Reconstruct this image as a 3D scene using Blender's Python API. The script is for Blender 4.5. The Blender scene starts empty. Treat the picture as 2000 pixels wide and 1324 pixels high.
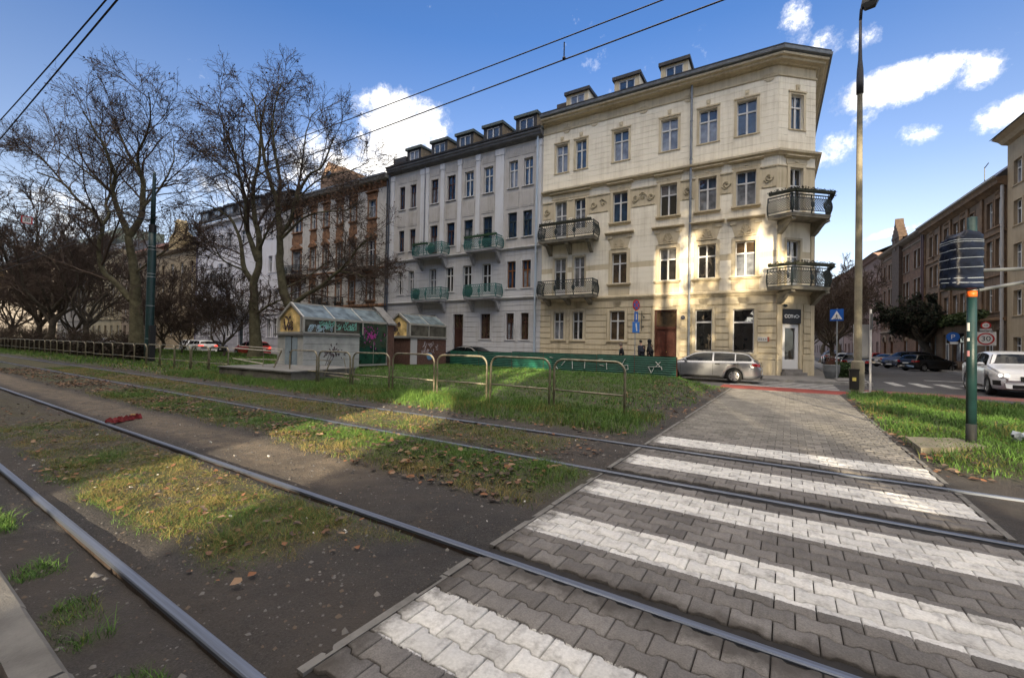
import bpy, math, random
import numpy as np
from mathutils import Vector, Matrix
random.seed(7)
R = math.radians
S = bpy.context.scene
COL = S.collection

# ------------------------------------------------------------------ camera
# world: X runs along the tram tracks, Y along the paved path, Z up (metres)
cam_d = bpy.data.cameras.new('camera')
cam = bpy.data.objects.new('camera', cam_d)
COL.objects.link(cam)
cam_d.sensor_width = 36.0
cam_d.lens = 36.0 * 843.0 / 2000.0
cam_d.clip_start = 0.05
cam_d.clip_end = 6000
def _cam():
    th, p, r = R(57.37), R(.81), R(1.10)
    eu = Vector((math.sin(th), -math.cos(th), 0)); ev = Vector((math.cos(th), math.sin(th), 0)); ez = Vector((0, 0, 1))
    right = Vector((1, 0, 0)); fwd = Vector((0, math.cos(p), math.sin(p))); up = Vector((0, -math.sin(p), math.cos(p)))
    rr = right * math.cos(r) + up * math.sin(r); uu = -right * math.sin(r) + up * math.cos(r)
    t = lambda v: Vector((eu.dot(v), ev.dot(v), ez.dot(v)))
    a, b, c = t(rr), t(uu), t(-fwd)
    return Matrix(((a.x, b.x, c.x, 0), (a.y, b.y, c.y, 0), (a.z, b.z, c.z, 1.5), (0, 0, 0, 1)))
cam.matrix_world = _cam()
S.camera = cam

# ------------------------------------------------------------------ light
SUN_DIR = Vector((0.34, -0.94, 0.0)).normalized()      # horizontal direction towards the sun
SUN_EL = R(12.0)
S.view_settings.view_transform = 'Standard'
S.view_settings.look = 'None'
S.view_settings.exposure = 2.5
S.view_settings.gamma = 1.0
W = bpy.data.worlds.new('World'); S.world = W; W.use_nodes = True

def nd(nt, typ, **kw):
    n = nt.nodes.new(typ)
    ins = kw.pop('ins', None)
    for k, v in kw.items(): setattr(n, k, v)
    if ins:
        for k, v in ins.items(): n.inputs[k].default_value = v
    return n
def lk(nt, a, b): nt.links.new(a, b)
def vmath(nt, op, a, b=None):
    n = nd(nt, 'ShaderNodeVectorMath', operation=op)
    for i, x in enumerate((a, b)):
        if x is None: continue
        if hasattr(x, 'is_linked') or hasattr(x, 'links'): lk(nt, x, n.inputs[i])
        else: n.inputs[i].default_value = x
    return n
def fmath(nt, op, a, b=None, c=None, clamp=False):
    n = nd(nt, 'ShaderNodeMath', operation=op); n.use_clamp = clamp
    for i, x in enumerate((a, b, c)):
        if x is None: continue
        if hasattr(x, 'links'): lk(nt, x, n.inputs[i])
        else: n.inputs[i].default_value = x
    return n.outputs[0]
def ramp(nt, fac, stops, interp='LINEAR'):
    n = nd(nt, 'ShaderNodeValToRGB'); n.color_ramp.interpolation = interp
    cr = n.color_ramp
    while len(cr.elements) < len(stops): cr.elements.new(0.5)
    for e, (p, c) in zip(cr.elements, stops):
        e.position = p; e.color = (c[0], c[1], c[2], 1) if not isinstance(c, (int, float)) else (c, c, c, 1)
    lk(nt, fac, n.inputs[0]); return n.outputs[0]
def mixc(nt, fac, a, b, mode='MIX'):
    n = nd(nt, 'ShaderNodeMix', data_type='RGBA', blend_type=mode)
    for i, x in ((0, fac), (6, a), (7, b)):
        if hasattr(x, 'links'): lk(nt, x, n.inputs[i])
        elif i == 0: n.inputs[0].default_value = x
        else: n.inputs[i].default_value = (x[0], x[1], x[2], 1)
    return n.outputs[2]

def build_world():
    nt = W.node_tree; nt.nodes.clear()
    out = nd(nt, 'ShaderNodeOutputWorld'); bg = nd(nt, 'ShaderNodeBackground')
    sky = nd(nt, 'ShaderNodeTexSky', sky_type='NISHITA')
    sky.sun_disc = False
    sky.sun_elevation = SUN_EL
    sky.sun_rotation = math.atan2(SUN_DIR.x, SUN_DIR.y)
    sky.altitude = 200; sky.air_density = 1.0; sky.dust_density = 0.8; sky.ozone_density = 3.0
    hs = nd(nt, 'ShaderNodeHueSaturation', ins={'Hue': .512, 'Saturation': 1.22, 'Value': .62})
    lk(nt, sky.outputs[0], hs.inputs['Color'])
    tc = nd(nt, 'ShaderNodeTexCoord')
    D = vmath(nt, 'NORMALIZE', tc.outputs['Generated']).outputs[0]
    sz = nd(nt, 'ShaderNodeSeparateXYZ'); lk(nt, D, sz.inputs[0])
    lk(nt, ramp(nt, sz.outputs[2], [(.08, .34), (.32, .76), (.58, 1.0)]), hs.inputs['Saturation'])
    boost = nd(nt, 'ShaderNodeHueSaturation', ins={'Hue': .5, 'Saturation': 1.14}); lk(nt, hs.outputs[0], boost.inputs['Color'])
    n1 = nd(nt, 'ShaderNodeTexNoise', ins={'Scale': 24.0, 'Detail': 12.0, 'Roughness': .74}); lk(nt, D, n1.inputs['Vector'])
    n2 = nd(nt, 'ShaderNodeTexNoise', ins={'Scale': 8.0, 'Detail': 5.0, 'Roughness': .6}); lk(nt, D, n2.inputs['Vector'])
    total = None
    # cumulus banks: (azimuth from +Y towards +X, elevation, half-width, half-height, tilt, strength) in degrees
    for az, el, ha, he, tilt, st in CLOUDS:
        a, e = R(az), R(el)
        c = Vector((math.sin(a) * math.cos(e), math.cos(a) * math.cos(e), math.sin(e)))
        ea = Vector((math.cos(a), -math.sin(a), 0)); ee = c.cross(ea) * -1
        if ee.z < 0: ee = -ee
        t = R(tilt)
        ax = (ea * math.cos(t) + ee * math.sin(t)); ay = (ee * math.cos(t) - ea * math.sin(t))
        dx = fmath(nt, 'DIVIDE', vmath(nt, 'DOT_PRODUCT', D, tuple(ax)).outputs[1], math.sin(R(ha)))
        dy = fmath(nt, 'DIVIDE', vmath(nt, 'DOT_PRODUCT', D, tuple(ay)).outputs[1], math.sin(R(he)))
        dc = fmath(nt, 'SUBTRACT', vmath(nt, 'DOT_PRODUCT', D, tuple(c)).outputs[1], fmath(nt, 'MULTIPLY', 0.0, 1.0))
        d0 = fmath(nt, 'ADD', fmath(nt, 'MULTIPLY', dx, dx), fmath(nt, 'MULTIPLY', dy, dy))
        m = fmath(nt, 'SUBTRACT', 1.0, d0)
        m = fmath(nt, 'MULTIPLY', fmath(nt, 'MAXIMUM', m, -2.0), st)
        front = fmath(nt, 'GREATER_THAN', dc, 0.0)
        m = fmath(nt, 'SUBTRACT', fmath(nt, 'MULTIPLY', fmath(nt, 'ADD', m, 2.0), front), 2.0)
        total = m if total is None else fmath(nt, 'MAXIMUM', total, m)
    nn = fmath(nt, 'ADD', fmath(nt, 'MULTIPLY', fmath(nt, 'SUBTRACT', n1.outputs[0], .5), 4.4), fmath(nt, 'MULTIPLY', fmath(nt, 'SUBTRACT', n2.outputs[0], .5), 2.2))
    dens = fmath(nt, 'MULTIPLY', fmath(nt, 'ADD', total, nn), .62)
    cov = ramp(nt, dens, [(0.0, 0.0), (.30, .14), (.60, .55), (.95, 1.0)])
    # thicker cloud cores are a touch greyer and warmer
    ccol = ramp(nt, n2.outputs[0], [(.3, (CL * .60, CL * .51, CL * .43)), (.6, (CL * 1.0, CL * .89, CL * .74))])
    # the added fill banks overhead are made brighter, the low ones show grey undersides
    lo = ramp(nt, fmath(nt, 'ADD', n2.outputs[0], fmath(nt, 'MULTIPLY', fmath(nt, 'SUBTRACT', n1.outputs[0], .5), .6)), [(.34, (CV * .50, CV * .50, CV * .53)), (.52, (CV * .85, CV * .82, CV * .78)), (.64, (CV * 1.1, CV * 1.05, CV * .97))])
    ccol = mixc(nt, ramp(nt, sz.outputs[2], [(.60, 0.), (.70, 1.)]), lo, ccol)
    col = mixc(nt, cov, boost.outputs[0], ccol)
    lk(nt, col, bg.inputs[0]); bg.inputs[1].default_value = 0.075
    lk(nt, bg.outputs[0], out.inputs[0])
CL = 12.5; CV = 5.0
CLOUDS = [(-47.0, 26.2, 5.8, 3.9, -8, 1.9), (-48.8, 22.0, 5.6, 4.6, 20, 2.0), (-57, 20.5, 6.0, 3.6, 0, .9), (-65, 16.0, 5, 2.4, 0, .5), (-72, 16.5, 4, 1.8, 0, .35), (-81, 10.5, 6, 2.6, 0, .7), (-72, 7.5, 8, 1.6, 0, .4),
          (8.6, 25.0, 5.4, 1.9, 0, 1.9), (14.5, 24.3, 1.7, 1.4, 0, 1.1), (17.0, 20.2, 2.8, 1.6, 0, 1.5), (4.2, 20.6, 2.1, 1.7, 30, 1.2), (6.4, 22.9, 2.0, .9, 50, .8), (.5, 32.4, 1.4, 2.2, 0, .7), (3.3, 30.4, 1.3, 1.2, 0, .6), (6.5, 29.6, 1.1, 1.0, 0, .45), (8.4, 11.8, 2.8, .45, 9, 1.1), (10.6, 20.5, 1.3, .9, 0, .5),
          (150, 62, 44, 26, 0, 2.2), (330, 72, 32, 18, 0, 1.8), (90, 32, 28, 16, 0, 1.4), (110, 14, 30, 8, 0, 1.0), (250, 58, 30, 20, 0, 1.4)]  # unseen banks overhead and behind the camera, added as fill light
build_world()
sun_d = bpy.data.lights.new('sun', 'SUN'); sun_d.energy = 2.1; sun_d.angle = R(.53); sun_d.color = (1, .83, .58)
sun = bpy.data.objects.new('sun', sun_d); COL.objects.link(sun)
_sd = Vector((SUN_DIR.x * math.cos(SUN_EL), SUN_DIR.y * math.cos(SUN_EL), math.sin(SUN_EL)))
sun.rotation_euler = _sd.to_track_quat('Z', 'Y').to_euler()
sun.location = (0, 0, 60)
# ------------------------------------------------------------------ materials
_M = {}
def mat(name, col, rough=.8, metal=0., noise=0., nscale=4., bump=0., bscale=30., ior=1.45, emis=None, est=0., detail=6., col2=None, coat=0., trans=0.):
    """principled surface with large and small scale colour variation and bump, all procedural"""
    if name in _M: return _M[name]
    m = bpy.data.materials.new(name); m.use_nodes = True; _M[name] = m
    nt = m.node_tree; b = nt.nodes['Principled BSDF']
    b.inputs['Roughness'].default_value = rough; b.inputs['Metallic'].default_value = metal; b.inputs['IOR'].default_value = ior
    b.inputs['Coat Weight'].default_value = coat
    c = (col[0], col[1], col[2], 1)
    b.inputs['Base Color'].default_value = c
    if noise or bump or col2:
        tc = nd(nt, 'ShaderNodeTexCoord')
    if noise or col2:
        n = nd(nt, 'ShaderNodeTexNoise', ins={'Scale': nscale, 'Detail': detail, 'Roughness': .62}); lk(nt, tc.outputs['Object'], n.inputs['Vector'])
        if col2 is None:
            col2 = tuple(x * (1 - noise) for x in col[:3]); c1 = tuple(min(1, x * (1 + noise * .5)) for x in col[:3])
        else: c1 = col
        lk(nt, ramp(nt, n.outputs[0], [(.32, col2), (.68, c1)]), b.inputs['Base Color'])
    if bump:
        n2 = nd(nt, 'ShaderNodeTexNoise', ins={'Scale': bscale, 'Detail': 4., 'Roughness': .6}); lk(nt, tc.outputs['Object'], n2.inputs['Vector'])
        bp = nd(nt, 'ShaderNodeBump', ins={'Strength': min(1, bump), 'Distance': .02}); lk(nt, n2.outputs[0], bp.inputs['Height']); lk(nt, bp.outputs[0], b.inputs['Normal'])
    if emis:
        b.inputs['Emission Color'].default_value = (emis[0], emis[1], emis[2], 1); b.inputs['Emission Strength'].default_value = est
    return m
def plaster(name, col, dirt=.25, scale=.6, streak=0.):
    """painted plaster: broad fading, fine grain and vertical weather streaks"""
    if name in _M: return _M[name]
    m = bpy.data.materials.new(name); m.use_nodes = True; _M[name] = m
    nt = m.node_tree; b = nt.nodes['Principled BSDF']; b.inputs['Roughness'].default_value = .9
    tc = nd(nt, 'ShaderNodeTexCoord')
    n = nd(nt, 'ShaderNodeTexNoise', ins={'Scale': scale, 'Detail': 8., 'Roughness': .65}); lk(nt, tc.outputs['Object'], n.inputs['Vector'])
    mp = nd(nt, 'ShaderNodeMapping'); mp.inputs['Scale'].default_value = (4.0, 4.0, .22); lk(nt, tc.outputs['Object'], mp.inputs[0])
    n2 = nd(nt, 'ShaderNodeTexNoise', ins={'Scale': 1.2, 'Detail': 5., 'Roughness': .7}); lk(nt, mp.outputs[0], n2.inputs['Vector'])
    f = fmath(nt, 'ADD', fmath(nt, 'MULTIPLY', n.outputs[0], .5), fmath(nt, 'MULTIPLY', n2.outputs[0], .5))
    d = tuple(x * (1 - dirt) * k for x, k in zip(col, (1, .97, .92)))
    c = ramp(nt, f, [(.37, d), (.53, col)])
    lk(nt, c, b.inputs['Base Color'])
    n3 = nd(nt, 'ShaderNodeTexNoise', ins={'Scale': 40., 'Detail': 3.}); lk(nt, tc.outputs['Object'], n3.inputs['Vector'])
    bp = nd(nt, 'ShaderNodeBump', ins={'Strength': .25, 'Distance': .01}); lk(nt, n3.outputs[0], bp.inputs['Height']); lk(nt, bp.outputs[0], b.inputs['Normal'])
    return m
def glass(name, col, ior=2.0, rough=.03, wav=.35):
    """window pane: dark room or curtain behind a mirror-smooth, slightly wavy sheet"""
    if name in _M: return _M[name]
    m = bpy.data.materials.new(name); m.use_nodes = True; _M[name] = m
    nt = m.node_tree; b = nt.nodes['Principled BSDF']
    b.inputs['Roughness'].default_value = rough; b.inputs['IOR'].default_value = ior
    tc = nd(nt, 'ShaderNodeTexCoord')
    n0 = nd(nt, 'ShaderNodeTexNoise', ins={'Scale': 2.5, 'Detail': 3.}); lk(nt, tc.outputs['Object'], n0.inputs['Vector'])
    lk(nt, ramp(nt, n0.outputs[0], [(.35, tuple(x * .5 for x in col)), (.7, tuple(x * 1.3 for x in col))]), b.inputs['Base Color'])
    n = nd(nt, 'ShaderNodeTexNoise', ins={'Scale': 1.6, 'Detail': 1.}); lk(nt, tc.outputs['Object'], n.inputs['Vector'])
    bp = nd(nt, 'ShaderNodeBump', ins={'Strength': wav, 'Distance': .03}); lk(nt, n.outputs[0], bp.inputs['Height']); lk(nt, bp.outputs[0], b.inputs['Normal'])
    return m

# ------------------------------------------------------------------ mesh builder
class MB:
    def __init__(s, tf=None): s.v = []; s.f = []; s.m = []; s.mi = 0; s.tf = tf
    def add(s, vs, fs):
        o = len(s.v)
        if s.tf is not None: vs = [s.tf @ Vector(x) for x in vs]
        s.v.extend([tuple(x) for x in vs])
        for f in fs: s.f.append(tuple(i + o for i in f)); s.m.append(s.mi)
        return s
    def mat(s, i): s.mi = i; return s
    def box(s, x0, x1, y0, y1, z0, z1):
        vs = [(x0, y0, z0), (x1, y0, z0), (x1, y1, z0), (x0, y1, z0), (x0, y0, z1), (x1, y0, z1), (x1, y1, z1), (x0, y1, z1)]
        return s.add(vs, [(0, 3, 2, 1), (4, 5, 6, 7), (0, 1, 5, 4), (1, 2, 6, 5), (2, 3, 7, 6), (3, 0, 4, 7)])
    def obox(s, c, ax, ay, az):
        c, ax, ay, az = map(Vector, (c, ax, ay, az)); vs = []
        for k in (-1, 1):
            for i, j in ((-1, -1), (1, -1), (1, 1), (-1, 1)): vs.append(c + ax * i + ay * j + az * k)
        return s.add(vs, [(0, 3, 2, 1), (4, 5, 6, 7), (0, 1, 5, 4), (1, 2, 6, 5), (2, 3, 7, 6), (3, 0, 4, 7)])
    def bar(s, a, b, w, h=None, up=(0, 0, 1)):
        a, b = Vector(a), Vector(b); d = b - a; L = d.length
        if L < 1e-6: return s
        d /= L; u = Vector(up)
        if abs(d.dot(u)) > .98: u = Vector((1, 0, 0))
        x = d.cross(u).normalized(); y = x.cross(d)
        return s.obox((a + b) / 2, x * w / 2, y * (h or w) / 2, d * L / 2)
    def quad(s, a, b, c, d): return s.add([a, b, c, d], [(0, 1, 2, 3)])
    def poly(s, pts): return s.add(pts, [tuple(range(len(pts)))])
    def tube(s, path, rad, n=8, cap=True, closed=False):
        P = [Vector(p) for p in path]; m = len(P)
        if not hasattr(rad, '__len__'): rad = [rad] * m
        vs = []; prev = None
        for i in range(m):
            if closed: d = P[(i + 1) % m] - P[i - 1]
            else: d = P[min(i + 1, m - 1)] - P[max(i - 1, 0)]
            d.normalize()
            if prev is None:
                u = Vector((0, 0, 1)) if abs(d.z) < .9 else Vector((1, 0, 0))
                x = d.cross(u).normalized()
            else: x = (prev - d * prev.dot(d)).normalized()
            prev = x; y = d.cross(x)
            for k in range(n):
                a = 2 * math.pi * k / n; vs.append(P[i] + (x * math.cos(a) + y * math.sin(a)) * rad[i])
        fs = []
        for i in range(m if closed else m - 1):
            j = (i + 1) % m
            for k in range(n):
                k2 = (k + 1) % n; fs.append((i * n + k, i * n + k2, j * n + k2, j * n + k))
        if cap and not closed: fs.append(tuple(range(n))[::-1]); fs.append(tuple((m - 1) * n + k for k in range(n)))
        return s.add(vs, fs)
    def lathe(s, prof, n=20, c=(0, 0, 0), axis='z', cap=True):
        vs = []; m = len(prof)
        for r, z in prof:
            for k in range(n):
                a = 2 * math.pi * k / n; p = (r * math.cos(a), r * math.sin(a), z)
                if axis == 'y': p = (p[0], p[2], p[1])
                elif axis == 'x': p = (p[2], p[0], p[1])
                vs.append((p[0] + c[0], p[1] + c[1], p[2] + c[2]))
        fs = [(i * n + k, i * n + (k + 1) % n, (i + 1) * n + (k + 1) % n, (i + 1) * n + k) for i in range(m - 1) for k in range(n)]
        if cap and prof[0][0] > 1e-5: fs.append(tuple(range(n))[::-1])
        if cap and prof[-1][0] > 1e-5: fs.append(tuple((m - 1) * n + k for k in range(n)))
        return s.add(vs, fs)
    def prism(s, pts, vec):
        n = len(pts); v = Vector(vec); vs = [Vector(p) for p in pts] + [Vector(p) + v for p in pts]
        fs = [tuple(range(n))[::-1], tuple(range(n, 2 * n))] + [(i, (i + 1) % n, n + (i + 1) % n, n + i) for i in range(n)]
        return s.add(vs, fs)
    def ball(s, c, r, nu=12, nv=8):
        rx, ry, rz = r if hasattr(r, '__len__') else (r, r, r); vs = []; fs = []
        for i in range(nv + 1):
            t = math.pi * i / nv
            for k in range(nu):
                a = 2 * math.pi * k / nu; vs.append((c[0] + rx * math.sin(t) * math.cos(a), c[1] + ry * math.sin(t) * math.sin(a), c[2] + rz * math.cos(t)))
        for i in range(nv):
            for k in range(nu): fs.append((i * nu + k, (i + 1) * nu + k, (i + 1) * nu + (k + 1) % nu, i * nu + (k + 1) % nu))
        return s.add(vs, fs)
    def sweep(s, prof, path, close_ends=True):
        """extrude a profile of (outwards, up) along a plan polyline with mitred corners; outwards is to the right of travel"""
        P = [Vector((p[0], p[1])) for p in path]; n = len(P); m = len(prof); vs = []
        for i in range(n):
            d0 = (P[i] - P[i - 1]).normalized() if i else None
            d1 = (P[i + 1] - P[i]).normalized() if i < n - 1 else None
            d0 = d0 or d1; d1 = d1 or d0
            n0 = Vector((d0.y, -d0.x)); n1 = Vector((d1.y, -d1.x)); b = (n0 + n1); b = b / max(.2, (b.length_squared / 2))
            for o, z in prof: vs.append((P[i].x + b.x * o, P[i].y + b.y * o, z))
        fs = [(i * m + k, i * m + k + 1, (i + 1) * m + k + 1, (i + 1) * m + k) for i in range(n - 1) for k in range(m - 1)]
        if close_ends: fs += [tuple(range(m))[::-1], tuple((n - 1) * m + k for k in range(m))]
        return s.add(vs, fs)
    def build(s, name, mats, parent=None, smooth=False, loc=None, rot=None):
        me = bpy.data.meshes.new(name)
        me.from_pydata(s.v, [], s.f)
        for m in (mats if isinstance(mats, (list, tuple)) else [mats]): me.materials.append(m)
        if any(s.m): me.polygons.foreach_set('material_index', s.m)
        if smooth: me.polygons.foreach_set('use_smooth', [True] * len(s.f))
        me.update()
        return link(bpy.data.objects.new(name, me), parent, loc, rot)
def link(o, parent=None, loc=None, rot=None):
    COL.objects.link(o)
    if parent is not None: o.parent = parent
    if loc is not None: o.location = loc
    if rot is not None: o.rotation_euler = rot
    return o
def npmesh(name, V, F, mats, parent=None, smooth=False, mi=None):
    """mesh from numpy arrays (all faces with the same number of corners)"""
    V = np.ascontiguousarray(V, np.float32); F = np.ascontiguousarray(F, np.int32)
    me = bpy.data.meshes.new(name); k = F.shape[1]
    me.vertices.add(len(V)); me.vertices.foreach_set('co', V.ravel())
    me.loops.add(F.size); me.loops.foreach_set('vertex_index', F.ravel())
    me.polygons.add(len(F)); me.polygons.foreach_set('loop_start', np.arange(0, F.size, k, dtype=np.int32))
    try: me.polygons.foreach_set('loop_total', np.full(len(F), k, np.int32))
    except Exception: pass
    for m in (mats if isinstance(mats, (list, tuple)) else [mats]): me.materials.append(m)
    if mi is not None: me.polygons.foreach_set('material_index', np.ascontiguousarray(mi, np.int32))
    if smooth: me.polygons.foreach_set('use_smooth', np.ones(len(F), bool))
    me.update(calc_edges=True); me.validate()
    return link(bpy.data.objects.new(name, me), parent)
def tag(o, label=None, cat=None, group=None, kind=None):
    if label: o['label'] = label
    if cat: o['category'] = cat
    if group: o['group'] = group
    if kind: o['kind'] = kind
    return o
def thing(name, label, cat, loc=(0, 0, 0), rz=0., group=None):
    o = bpy.data.objects.new(name, None); o.empty_display_size = .3
    link(o, None, loc, (0, 0, rz)); return tag(o, label, cat, group)
def dup(root, loc, rz=None, label=None, group=None, scale=None):
    kids = {}
    for o in COL.objects: kids.setdefault(o.parent, []).append(o)
    def cp(o, par):
        c = o.copy(); COL.objects.link(c)
        if par is not None: c.parent = par
        for k in kids.get(o, []): cp(k, c)
        return c
    c = cp(root, None); c.location = loc
    if rz is not None: c.rotation_euler = (0, 0, rz)
    if scale: c.scale = (scale,) * 3 if not hasattr(scale, '__len__') else scale
    if label: c['label'] = label
    if group: c['group'] = group
    return c
def struct(o): o['kind'] = 'structure'; return o
def text_obj(name, body, size, m, parent, loc, rot, ext=.002, align='CENTER'):
    cu = bpy.data.curves.new(name, 'FONT'); cu.body = body; cu.size = size; cu.extrude = ext; cu.align_x = align; cu.align_y = 'CENTER'
    t = bpy.data.objects.new(name + '_tmp', cu); COL.objects.link(t)
    me = bpy.data.meshes.new_from_object(t); bpy.data.objects.remove(t); me.name = name
    me.materials.clear(); me.materials.append(m)
    return link(bpy.data.objects.new(name, me), parent, loc, rot)
# ------------------------------------------------------------------ noise helpers (numpy)
rng = np.random.default_rng(11)
def vnoise(x, y, seed=0):
    xi = np.floor(x).astype(np.int64); yi = np.floor(y).astype(np.int64); xf = x - xi; yf = y - yi
    def h(a, b):
        n = (a * 374761393 + b * 668265263 + seed * 1442695041) & 0x7fffffff
        n = ((n ^ (n >> 13)) * 1274126177) & 0x7fffffff
        return ((n ^ (n >> 16)) & 0xffff) / 65535.0
    u = xf * xf * (3 - 2 * xf); v = yf * yf * (3 - 2 * yf)
    a = h(xi, yi) * (1 - u) + h(xi + 1, yi) * u; b = h(xi, yi + 1) * (1 - u) + h(xi + 1, yi + 1) * u
    return a * (1 - v) + b * v
def fbm(x, y, s=1., o=4, seed=0):
    t = 0; a = .5; f = s
    for i in range(o): t = t + a * vnoise(x * f, y * f, seed + i * 17); a *= .5; f *= 2.03
    return t / (1 - .5 ** o)
def sst(a, b, x): t = np.clip((x - a) / (b - a), 0, 1); return t * t * (3 - 2 * t)
def band(x, a, b, w=.1): return sst(a - w, a + w, x) * (1 - sst(b - w, b + w, x))
RAILS = (1.04, 2.56, 5.07, 6.70)
PATH_L, PATH_R, PATH_END = -1.84, 1.50, 18.9
def verge_edge(u):      # far edge of the right-hand verge where the road bends away
    return np.where(u < 2.3, 19.6, np.clip(19.9 - (u - 2.3) * .62, 12, 30))
def lawn_far(u): return 18.9 + 1.75 * (1 - sst(-5.5, -2.6, u))
def height(u, v):
    z = (fbm(u, v, 1.3, 4, 3) - .5) * .05 - .012
    z = z + (fbm(u, v, 9, 2, 5) - .5) * .022
    z = z + .05 * band(v, 3.6, 4.6, .4) * band(u, -8, -2.6, .7)
    z = z + .07 * band(v, 7.5, 9.0, .35) * (1 - sst(-2.6, -1.9, u))
    z = z + .20 * sst(9.3, 16, v) * (1 - sst(-4.2, -2.2, u)) + .05 * sst(9.0, 10, v) * (1 - sst(-3.2, -2.0, u))
    z = z + .10 * sst(1.6, 2.6, u) * sst(7.2, 8.6, v)
    for r in RAILS: z = z - (.040 if r < 3 else .022) * np.exp(-((v - r) / .11) ** 2)
    z = np.where((u > PATH_L - .02) & (u < PATH_R + .02), -.09, z)
    z = np.where((u > 1.4) & (v > verge_edge(u)), -.12, z)
    return z
def masks(u, v):
    n = fbm(u, v, .9, 4, 21) - .5; n2 = fbm(u, v, 2.7, 3, 31) - .5
    far = 1 - sst(-30, -18, u)
    left = 1 - sst(-2.75, -2.45, u + n * 1.2)
    g = .95 * np.clip(.55 + 2.2 * (fbm(u, v, 2.1, 4, 61) - .35), .25, 1) * band(v + n * .35, 1.32, 2.42, .10) * (1 - sst(-3.25, -2.75, u + n * 1.3 + (v - 1.9) * -.45)) * (.45 + .55 * sst(-9, -5, u))
    g = np.maximum(g, .85 * band(v + n * .5, 3.55, 4.9, .2) * band(u + n, -6.4, -2.15, .35))
    g = np.maximum(g, .55 * band(v + n * .5, 3.7, 4.9, .2) * (1 - sst(-7, -6, u)))
    g = np.maximum(g, .70 * band(v + n * .25, 5.28, 6.5, .12) * (1 - sst(-3.3, -2.5, u + n)))
    g = np.maximum(g, sst(7.1, 7.6, v + n * .5) * (1 - sst(-2.6, -1.95, u + n * .6)) * (.8 + .6 * n2))
    g = np.maximum(g, sst(7.3, 8.0, v + n * .4) * sst(1.55, 1.95, u + n * .5))
    g = np.maximum(g, .5 * band(v + n * .2, .62, .80, .06) * sst(.0, .15, n2))
    for r in RAILS: g = g * (1 - .9 * np.exp(-((v - r) / .12) ** 2))
    # the worn corner beside the path
    g = np.clip(g * (1 + 1.5 * (fbm(u, v, 7.5, 3, 71) - .5)), 0, 1)
    worn = sst(9.4, 10.4, v) * band(u, -3.3, -1.9, .5) * (1 - sst(15, 18, v)) * .75
    g = np.clip(g - worn * (.6 + n2), 0, 1)
    sand = band(v + n * .3, 2.80, 3.45, .15) * (1 - sst(-4.4, -3.6, u)) * (.6 + .4 * far)
    dry = np.clip(band(v, 1.3, 2.5, .1) * .55 + band(v, 5.2, 6.6, .1) * .45 + band(v, 3.3, 3.9, .2) * .5 + n2 * .5 + .15, 0, 1) * (1 - .8 * sst(9, 11, v))
    litter = np.clip(band(v + n * .4, 3.7, 4.95, .25) * (1 - sst(-6.5, -4.5, u)) + .6 * band(v, 7.0, 7.7, .25) + .35 * sst(9.5, 12, v) * band(u, -3.4, -1.9, .5), 0, 1)
    return g, sand, dry, litter

def ground_material():
    m = bpy.data.materials.new('soil and turf'); m.use_nodes = True
    nt = m.node_tree; b = nt.nodes['Principled BSDF']; b.inputs['Roughness'].default_value = .95
    at = nd(nt, 'ShaderNodeAttribute', attribute_name='mask'); sp = nd(nt, 'ShaderNodeSeparateColor'); lk(nt, at.outputs['Color'], sp.inputs[0])
    tc = nd(nt, 'ShaderNodeTexCoord')
    def nz(sc, de=6., ro=.65):
        n = nd(nt, 'ShaderNodeTexNoise', ins={'Scale': sc, 'Detail': de, 'Roughness': ro}); lk(nt, tc.outputs['Object'], n.inputs['Vector']); return n.outputs[0]
    soil = ramp(nt, nz(1.4), [(.3, (.027, .026, .027)), (.55, (.046, .043, .042)), (.75, (.080, .072, .066))])
    grit = ramp(nt, nz(90., 3.), [(.40, .55), (.62, 1.25), (.72, 2.0)])
    soil = mixc(nt, 1.0, soil, grit, 'MULTIPLY')
    soil = mixc(nt, ramp(nt, nz(.55, 7., .7), [(.42, 0.), (.62, .85)]), soil, (.062, .052, .044)); soil = mixc(nt, ramp(nt, nz(2.6, 7., .75), [(.52, 0.), (.66, .7)]), soil, (.036, .030, .027))
    sand = ramp(nt, nz(3.), [(.3, (.13, .105, .075)), (.7, (.28, .22, .155))])
    sand = mixc(nt, .8, sand, grit, 'MULTIPLY')
    turf = ramp(nt, nz(2.2), [(.3, (.040, .050, .012)), (.6, (.060, .085, .018))])
    dry = ramp(nt, nz(6.), [(.3, (.060, .048, .018)), (.7, (.15, .115, .040))])
    turf = mixc(nt, sp.outputs[2], turf, dry)
    brk = nz(14., 5.)
    gm = fmath(nt, 'MULTIPLY', sp.outputs[0], ramp(nt, brk, [(.30, .15), (.60, 1.1)]), clamp=True)
    sm = fmath(nt, 'MULTIPLY', sp.outputs[1], ramp(nt, nz(5.), [(.3, .3), (.6, 1.)]), clamp=True)
    c = mixc(nt, sm, soil, sand); c = mixc(nt, gm, c, turf)
    lk(nt, c, b.inputs['Base Color'])
    bp = nd(nt, 'ShaderNodeBump', ins={'Strength': .9, 'Distance': .03}); lk(nt, nz(35., 6., .7), bp.inputs['Height']); lk(nt, bp.outputs[0], b.inputs['Normal'])
    return m
def spaced(a, b, near, fine, growth):
    """grid lines, dense around 'near' and wider further out"""
    out = [near]; st = fine
    while out[-1] < b: out.append(out[-1] + st); st *= growth
    o2 = [near]; st = fine
    while o2[-1] > a: o2.append(o2[-1] - st); st *= growth
    return np.array(sorted(set(np.clip(o2[1:] + out, a, b).tolist())))
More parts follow.
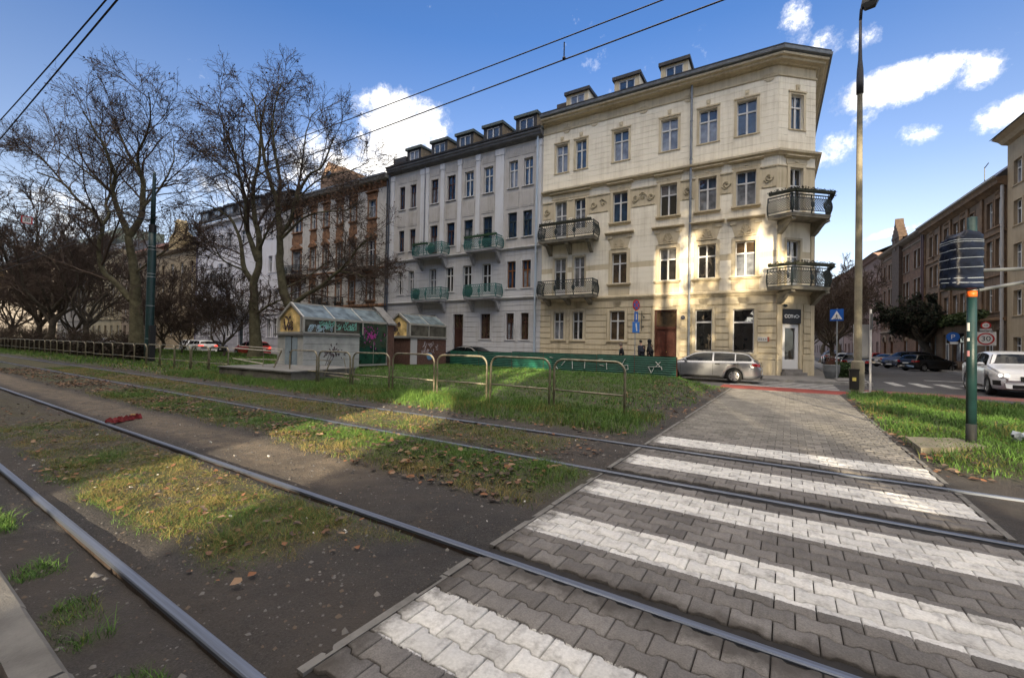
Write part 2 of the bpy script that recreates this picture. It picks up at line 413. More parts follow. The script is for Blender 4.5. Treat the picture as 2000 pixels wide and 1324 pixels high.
def build_ground():
    us = spaced(-240, 30, -2.0, .05, 1.022); vs = spaced(-6, 21.2, 2.2, .05, 1.012)
    us = np.sort(np.concatenate([us, [PATH_L - .025, PATH_L - .015, PATH_R + .015, PATH_R + .025]]))
    U, V = np.meshgrid(us, vs, indexing='ij'); Z = height(U, V)
    Z = np.where((V > lawn_far(U)) & (U < 1.6), -.12, Z)
    n, k = U.shape; idx = np.arange(n * k).reshape(n, k)
    F = np.stack([idx[:-1, :-1], idx[1:, :-1], idx[1:, 1:], idx[:-1, 1:]], -1).reshape(-1, 4)
    o = npmesh('ground', np.stack([U, V, Z], -1).reshape(-1, 3), F, ground_material(), smooth=True)
    g, s, d, l = masks(U, V)
    ca = o.data.attributes.new('mask', 'FLOAT_COLOR', 'POINT')
    ca.data.foreach_set('color', np.stack([g, s, d, np.ones_like(g)], -1).astype(np.float32).ravel())
    struct(o)
    far = MB().quad((-900, -900, -.16), (900, -900, -.16), (900, 900, -.16), (-900, 900, -.16)).build('terrain', mat('far soil', (.06, .055, .045), noise=.4, nscale=.2))
    struct(far)
build_ground()

# ------------------------------------------------------------------ grass and leaves (uncountable)
def scatter_blades(name, n, ub, vb, hgt, wid, mats, dens_fn, seed, lean=.5):
    r = np.random.default_rng(seed)
    u = r.uniform(ub[0], ub[1], n); v = r.uniform(vb[0], vb[1], n)
    keep = r.random(n) < dens_fn(u, v); u = u[keep]; v = v[keep]; n = len(u)
    z = height(u, v) - .004; _, _, d, _ = masks(u, v)
    a = r.uniform(0, 2 * np.pi, n); tuft = fbm(u, v, 3.1, 3, 77)
    h = hgt * (.35 + 1.0 * r.random(n)) * (.25 + 2.2 * tuft ** 1.8); w = wid * (.7 + .6 * r.random(n))
    dx = np.cos(a); dy = np.sin(a); le = lean * h * (.3 + r.random(n)); b = r.uniform(0, 2 * np.pi, n); lx = np.cos(b) * le; ly = np.sin(b) * le
    P = np.stack([u, v, z], -1); D = np.stack([dx, dy, 0 * dx], -1) * w[:, None] / 2
    M1 = P + np.stack([lx * .3, ly * .3, h * .6], -1); T = P + np.stack([lx, ly, h], -1)
    V = np.stack([P - D, P + D, M1 + D * .75, M1 - D * .75, T], 1).reshape(-1, 3)
    base = np.arange(n)[:, None] * 5
    F = np.concatenate([base + np.array([0, 1, 2]), base + np.array([0, 2, 3]), base + np.array([3, 2, 4])], 1).reshape(-1, 3)
    pick = r.random(n) * .8 + d * .75 + (fbm(u, v, 1.1, 3, 41) - .5) * 1.1
    mi = np.where(pick < .45, 0, np.where(pick < .85, 1, np.where(pick < 1.02, 2, 3)))
    o = npmesh(name, V, F, mats, mi=np.repeat(mi, 3))
    return tag(o, None, 'grass', kind='stuff')
GR = [mat('grass green', (.10, .19, .028), .7), mat('grass deep', (.055, .12, .02), .7), mat('grass olive', (.17, .17, .04), .8), mat('grass straw', (.25, .19, .07), .85)]
GL = [mat('lawn green', (.085, .185, .026), .7), mat('lawn deep', (.052, .115, .018), .7), mat('lawn olive', (.14, .165, .035), .8), mat('grass straw', (.22, .17, .065), .85)]
gm_ = lambda u, v: masks(u, v)[0]
tag(scatter_blades('track_grass', 130000, (-11, -2.4), (1.15, 2.5), .034, .0030, GR, gm_, 1, 1.5), 'short mossy grass growing between the two rails nearest the camera')
tag(scatter_blades('median_grass', 100000, (-16, -1.95), (3.2, 5.0), .060, .0045, GR, gm_, 2, 1.1), 'leafy grass strip between the near and the far tram track')
tag(scatter_blades('track_grass', 70000, (-30, -2.0), (5.2, 6.6), .05, .006, GR, gm_, 3, 1.1), 'olive grass between the two rails of the far tram track')
tag(scatter_blades('bank_grass', 90000, (-22, -1.9), (6.95, 9.8), .12, .008, GR, gm_, 4, .7), 'rough grass bank along the foot of the tubular barrier')
tag(scatter_blades('lawn_grass', 120000, (-26, -1.9), (9.8, 20.6), .075, .014, GL, lambda u, v: gm_(u, v) * (v < lawn_far(u) - .05), 5, .7), 'green lawn behind the tubular barrier and in front of the green fence')
tag(scatter_blades('verge_grass', 60000, (1.5, 7.5), (7.2, 19.2), .11, .010, GL, lambda u, v: gm_(u, v) * (v < verge_edge(u)), 6, .8), 'lush grass verge right of the paved path')
tag(scatter_blades('kerb_grass', 16000, (-6, -2.2), (.6, .9), .06, .004, GL, gm_, 7, 1.0), 'tufts of grass growing along the stone kerb')
tag(scatter_blades('park_grass', 60000, (-75, -22), (7.2, 20.5), .10, .035, GR, gm_, 8, .6), 'dull grass under the bare trees beyond the barrier')
def scatter_leaves(name, n, ub, vb, size, mats, dens, seed):
    r = np.random.default_rng(seed)
    u = r.uniform(ub[0], ub[1], n); v = r.uniform(vb[0], vb[1], n); k = r.random(n) < dens(u, v); u = u[k]; v = v[k]; n = len(u)
    z = height(u, v) + .012 + r.random(n) * .03
    s = size * (.5 + r.random(n)); a = r.uniform(0, 6.283, n); ca, sa = np.cos(a), np.sin(a)
    tmpl = np.array([(-.5, 0, .02), (-.15, .38, .22), (.3, .30, .18), (.6, 0, .05), (.3, -.30, .2), (-.15, -.38, .25), (.05, 0, -.02)])
    V = np.zeros((n, 7, 3)); tilt = r.normal(0, .45, (n, 2))
    for i, (x, y, zz) in enumerate(tmpl):
        x = x + r.normal(0, .06, n); y = y + r.normal(0, .06, n)
        V[:, i, 0] = u + s * (x * ca - y * sa); V[:, i, 1] = v + s * (x * sa + y * ca); V[:, i, 2] = z + s * (zz * (.2 + .6 * r.random(n)) + x * .6 * tilt[:, 0] * .5 + y * tilt[:, 1] * .5)
    b = np.arange(n)[:, None] * 7
    F = np.concatenate([b + np.array(t) for t in ((0, 1, 6), (1, 2, 6), (2, 3, 6), (3, 4, 6), (4, 5, 6), (5, 0, 6))], 1).reshape(-1, 3)
    o = npmesh(name, V.reshape(-1, 3), F, mats, mi=np.repeat(r.integers(0, len(mats), n), 6))
    return tag(o, None, 'leaves', kind='stuff')
LM = [mat('leaf brown', (.12, .062, .034), .8), mat('leaf rust', (.19, .085, .04), .8), mat('leaf tan', (.24, .155, .095), .8), mat('leaf dark', (.05, .032, .024), .8), mat('leaf grey brown', (.11, .08, .06), .85), mat('leaf dark', (.05, .032, .024), .8)]
tag(scatter_leaves('fallen_leaves', 22000, (-30, -2.1), (3.3, 5.0), .052, LM, lambda u, v: masks(u, v)[3] * np.clip(2.2 * fbm(u, v, 1.1, 4, 91) - .75, .03, 1), 21), 'brown fallen leaves lying between the two tram tracks')
tag(scatter_leaves('fallen_leaves', 900, (-5, -2.2), (3.4, 4.9), .065, LM, lambda u, v: fbm(u, v, 1.2, 3, 95) ** 2, 25), 'larger rust coloured leaves on the grass beside the near track')
tag(scatter_leaves('fallen_leaves', 2600, (-14, -2.6), (1.2, 2.5), .04, LM, lambda u, v: masks(u, v)[0] * .35 + .10, 27), 'small brown leaves caught in the moss between the nearest rails')
tag(scatter_leaves('fallen_leaves', 5000, (-26, -2.2), (5.2, 6.6), .05, LM, lambda u, v: np.clip(1.6 * fbm(u, v, 1.3, 3, 97) - .55, .02, 1), 28), 'scattered brown leaves between the rails of the far track')
tag(scatter_leaves('fallen_leaves', 9000, (-30, -1.9), (6.9, 9.6), .065, LM, lambda u, v: (masks(u, v)[3] * .6 + .08) * fbm(u, v, 1.6, 3, 92), 22), 'brown leaves caught along the grass bank beside the far rail')
tag(scatter_leaves('fallen_leaves', 3500, (-4.2, -1.9), (9.5, 18.5), .06, LM, lambda u, v: .5 * fbm(u, v, 1.3, 3, 93) * (1 - sst(-3, -2, u) * .2), 23), 'dark leaves trodden into the bare soil left of the paved path')
tag(scatter_leaves('fallen_leaves', 1800, (1.5, 4.5), (7.2, 17), .07, LM, lambda u, v: (1 - sst(1.7, 2.4, u)) * .8 + .08, 24), 'leaves along the right edge of the paved path')
def pebbles():
    r = np.random.default_rng(8); n = 48000; u = r.uniform(-14, -1.9, n); v = r.uniform(.6, 7.2, n); gm, sd, _, _ = masks(u, v); k = (r.random(n) < (.75 - .7 * gm) * fbm(u, v, 1.7, 3, 55) * 1.3) & (np.min([np.abs(v - q) for q in RAILS], 0) > .05); u, v = u[k], v[k]; n = len(u)
    s = r.gamma(2., .0026, n)[:, None, None] + .002; T = np.array([(1, 0, 0), (0, 1, 0), (-1, 0, 0), (0, -1, 0), (0, 0, .8)]); V = T[None] * s * r.uniform(.6, 1.3, (n, 5, 1)); a = r.uniform(0, 6.3, n); c, d = np.cos(a)[:, None], np.sin(a)[:, None]
    X = V[:, :, 0] * c - V[:, :, 1] * d + u[:, None]; Y = V[:, :, 0] * d + V[:, :, 1] * c + v[:, None]; Z = V[:, :, 2] + height(u, v)[:, None]; b = np.arange(n)[:, None] * 5
    F = np.concatenate([b + np.array(t) for t in ((0, 1, 4), (1, 2, 4), (2, 3, 4), (3, 0, 4))], 1).reshape(-1, 3)
    tag(npmesh('gravel', np.stack([X, Y, Z], -1).reshape(-1, 3), F, [mat('grit grey', (.13, .125, .12), .9), mat('grit brown', (.11, .085, .065), .9), mat('grit dark', (.045, .042, .04), .9), mat('grit pale', (.17, .16, .15), .9)], mi=np.repeat(r.choice(4, n, p=[.38, .32, .26, .04]), 4)), 'small stones and grit on the bare soil of the track bed', 'gravel', kind='stuff')
pebbles()
def litter():
    m = MB(); r = random.Random(5)
    for i in range(70):
        u = r.uniform(-9, -2); v = r.choice([r.uniform(.8, 2.4), r.uniform(2.7, 4.9), r.uniform(5.2, 9)])
        z = float(height(np.array([u]), np.array([v]))[0]) + .01; s = r.uniform(.006, .016); a = r.uniform(0, 6.3)
        m.obox((u, v, z), (s * math.cos(a), s * math.sin(a), .3 * s), (-s * .6 * math.sin(a), s * .6 * math.cos(a), 0), (0, 0, s * .4))
    tag(m.build('litter', mat('pale chips', (.5, .49, .46), .8)), 'pale stone chips and paper scraps scattered on the track bed', 'litter', kind='stuff')
litter()

# ------------------------------------------------------------------ paved path with painted crossing
def path_material():
    m = bpy.data.materials.new('concrete pavers'); m.use_nodes = True
    nt = m.node_tree; b = nt.nodes['Principled BSDF']; b.inputs['Roughness'].default_value = .85
    tc = nd(nt, 'ShaderNodeTexCoord'); sx = nd(nt, 'ShaderNodeSeparateXYZ'); lk(nt, tc.outputs['Object'], sx.inputs[0])
    def nz(sc, de=5., ro=.65):
        n = nd(nt, 'ShaderNodeTexNoise', ins={'Scale': sc, 'Detail': de, 'Roughness': ro}); lk(nt, tc.outputs['Object'], n.inputs['Vector']); return n.outputs[0]
    at = nd(nt, 'ShaderNodeAttribute', attribute_name='tone')
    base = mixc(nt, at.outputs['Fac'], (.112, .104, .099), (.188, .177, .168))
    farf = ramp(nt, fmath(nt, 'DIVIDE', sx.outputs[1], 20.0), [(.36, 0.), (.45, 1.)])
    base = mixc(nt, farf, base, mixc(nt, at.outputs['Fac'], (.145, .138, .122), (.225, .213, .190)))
    base = mixc(nt, 1., base, ramp(nt, nz(1.7), [(.3, .70), (.7, 1.2)]), 'MULTIPLY')
    base = mixc(nt, 1., base, ramp(nt, nz(120., 3.), [(.35, .75), (.65, 1.2)]), 'MULTIPLY')
    # painted bars
    wob = fmath(nt, 'MULTIPLY', fmath(nt, 'SUBTRACT', nz(55., 3.), .5), .035)
    v = fmath(nt, 'ADD', sx.outputs[1], wob); tot = None
    for a, c in STRIPES:
        e1 = fmath(nt, 'MULTIPLY', fmath(nt, 'SUBTRACT', v, a), 160., clamp=True); e2 = fmath(nt, 'MULTIPLY', fmath(nt, 'SUBTRACT', c, v), 160., clamp=True)
        t = fmath(nt, 'MULTIPLY', e1, e2); tot = t if tot is None else fmath(nt, 'MAXIMUM', tot, t)
    wear = ramp(nt, nz(7., 8., .72), [(.28, .25), (.50, 1.)])
    tot = fmath(nt, 'MULTIPLY', tot, wear)
    paint = mixc(nt, at.outputs['Fac'], (.52, .515, .50), (.70, .69, .66))
    paint = mixc(nt, 1., paint, ramp(nt, nz(60., 4.), [(.3, .80), (.7, 1.05)]), 'MULTIPLY')
    c = mixc(nt, tot, base, paint)
    # soil carried onto the stones along the rails and the left edge
    dm = None
    for r, w in ((2.56, .30), (5.07, .20), (6.70, .22)):
        d = fmath(nt, 'SUBTRACT', 1.0, fmath(nt, 'DIVIDE', fmath(nt, 'ABSOLUTE', fmath(nt, 'SUBTRACT', sx.outputs[1], r)), w), clamp=True); dm = d if dm is None else fmath(nt, 'MAXIMUM', dm, d)
    de = fmath(nt, 'SUBTRACT', 1.0, fmath(nt, 'DIVIDE', fmath(nt, 'SUBTRACT', sx.outputs[0], PATH_L), .28), clamp=True); dm = fmath(nt, 'MAXIMUM', dm, fmath(nt, 'MULTIPLY', de, .7))
    dm = ramp(nt, fmath(nt, 'ADD', dm, fmath(nt, 'MULTIPLY', fmath(nt, 'SUBTRACT', nz(5., 6., .7), .5), 1.5)), [(.35, 0.), (.75, 1.)])
    c = mixc(nt, fmath(nt, 'MULTIPLY', dm, .85), c, (.050, .043, .037))
    lk(nt, c, b.inputs['Base Color'])
    bp = nd(nt, 'ShaderNodeBump', ins={'Strength': .35, 'Distance': .004}); lk(nt, nz(150., 3.), bp.inputs['Height']); lk(nt, bp.outputs[0], b.inputs['Normal'])
    return m
STRIPES = ((1.54, 2.03), (3.09, 3.57), (4.20, 4.70), (5.60, 6.13), (7.06, 7.65))
def build_path():
    L, pitch, g = .2095, .161, .0068
    hw, hn = .0925 - g / 2, .0685 - g / 2
    half = L / 2
    prof = [(-half + g / 2, hw), (-half + .041, hw), (-half + .064, hn), (half - .064, hn), (half - .041, hw), (half - g / 2, hw)]
    poly = np.array(prof + [(x, -y) for x, y in prof[::-1]])
    inner = poly * np.array([1 - .006 / half, 1 - .006 / .08])
    rows = int((PATH_END + 3.2) / pitch); r = np.random.default_rng(3); C = []
    for j in range(rows):
        v = -3.2 + j * pitch
        if any(abs(v - q) < .115 for q in RAILS): continue
        off = half if j % 2 else 0
        n = int((PATH_R - PATH_L) / L) + 3
        for i in range(n):
            u = PATH_L - half + off + i * L
            if u + half < PATH_L + .03 or u - half > PATH_R - .02: continue
            C.append((u, v))
    C = np.array(C); n = len(C)
    ring0 = np.concatenate([poly, np.full((12, 1), -.035)], 1); ring1 = np.concatenate([poly, np.full((12, 1), -.006)], 1); ring2 = np.concatenate([inner, np.zeros((12, 1))], 1)
    T = np.concatenate([ring0, ring1, ring2]); V = np.repeat(T[None], n, 0)
    V[:, :, 0] += C[:, 0:1]; V[:, :, 1] += C[:, 1:2]
    V[:, :, 0] = np.clip(V[:, :, 0], PATH_L + .004, PATH_R + .022)
    tl = r.normal(0, .0009, (n, 3)); near = np.where(C[:, 1] < 9, 1., 1.)[:, None]
    V[:, :, 2] += (tl[:, :1] + (T[:, 0] * tl[:, 1:2] * 5 + T[:, 1] * tl[:, 2:3] * 5)) * near - .004
    tone = r.random(n)
    me_q = []; F3 = []
    for k in range(12):
        k2 = (k + 1) % 12; me_q += [(k, k2, 12 + k2, 12 + k), (12 + k, 12 + k2, 24 + k2, 24 + k)]
    # top as quads between the mirrored profile halves
    for k in range(5): me_q.append((24 + k, 24 + k + 1, 24 + 10 - k, 24 + 11 - k))
    F = (np.arange(n)[:, None, None] * 36 + np.array(me_q)[None]).reshape(-1, 4)
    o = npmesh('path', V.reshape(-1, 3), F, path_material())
    a = o.data.attributes.new('tone', 'FLOAT', 'POINT'); a.data.foreach_set('value', np.repeat(tone, 36).astype(np.float32))
    struct(o)
    b = MB(); ed = [-3.2] + [x for q in RAILS for x in (q - .04, q + .04)] + [PATH_END]
    b.quad((PATH_L - .02, -3.3, -.026), (PATH_R + .02, -3.3, -.026), (PATH_R + .02, PATH_END, -.026), (PATH_L - .02, PATH_END, -.026))
    struct(b.build('path_bedding', mat('joint sand', (.018, .016, .015), .95, noise=.5, nscale=30)))
    e = MB()
    for i in range(0, len(ed), 2):
        a, c = ed[i] + .09, ed[i + 1] - .09; v = a
        while v < c:
            w = min(1.0, c - v)
            for u0 in (PATH_L - .055, PATH_R + .03):
                if u0 > 0 and v > 13: continue
                e.box(u0, u0 + .05, v + .004, v + w - .004, -.15, -.004 + random.uniform(-.004, .006))
            v += 1.0
    struct(e.build('path_edging', mat('edging concrete', (.17, .165, .155), .9, noise=.4, nscale=6, bump=.3)))
build_path()

# ------------------------------------------------------------------ tram rails
def rail_mat():
    m = bpy.data.materials.new('worn rail steel'); m.use_nodes = True; nt = m.node_tree; b = nt.nodes['Principled BSDF']
    tc = nd(nt, 'ShaderNodeTexCoord'); mp = nd(nt, 'ShaderNodeMapping'); mp.inputs['Scale'].default_value = (.6, 40, 40); lk(nt, tc.outputs['Object'], mp.inputs[0])
    n = nd(nt, 'ShaderNodeTexNoise', ins={'Scale': 1., 'Detail': 6.}); lk(nt, mp.outputs[0], n.inputs['Vector'])
    lk(nt, ramp(nt, n.outputs[0], [(.3, (.13, .15, .19)), (.7, (.25, .28, .34))]), b.inputs['Base Color'])
    lk(nt, ramp(nt, n.outputs[0], [(.3, .66), (.7, .50)]), b.inputs['Roughness']); b.inputs['Metallic'].default_value = 1.
    return m
def build_rails():
    st = rail_mat(); rust = mat('rail side rust', (.045, .032, .026), .7, noise=.5, nscale=8, bump=.3)
    names = ('nearest rail of the near tram track, polished steel at the lower left', 'second rail of the near tram track, crossing the path by the lowest white bar',
             'near rail of the far tram track, dark groove beside it', 'farthest rail, running just in front of the grass bank')
    for v, lab in zip(RAILS, names):
        t = thing('tram_rail', lab, 'rail', (0, v, 0), 0, 'tram rails')
        lo, hi = -230., 45.; xs = np.arange(lo, hi + 1, 15.)
        prof = [(-.029, -.026), (-.029, -.007), (-.023, -.001), (0, .000), (.023, -.001), (.029, -.007), (.029, -.026)]
        m = MB(); m.sweep([(-y, z) for y, z in prof], [(x, 0) for x in xs]); m.build('rail_head', st, t)
        m = MB(); m.box(lo, hi, -.028, .028, -.16, -.0265); m.box(lo, hi, -.07, .07, -.19, -.1605); m.build('rail_web', rust, t)
    d = MB()   # dark rubber and dirt in the flangeways across the path
    for v in RAILS: d.quad((PATH_L, v - .12, -.020), (PATH_R, v - .12, -.020), (PATH_R, v + .12, -.020), (PATH_L, v + .12, -.020))
    struct(d.build('flangeway', mat('flangeway dirt', (.018, .016, .015), .8, noise=.4, nscale=20)))
build_rails()

# ------------------------------------------------------------------ roads, pavements, kerbs
def asphalt(name, col, sc=1.):
    return mat(name, col, .88, noise=.35, nscale=.6 * sc, bump=.35, bscale=140)
def build_roads():
    a = asphalt('asphalt', (.058, .058, .062))
    m = MB(); m.quad((-240, 18.9, -.06), (70, 18.9, -.06), (70, 25.2, -.06), (-240, 25.2, -.06)); m.quad((1.6, 12, -.06), (70, 12, -.06), (70, 18.9, -.06), (1.6, 18.9, -.06))
    m.quad((3.1, 25.2, -.06), (11.0, 25.2, -.06), (11.0, 260, -.06), (3.1, 260, -.06)); struct(m.build('road', a))
    red = mat('red asphalt', (.24, .045, .035), .85, noise=.35, nscale=1.5, bump=.3, bscale=140)
    m = MB(); m.poly([(-2.4, 18.92, -.056), (1.62, 18.75, -.056), (2.05, 19.9, -.056), (1.9, 21.1, -.056), (-2.4, 21.3, -.056)]); struct(m.build('cycle_lane', red))
    redp = mat('worn red asphalt', (.19, .075, .065), .85, noise=.4, nscale=1., bump=.3, bscale=140)
    m = MB(); m.poly([(2.3, 21.2, -.0555), (9.6, 21.4, -.0555), (10.6, 23.0, -.0555), (2.6, 22.6, -.0555)]); struct(m.build('cycle_lane', redp))
    wp = mat('road paint', (.46, .46, .45), .8, col2=(.16, .16, .16), nscale=4.)
    m = MB()
    for i in range(4): m.quad((-2.2, 21.5 + i * .92, -.0545), (1.75, 21.5 + i * .92, -.0545), (1.75, 21.98 + i * .92, -.0545), (-2.2, 21.98 + i * .92, -.0545))
    m.quad((-2.4, 21.32, -.0545), (1.9, 21.14, -.0545), (1.9, 21.24, -.0545), (-2.4, 21.42, -.0545))
    for i in range(6): m.quad((4.2 + i * .95, 26.6, -.0545), (4.6 + i * .95, 26.6, -.0545), (4.6 + i * .95, 29.6, -.0545), (4.2 + i * .95, 29.6, -.0545))
    m.quad((6.5, 33, -.0545), (10.8, 33, -.0545), (10.8, 33.5, -.0545), (6.5, 33.5, -.0545))
    m.quad((-60, 22.0, -.0545), (-6, 22.0, -.0545), (-6, 22.12, -.0545), (-60, 22.12, -.0545))
    struct(m.build('road_marking', wp))
    pv = mat('pavement slabs', (.17, .165, .16), .9, noise=.3, nscale=1.2, bump=.4, bscale=20)
    m = MB()
    m.add([(-240, 25.2, .07), (3.1, 25.2, .07), (3.1, 25.9, .12), (2.9, 200, .2), (1.9, 200, .2), (-240, 31, .28), (3.1, 25.2, -.1), (-240, 25.2, -.1), (3.1, 200, -.1)], [(0, 1, 2, 3, 4, 5), (7, 6, 1, 0)])
    m.box(2.0, 3.1, 25.9, 200, -.1, .121)
    m.box(11.0, 13.6, 25.2, 260, -.1, .10); m.box(13.6, 60, 25.2, 42, -.1, .101)
    struct(m.build('pavement', pv))
    ks = mat('kerb granite', (.26, .255, .245), .85, noise=.3, nscale=3, bump=.3)
    m = MB()
    def kerb(p, q, w=.16, z0=-.12, z1=.085):
        p, q = Vector(p), Vector(q); L = (q - p).length; n = max(1, int(L)); d = (q - p) / n
        for i in range(n):
            s = p + d * (i + .004); e = p + d * (i + .996); x = d.normalized(); y = Vector((-x.y, x.x, 0)) * w / 2
            m.obox((s + e) / 2 + Vector((0, 0, (z0 + z1) / 2 + random.uniform(-.003, .003))), (e - s) / 2, y, (0, 0, (z1 - z0) / 2))
    kerb((-120, 25.12, 0), (3.0, 25.12, 0)); kerb((3.18, 25.3, 0), (3.18, 90, 0)); kerb((10.92, 25.3, 0), (10.92, 120, 0)); kerb((-120, 20.75, 0), (-5.6, 20.75, 0), z1=.06)
    struct(m.build('kerb', ks))
    wk = mat('white kerb paint', (.60, .60, .57), .8, noise=.4, nscale=5)
    pts = [(2.35, 20.15), (3.0, 19.75), (3.7, 19.3), (4.4, 18.85)]
    m = MB()
    for a_, b_ in zip(pts[:-1], pts[1:]): m.bar((a_[0], a_[1], -.02), (b_[0] - .02, b_[1] + .01, -.02), .22, .14)
    struct(m.build('kerb', wk))
    m = MB(); dk = [(4.45, 18.82), (6, 17.86), (9, 16.0), (14, 13.0)]
    for a_, b_ in zip(dk[:-1], dk[1:]): m.bar((a_[0], a_[1], -.01), (b_[0], b_[1], -.01), .2, .16)
    struct(m.build('kerb', mat('dark kerb', (.05, .048, .045), .9, noise=.4, nscale=5)))
build_roads()
def build_corner():
    ks = mat('pale kerb stone', (.155, .15, .14), .9, noise=.35, nscale=4, bump=.4, bscale=40)
    labs = ['stone kerb block cut by the bottom edge at the lower left', 'longer stone kerb block above the joint at the lower left']
    edges = [(-1.2, -.25, .0), (-2.15, -.0, 0), (-2.62, .0, 0), (-3.45, .0, 0), (-4.45, .0, 0), (-5.45, 0, 0), (-6.45, 0, 0), (-7.45, 0, 0)]
    for i in range(1, 7):
        x1, x0 = edges[i][0] - .006, edges[i + 1][0] + .006
        m = MB(); m.add([(x0, .42, -.2), (x1, .42, -.2), (x1, .57, -.2), (x0, .57, -.2), (x0, .42, .05), (x1, .42, .05), (x1, .555, .05), (x0, .555, .05), (x1, .575, .03), (x0, .575, .03)],
              [(4, 5, 6, 7), (7, 6, 8, 9), (9, 8, 2, 3), (0, 1, 5, 4), (1, 2, 8, 6, 5), (0, 4, 7, 9, 3)])
        o = m.build('kerb_stone', ks, None, loc=(0, .008 * (i % 2), .004 * (i % 3)))
        lab = labs[i - 2] if 2 <= i <= 3 else 'stone kerb block in the row along the nearest rail, out at the left edge'
        tag(o, lab, 'kerb stone', 'kerb stones along the near track')
    m = MB(); r = random.Random(4)
    for i in range(44):
        for j in range(6):
            x = -7.5 + i * .135 + (.067 if j % 2 else 0); y = .36 - j * .118; z = .012 + r.uniform(-.004, .004)
            m.box(x - .064, x + .064, y - .055, y + .055, -.1, z)
    struct(m.build('pavement', mat('red setts', (.15, .085, .075), .85, noise=.45, nscale=5, bump=.3)))
build_corner()
# ------------------------------------------------------------------ facades (local x along the front, y into the house, z up)
def wall_front(m, x0, x1, z0, z1, holes, zones=(), depth=.30, y=0.):
    """front wall with real window openings; zones = (z_lo, z_hi, material index)"""
    xs = sorted(set([x0, x1] + [q for h in holes for q in h[:2] if x0 < q < x1]))
    zs = sorted(set([z0, z1] + [q for h in holes for q in h[2:4] if z0 < q < z1] + [q for a in zones for q in a[:2] if z0 < q < z1]))
    def zm(z):
        for a, b, i in zones:
            if a <= z < b: return i
        return 0
    for i in range(len(xs) - 1):
        cx = (xs[i] + xs[i + 1]) / 2
        for j in range(len(zs) - 1):
            cz = (zs[j] + zs[j + 1]) / 2
            if any(h[0] < cx < h[1] and h[2] < cz < h[3] for h in holes): continue
            m.mat(zm(cz)); m.quad((xs[i], y, zs[j]), (xs[i + 1], y, zs[j]), (xs[i + 1], y, zs[j + 1]), (xs[i], y, zs[j + 1]))
    for a, b, c, d in [h[:4] for h in holes]:
        m.mat(zm((c + d) / 2))
        m.quad((a, y, c), (a, y, d), (a, y + depth, d), (a, y + depth, c)); m.quad((b, y, d), (b, y, c), (b, y + depth, c), (b, y + depth, d))
        m.quad((a, y, d), (b, y, d), (b, y + depth, d), (a, y + depth, d)); m.quad((b, y, c), (a, y, c), (a, y + depth, c), (b, y + depth, c))
    m.mat(0)
def courses(m, x0, x1, zs, holes, gap=.02, proud=.025, mi=0, pad=.0):
    """rusticated stone courses as real slabs standing proud of the wall"""
    m.mat(mi)
    for a, b in zip(zs[:-1], zs[1:]):
        lo, hi = a + gap / 2, b - gap / 2
        cuts = sorted((h[0] - pad, h[1] + pad) for h in holes if h[2] - pad < hi and h[3] + pad > lo)
        x = x0
        for c, d in cuts + [(x1, x1)]:
            if c - x > .06: m.add([(x, -.001, lo), (c, -.001, lo), (c, -proud, lo + .008), (x, -proud, lo + .008), (x, -.001, hi), (c, -.001, hi), (c, -proud, hi - .008), (x, -proud, hi - .008)], [(0, 1, 2, 3), (3, 2, 6, 7), (7, 6, 5, 4), (0, 3, 7, 4), (1, 5, 6, 2)])
            x = max(x, d)
    m.mat(0)
_gl = {}
GLASS = dict(
    sky=glass('glass upper', (.016, .045, .095), ior=1.75), room=glass('glass room', (.020, .019, .018), ior=2.0), warm=glass('glass warm room', (.075, .050, .028), ior=1.9),  # blue of the reflected sky is put into the upper panes' colour
    net=glass('glass net', (.20, .215, .24), ior=1.8), curtain=glass('glass net curtain', (.20, .20, .20), ior=1.9), dark=glass('glass dark', (.010, .011, .012), ior=2.1), white=glass('glass white blind', (.36, .34, .30), ior=1.6))
FR = dict(white=mat('frame white', (.62, .62, .61), .5, noise=.12, nscale=3), brown=mat('frame brown', (.060, .025, .018), .5, noise=.3, nscale=4), green=mat('frame blue green', (.018, .035, .045), .5),
          oak=mat('frame oak', (.22, .085, .022), .5, noise=.3, nscale=6), grey=mat('frame grey', (.33, .35, .37), .5, noise=.2))
wr = random.Random(12)
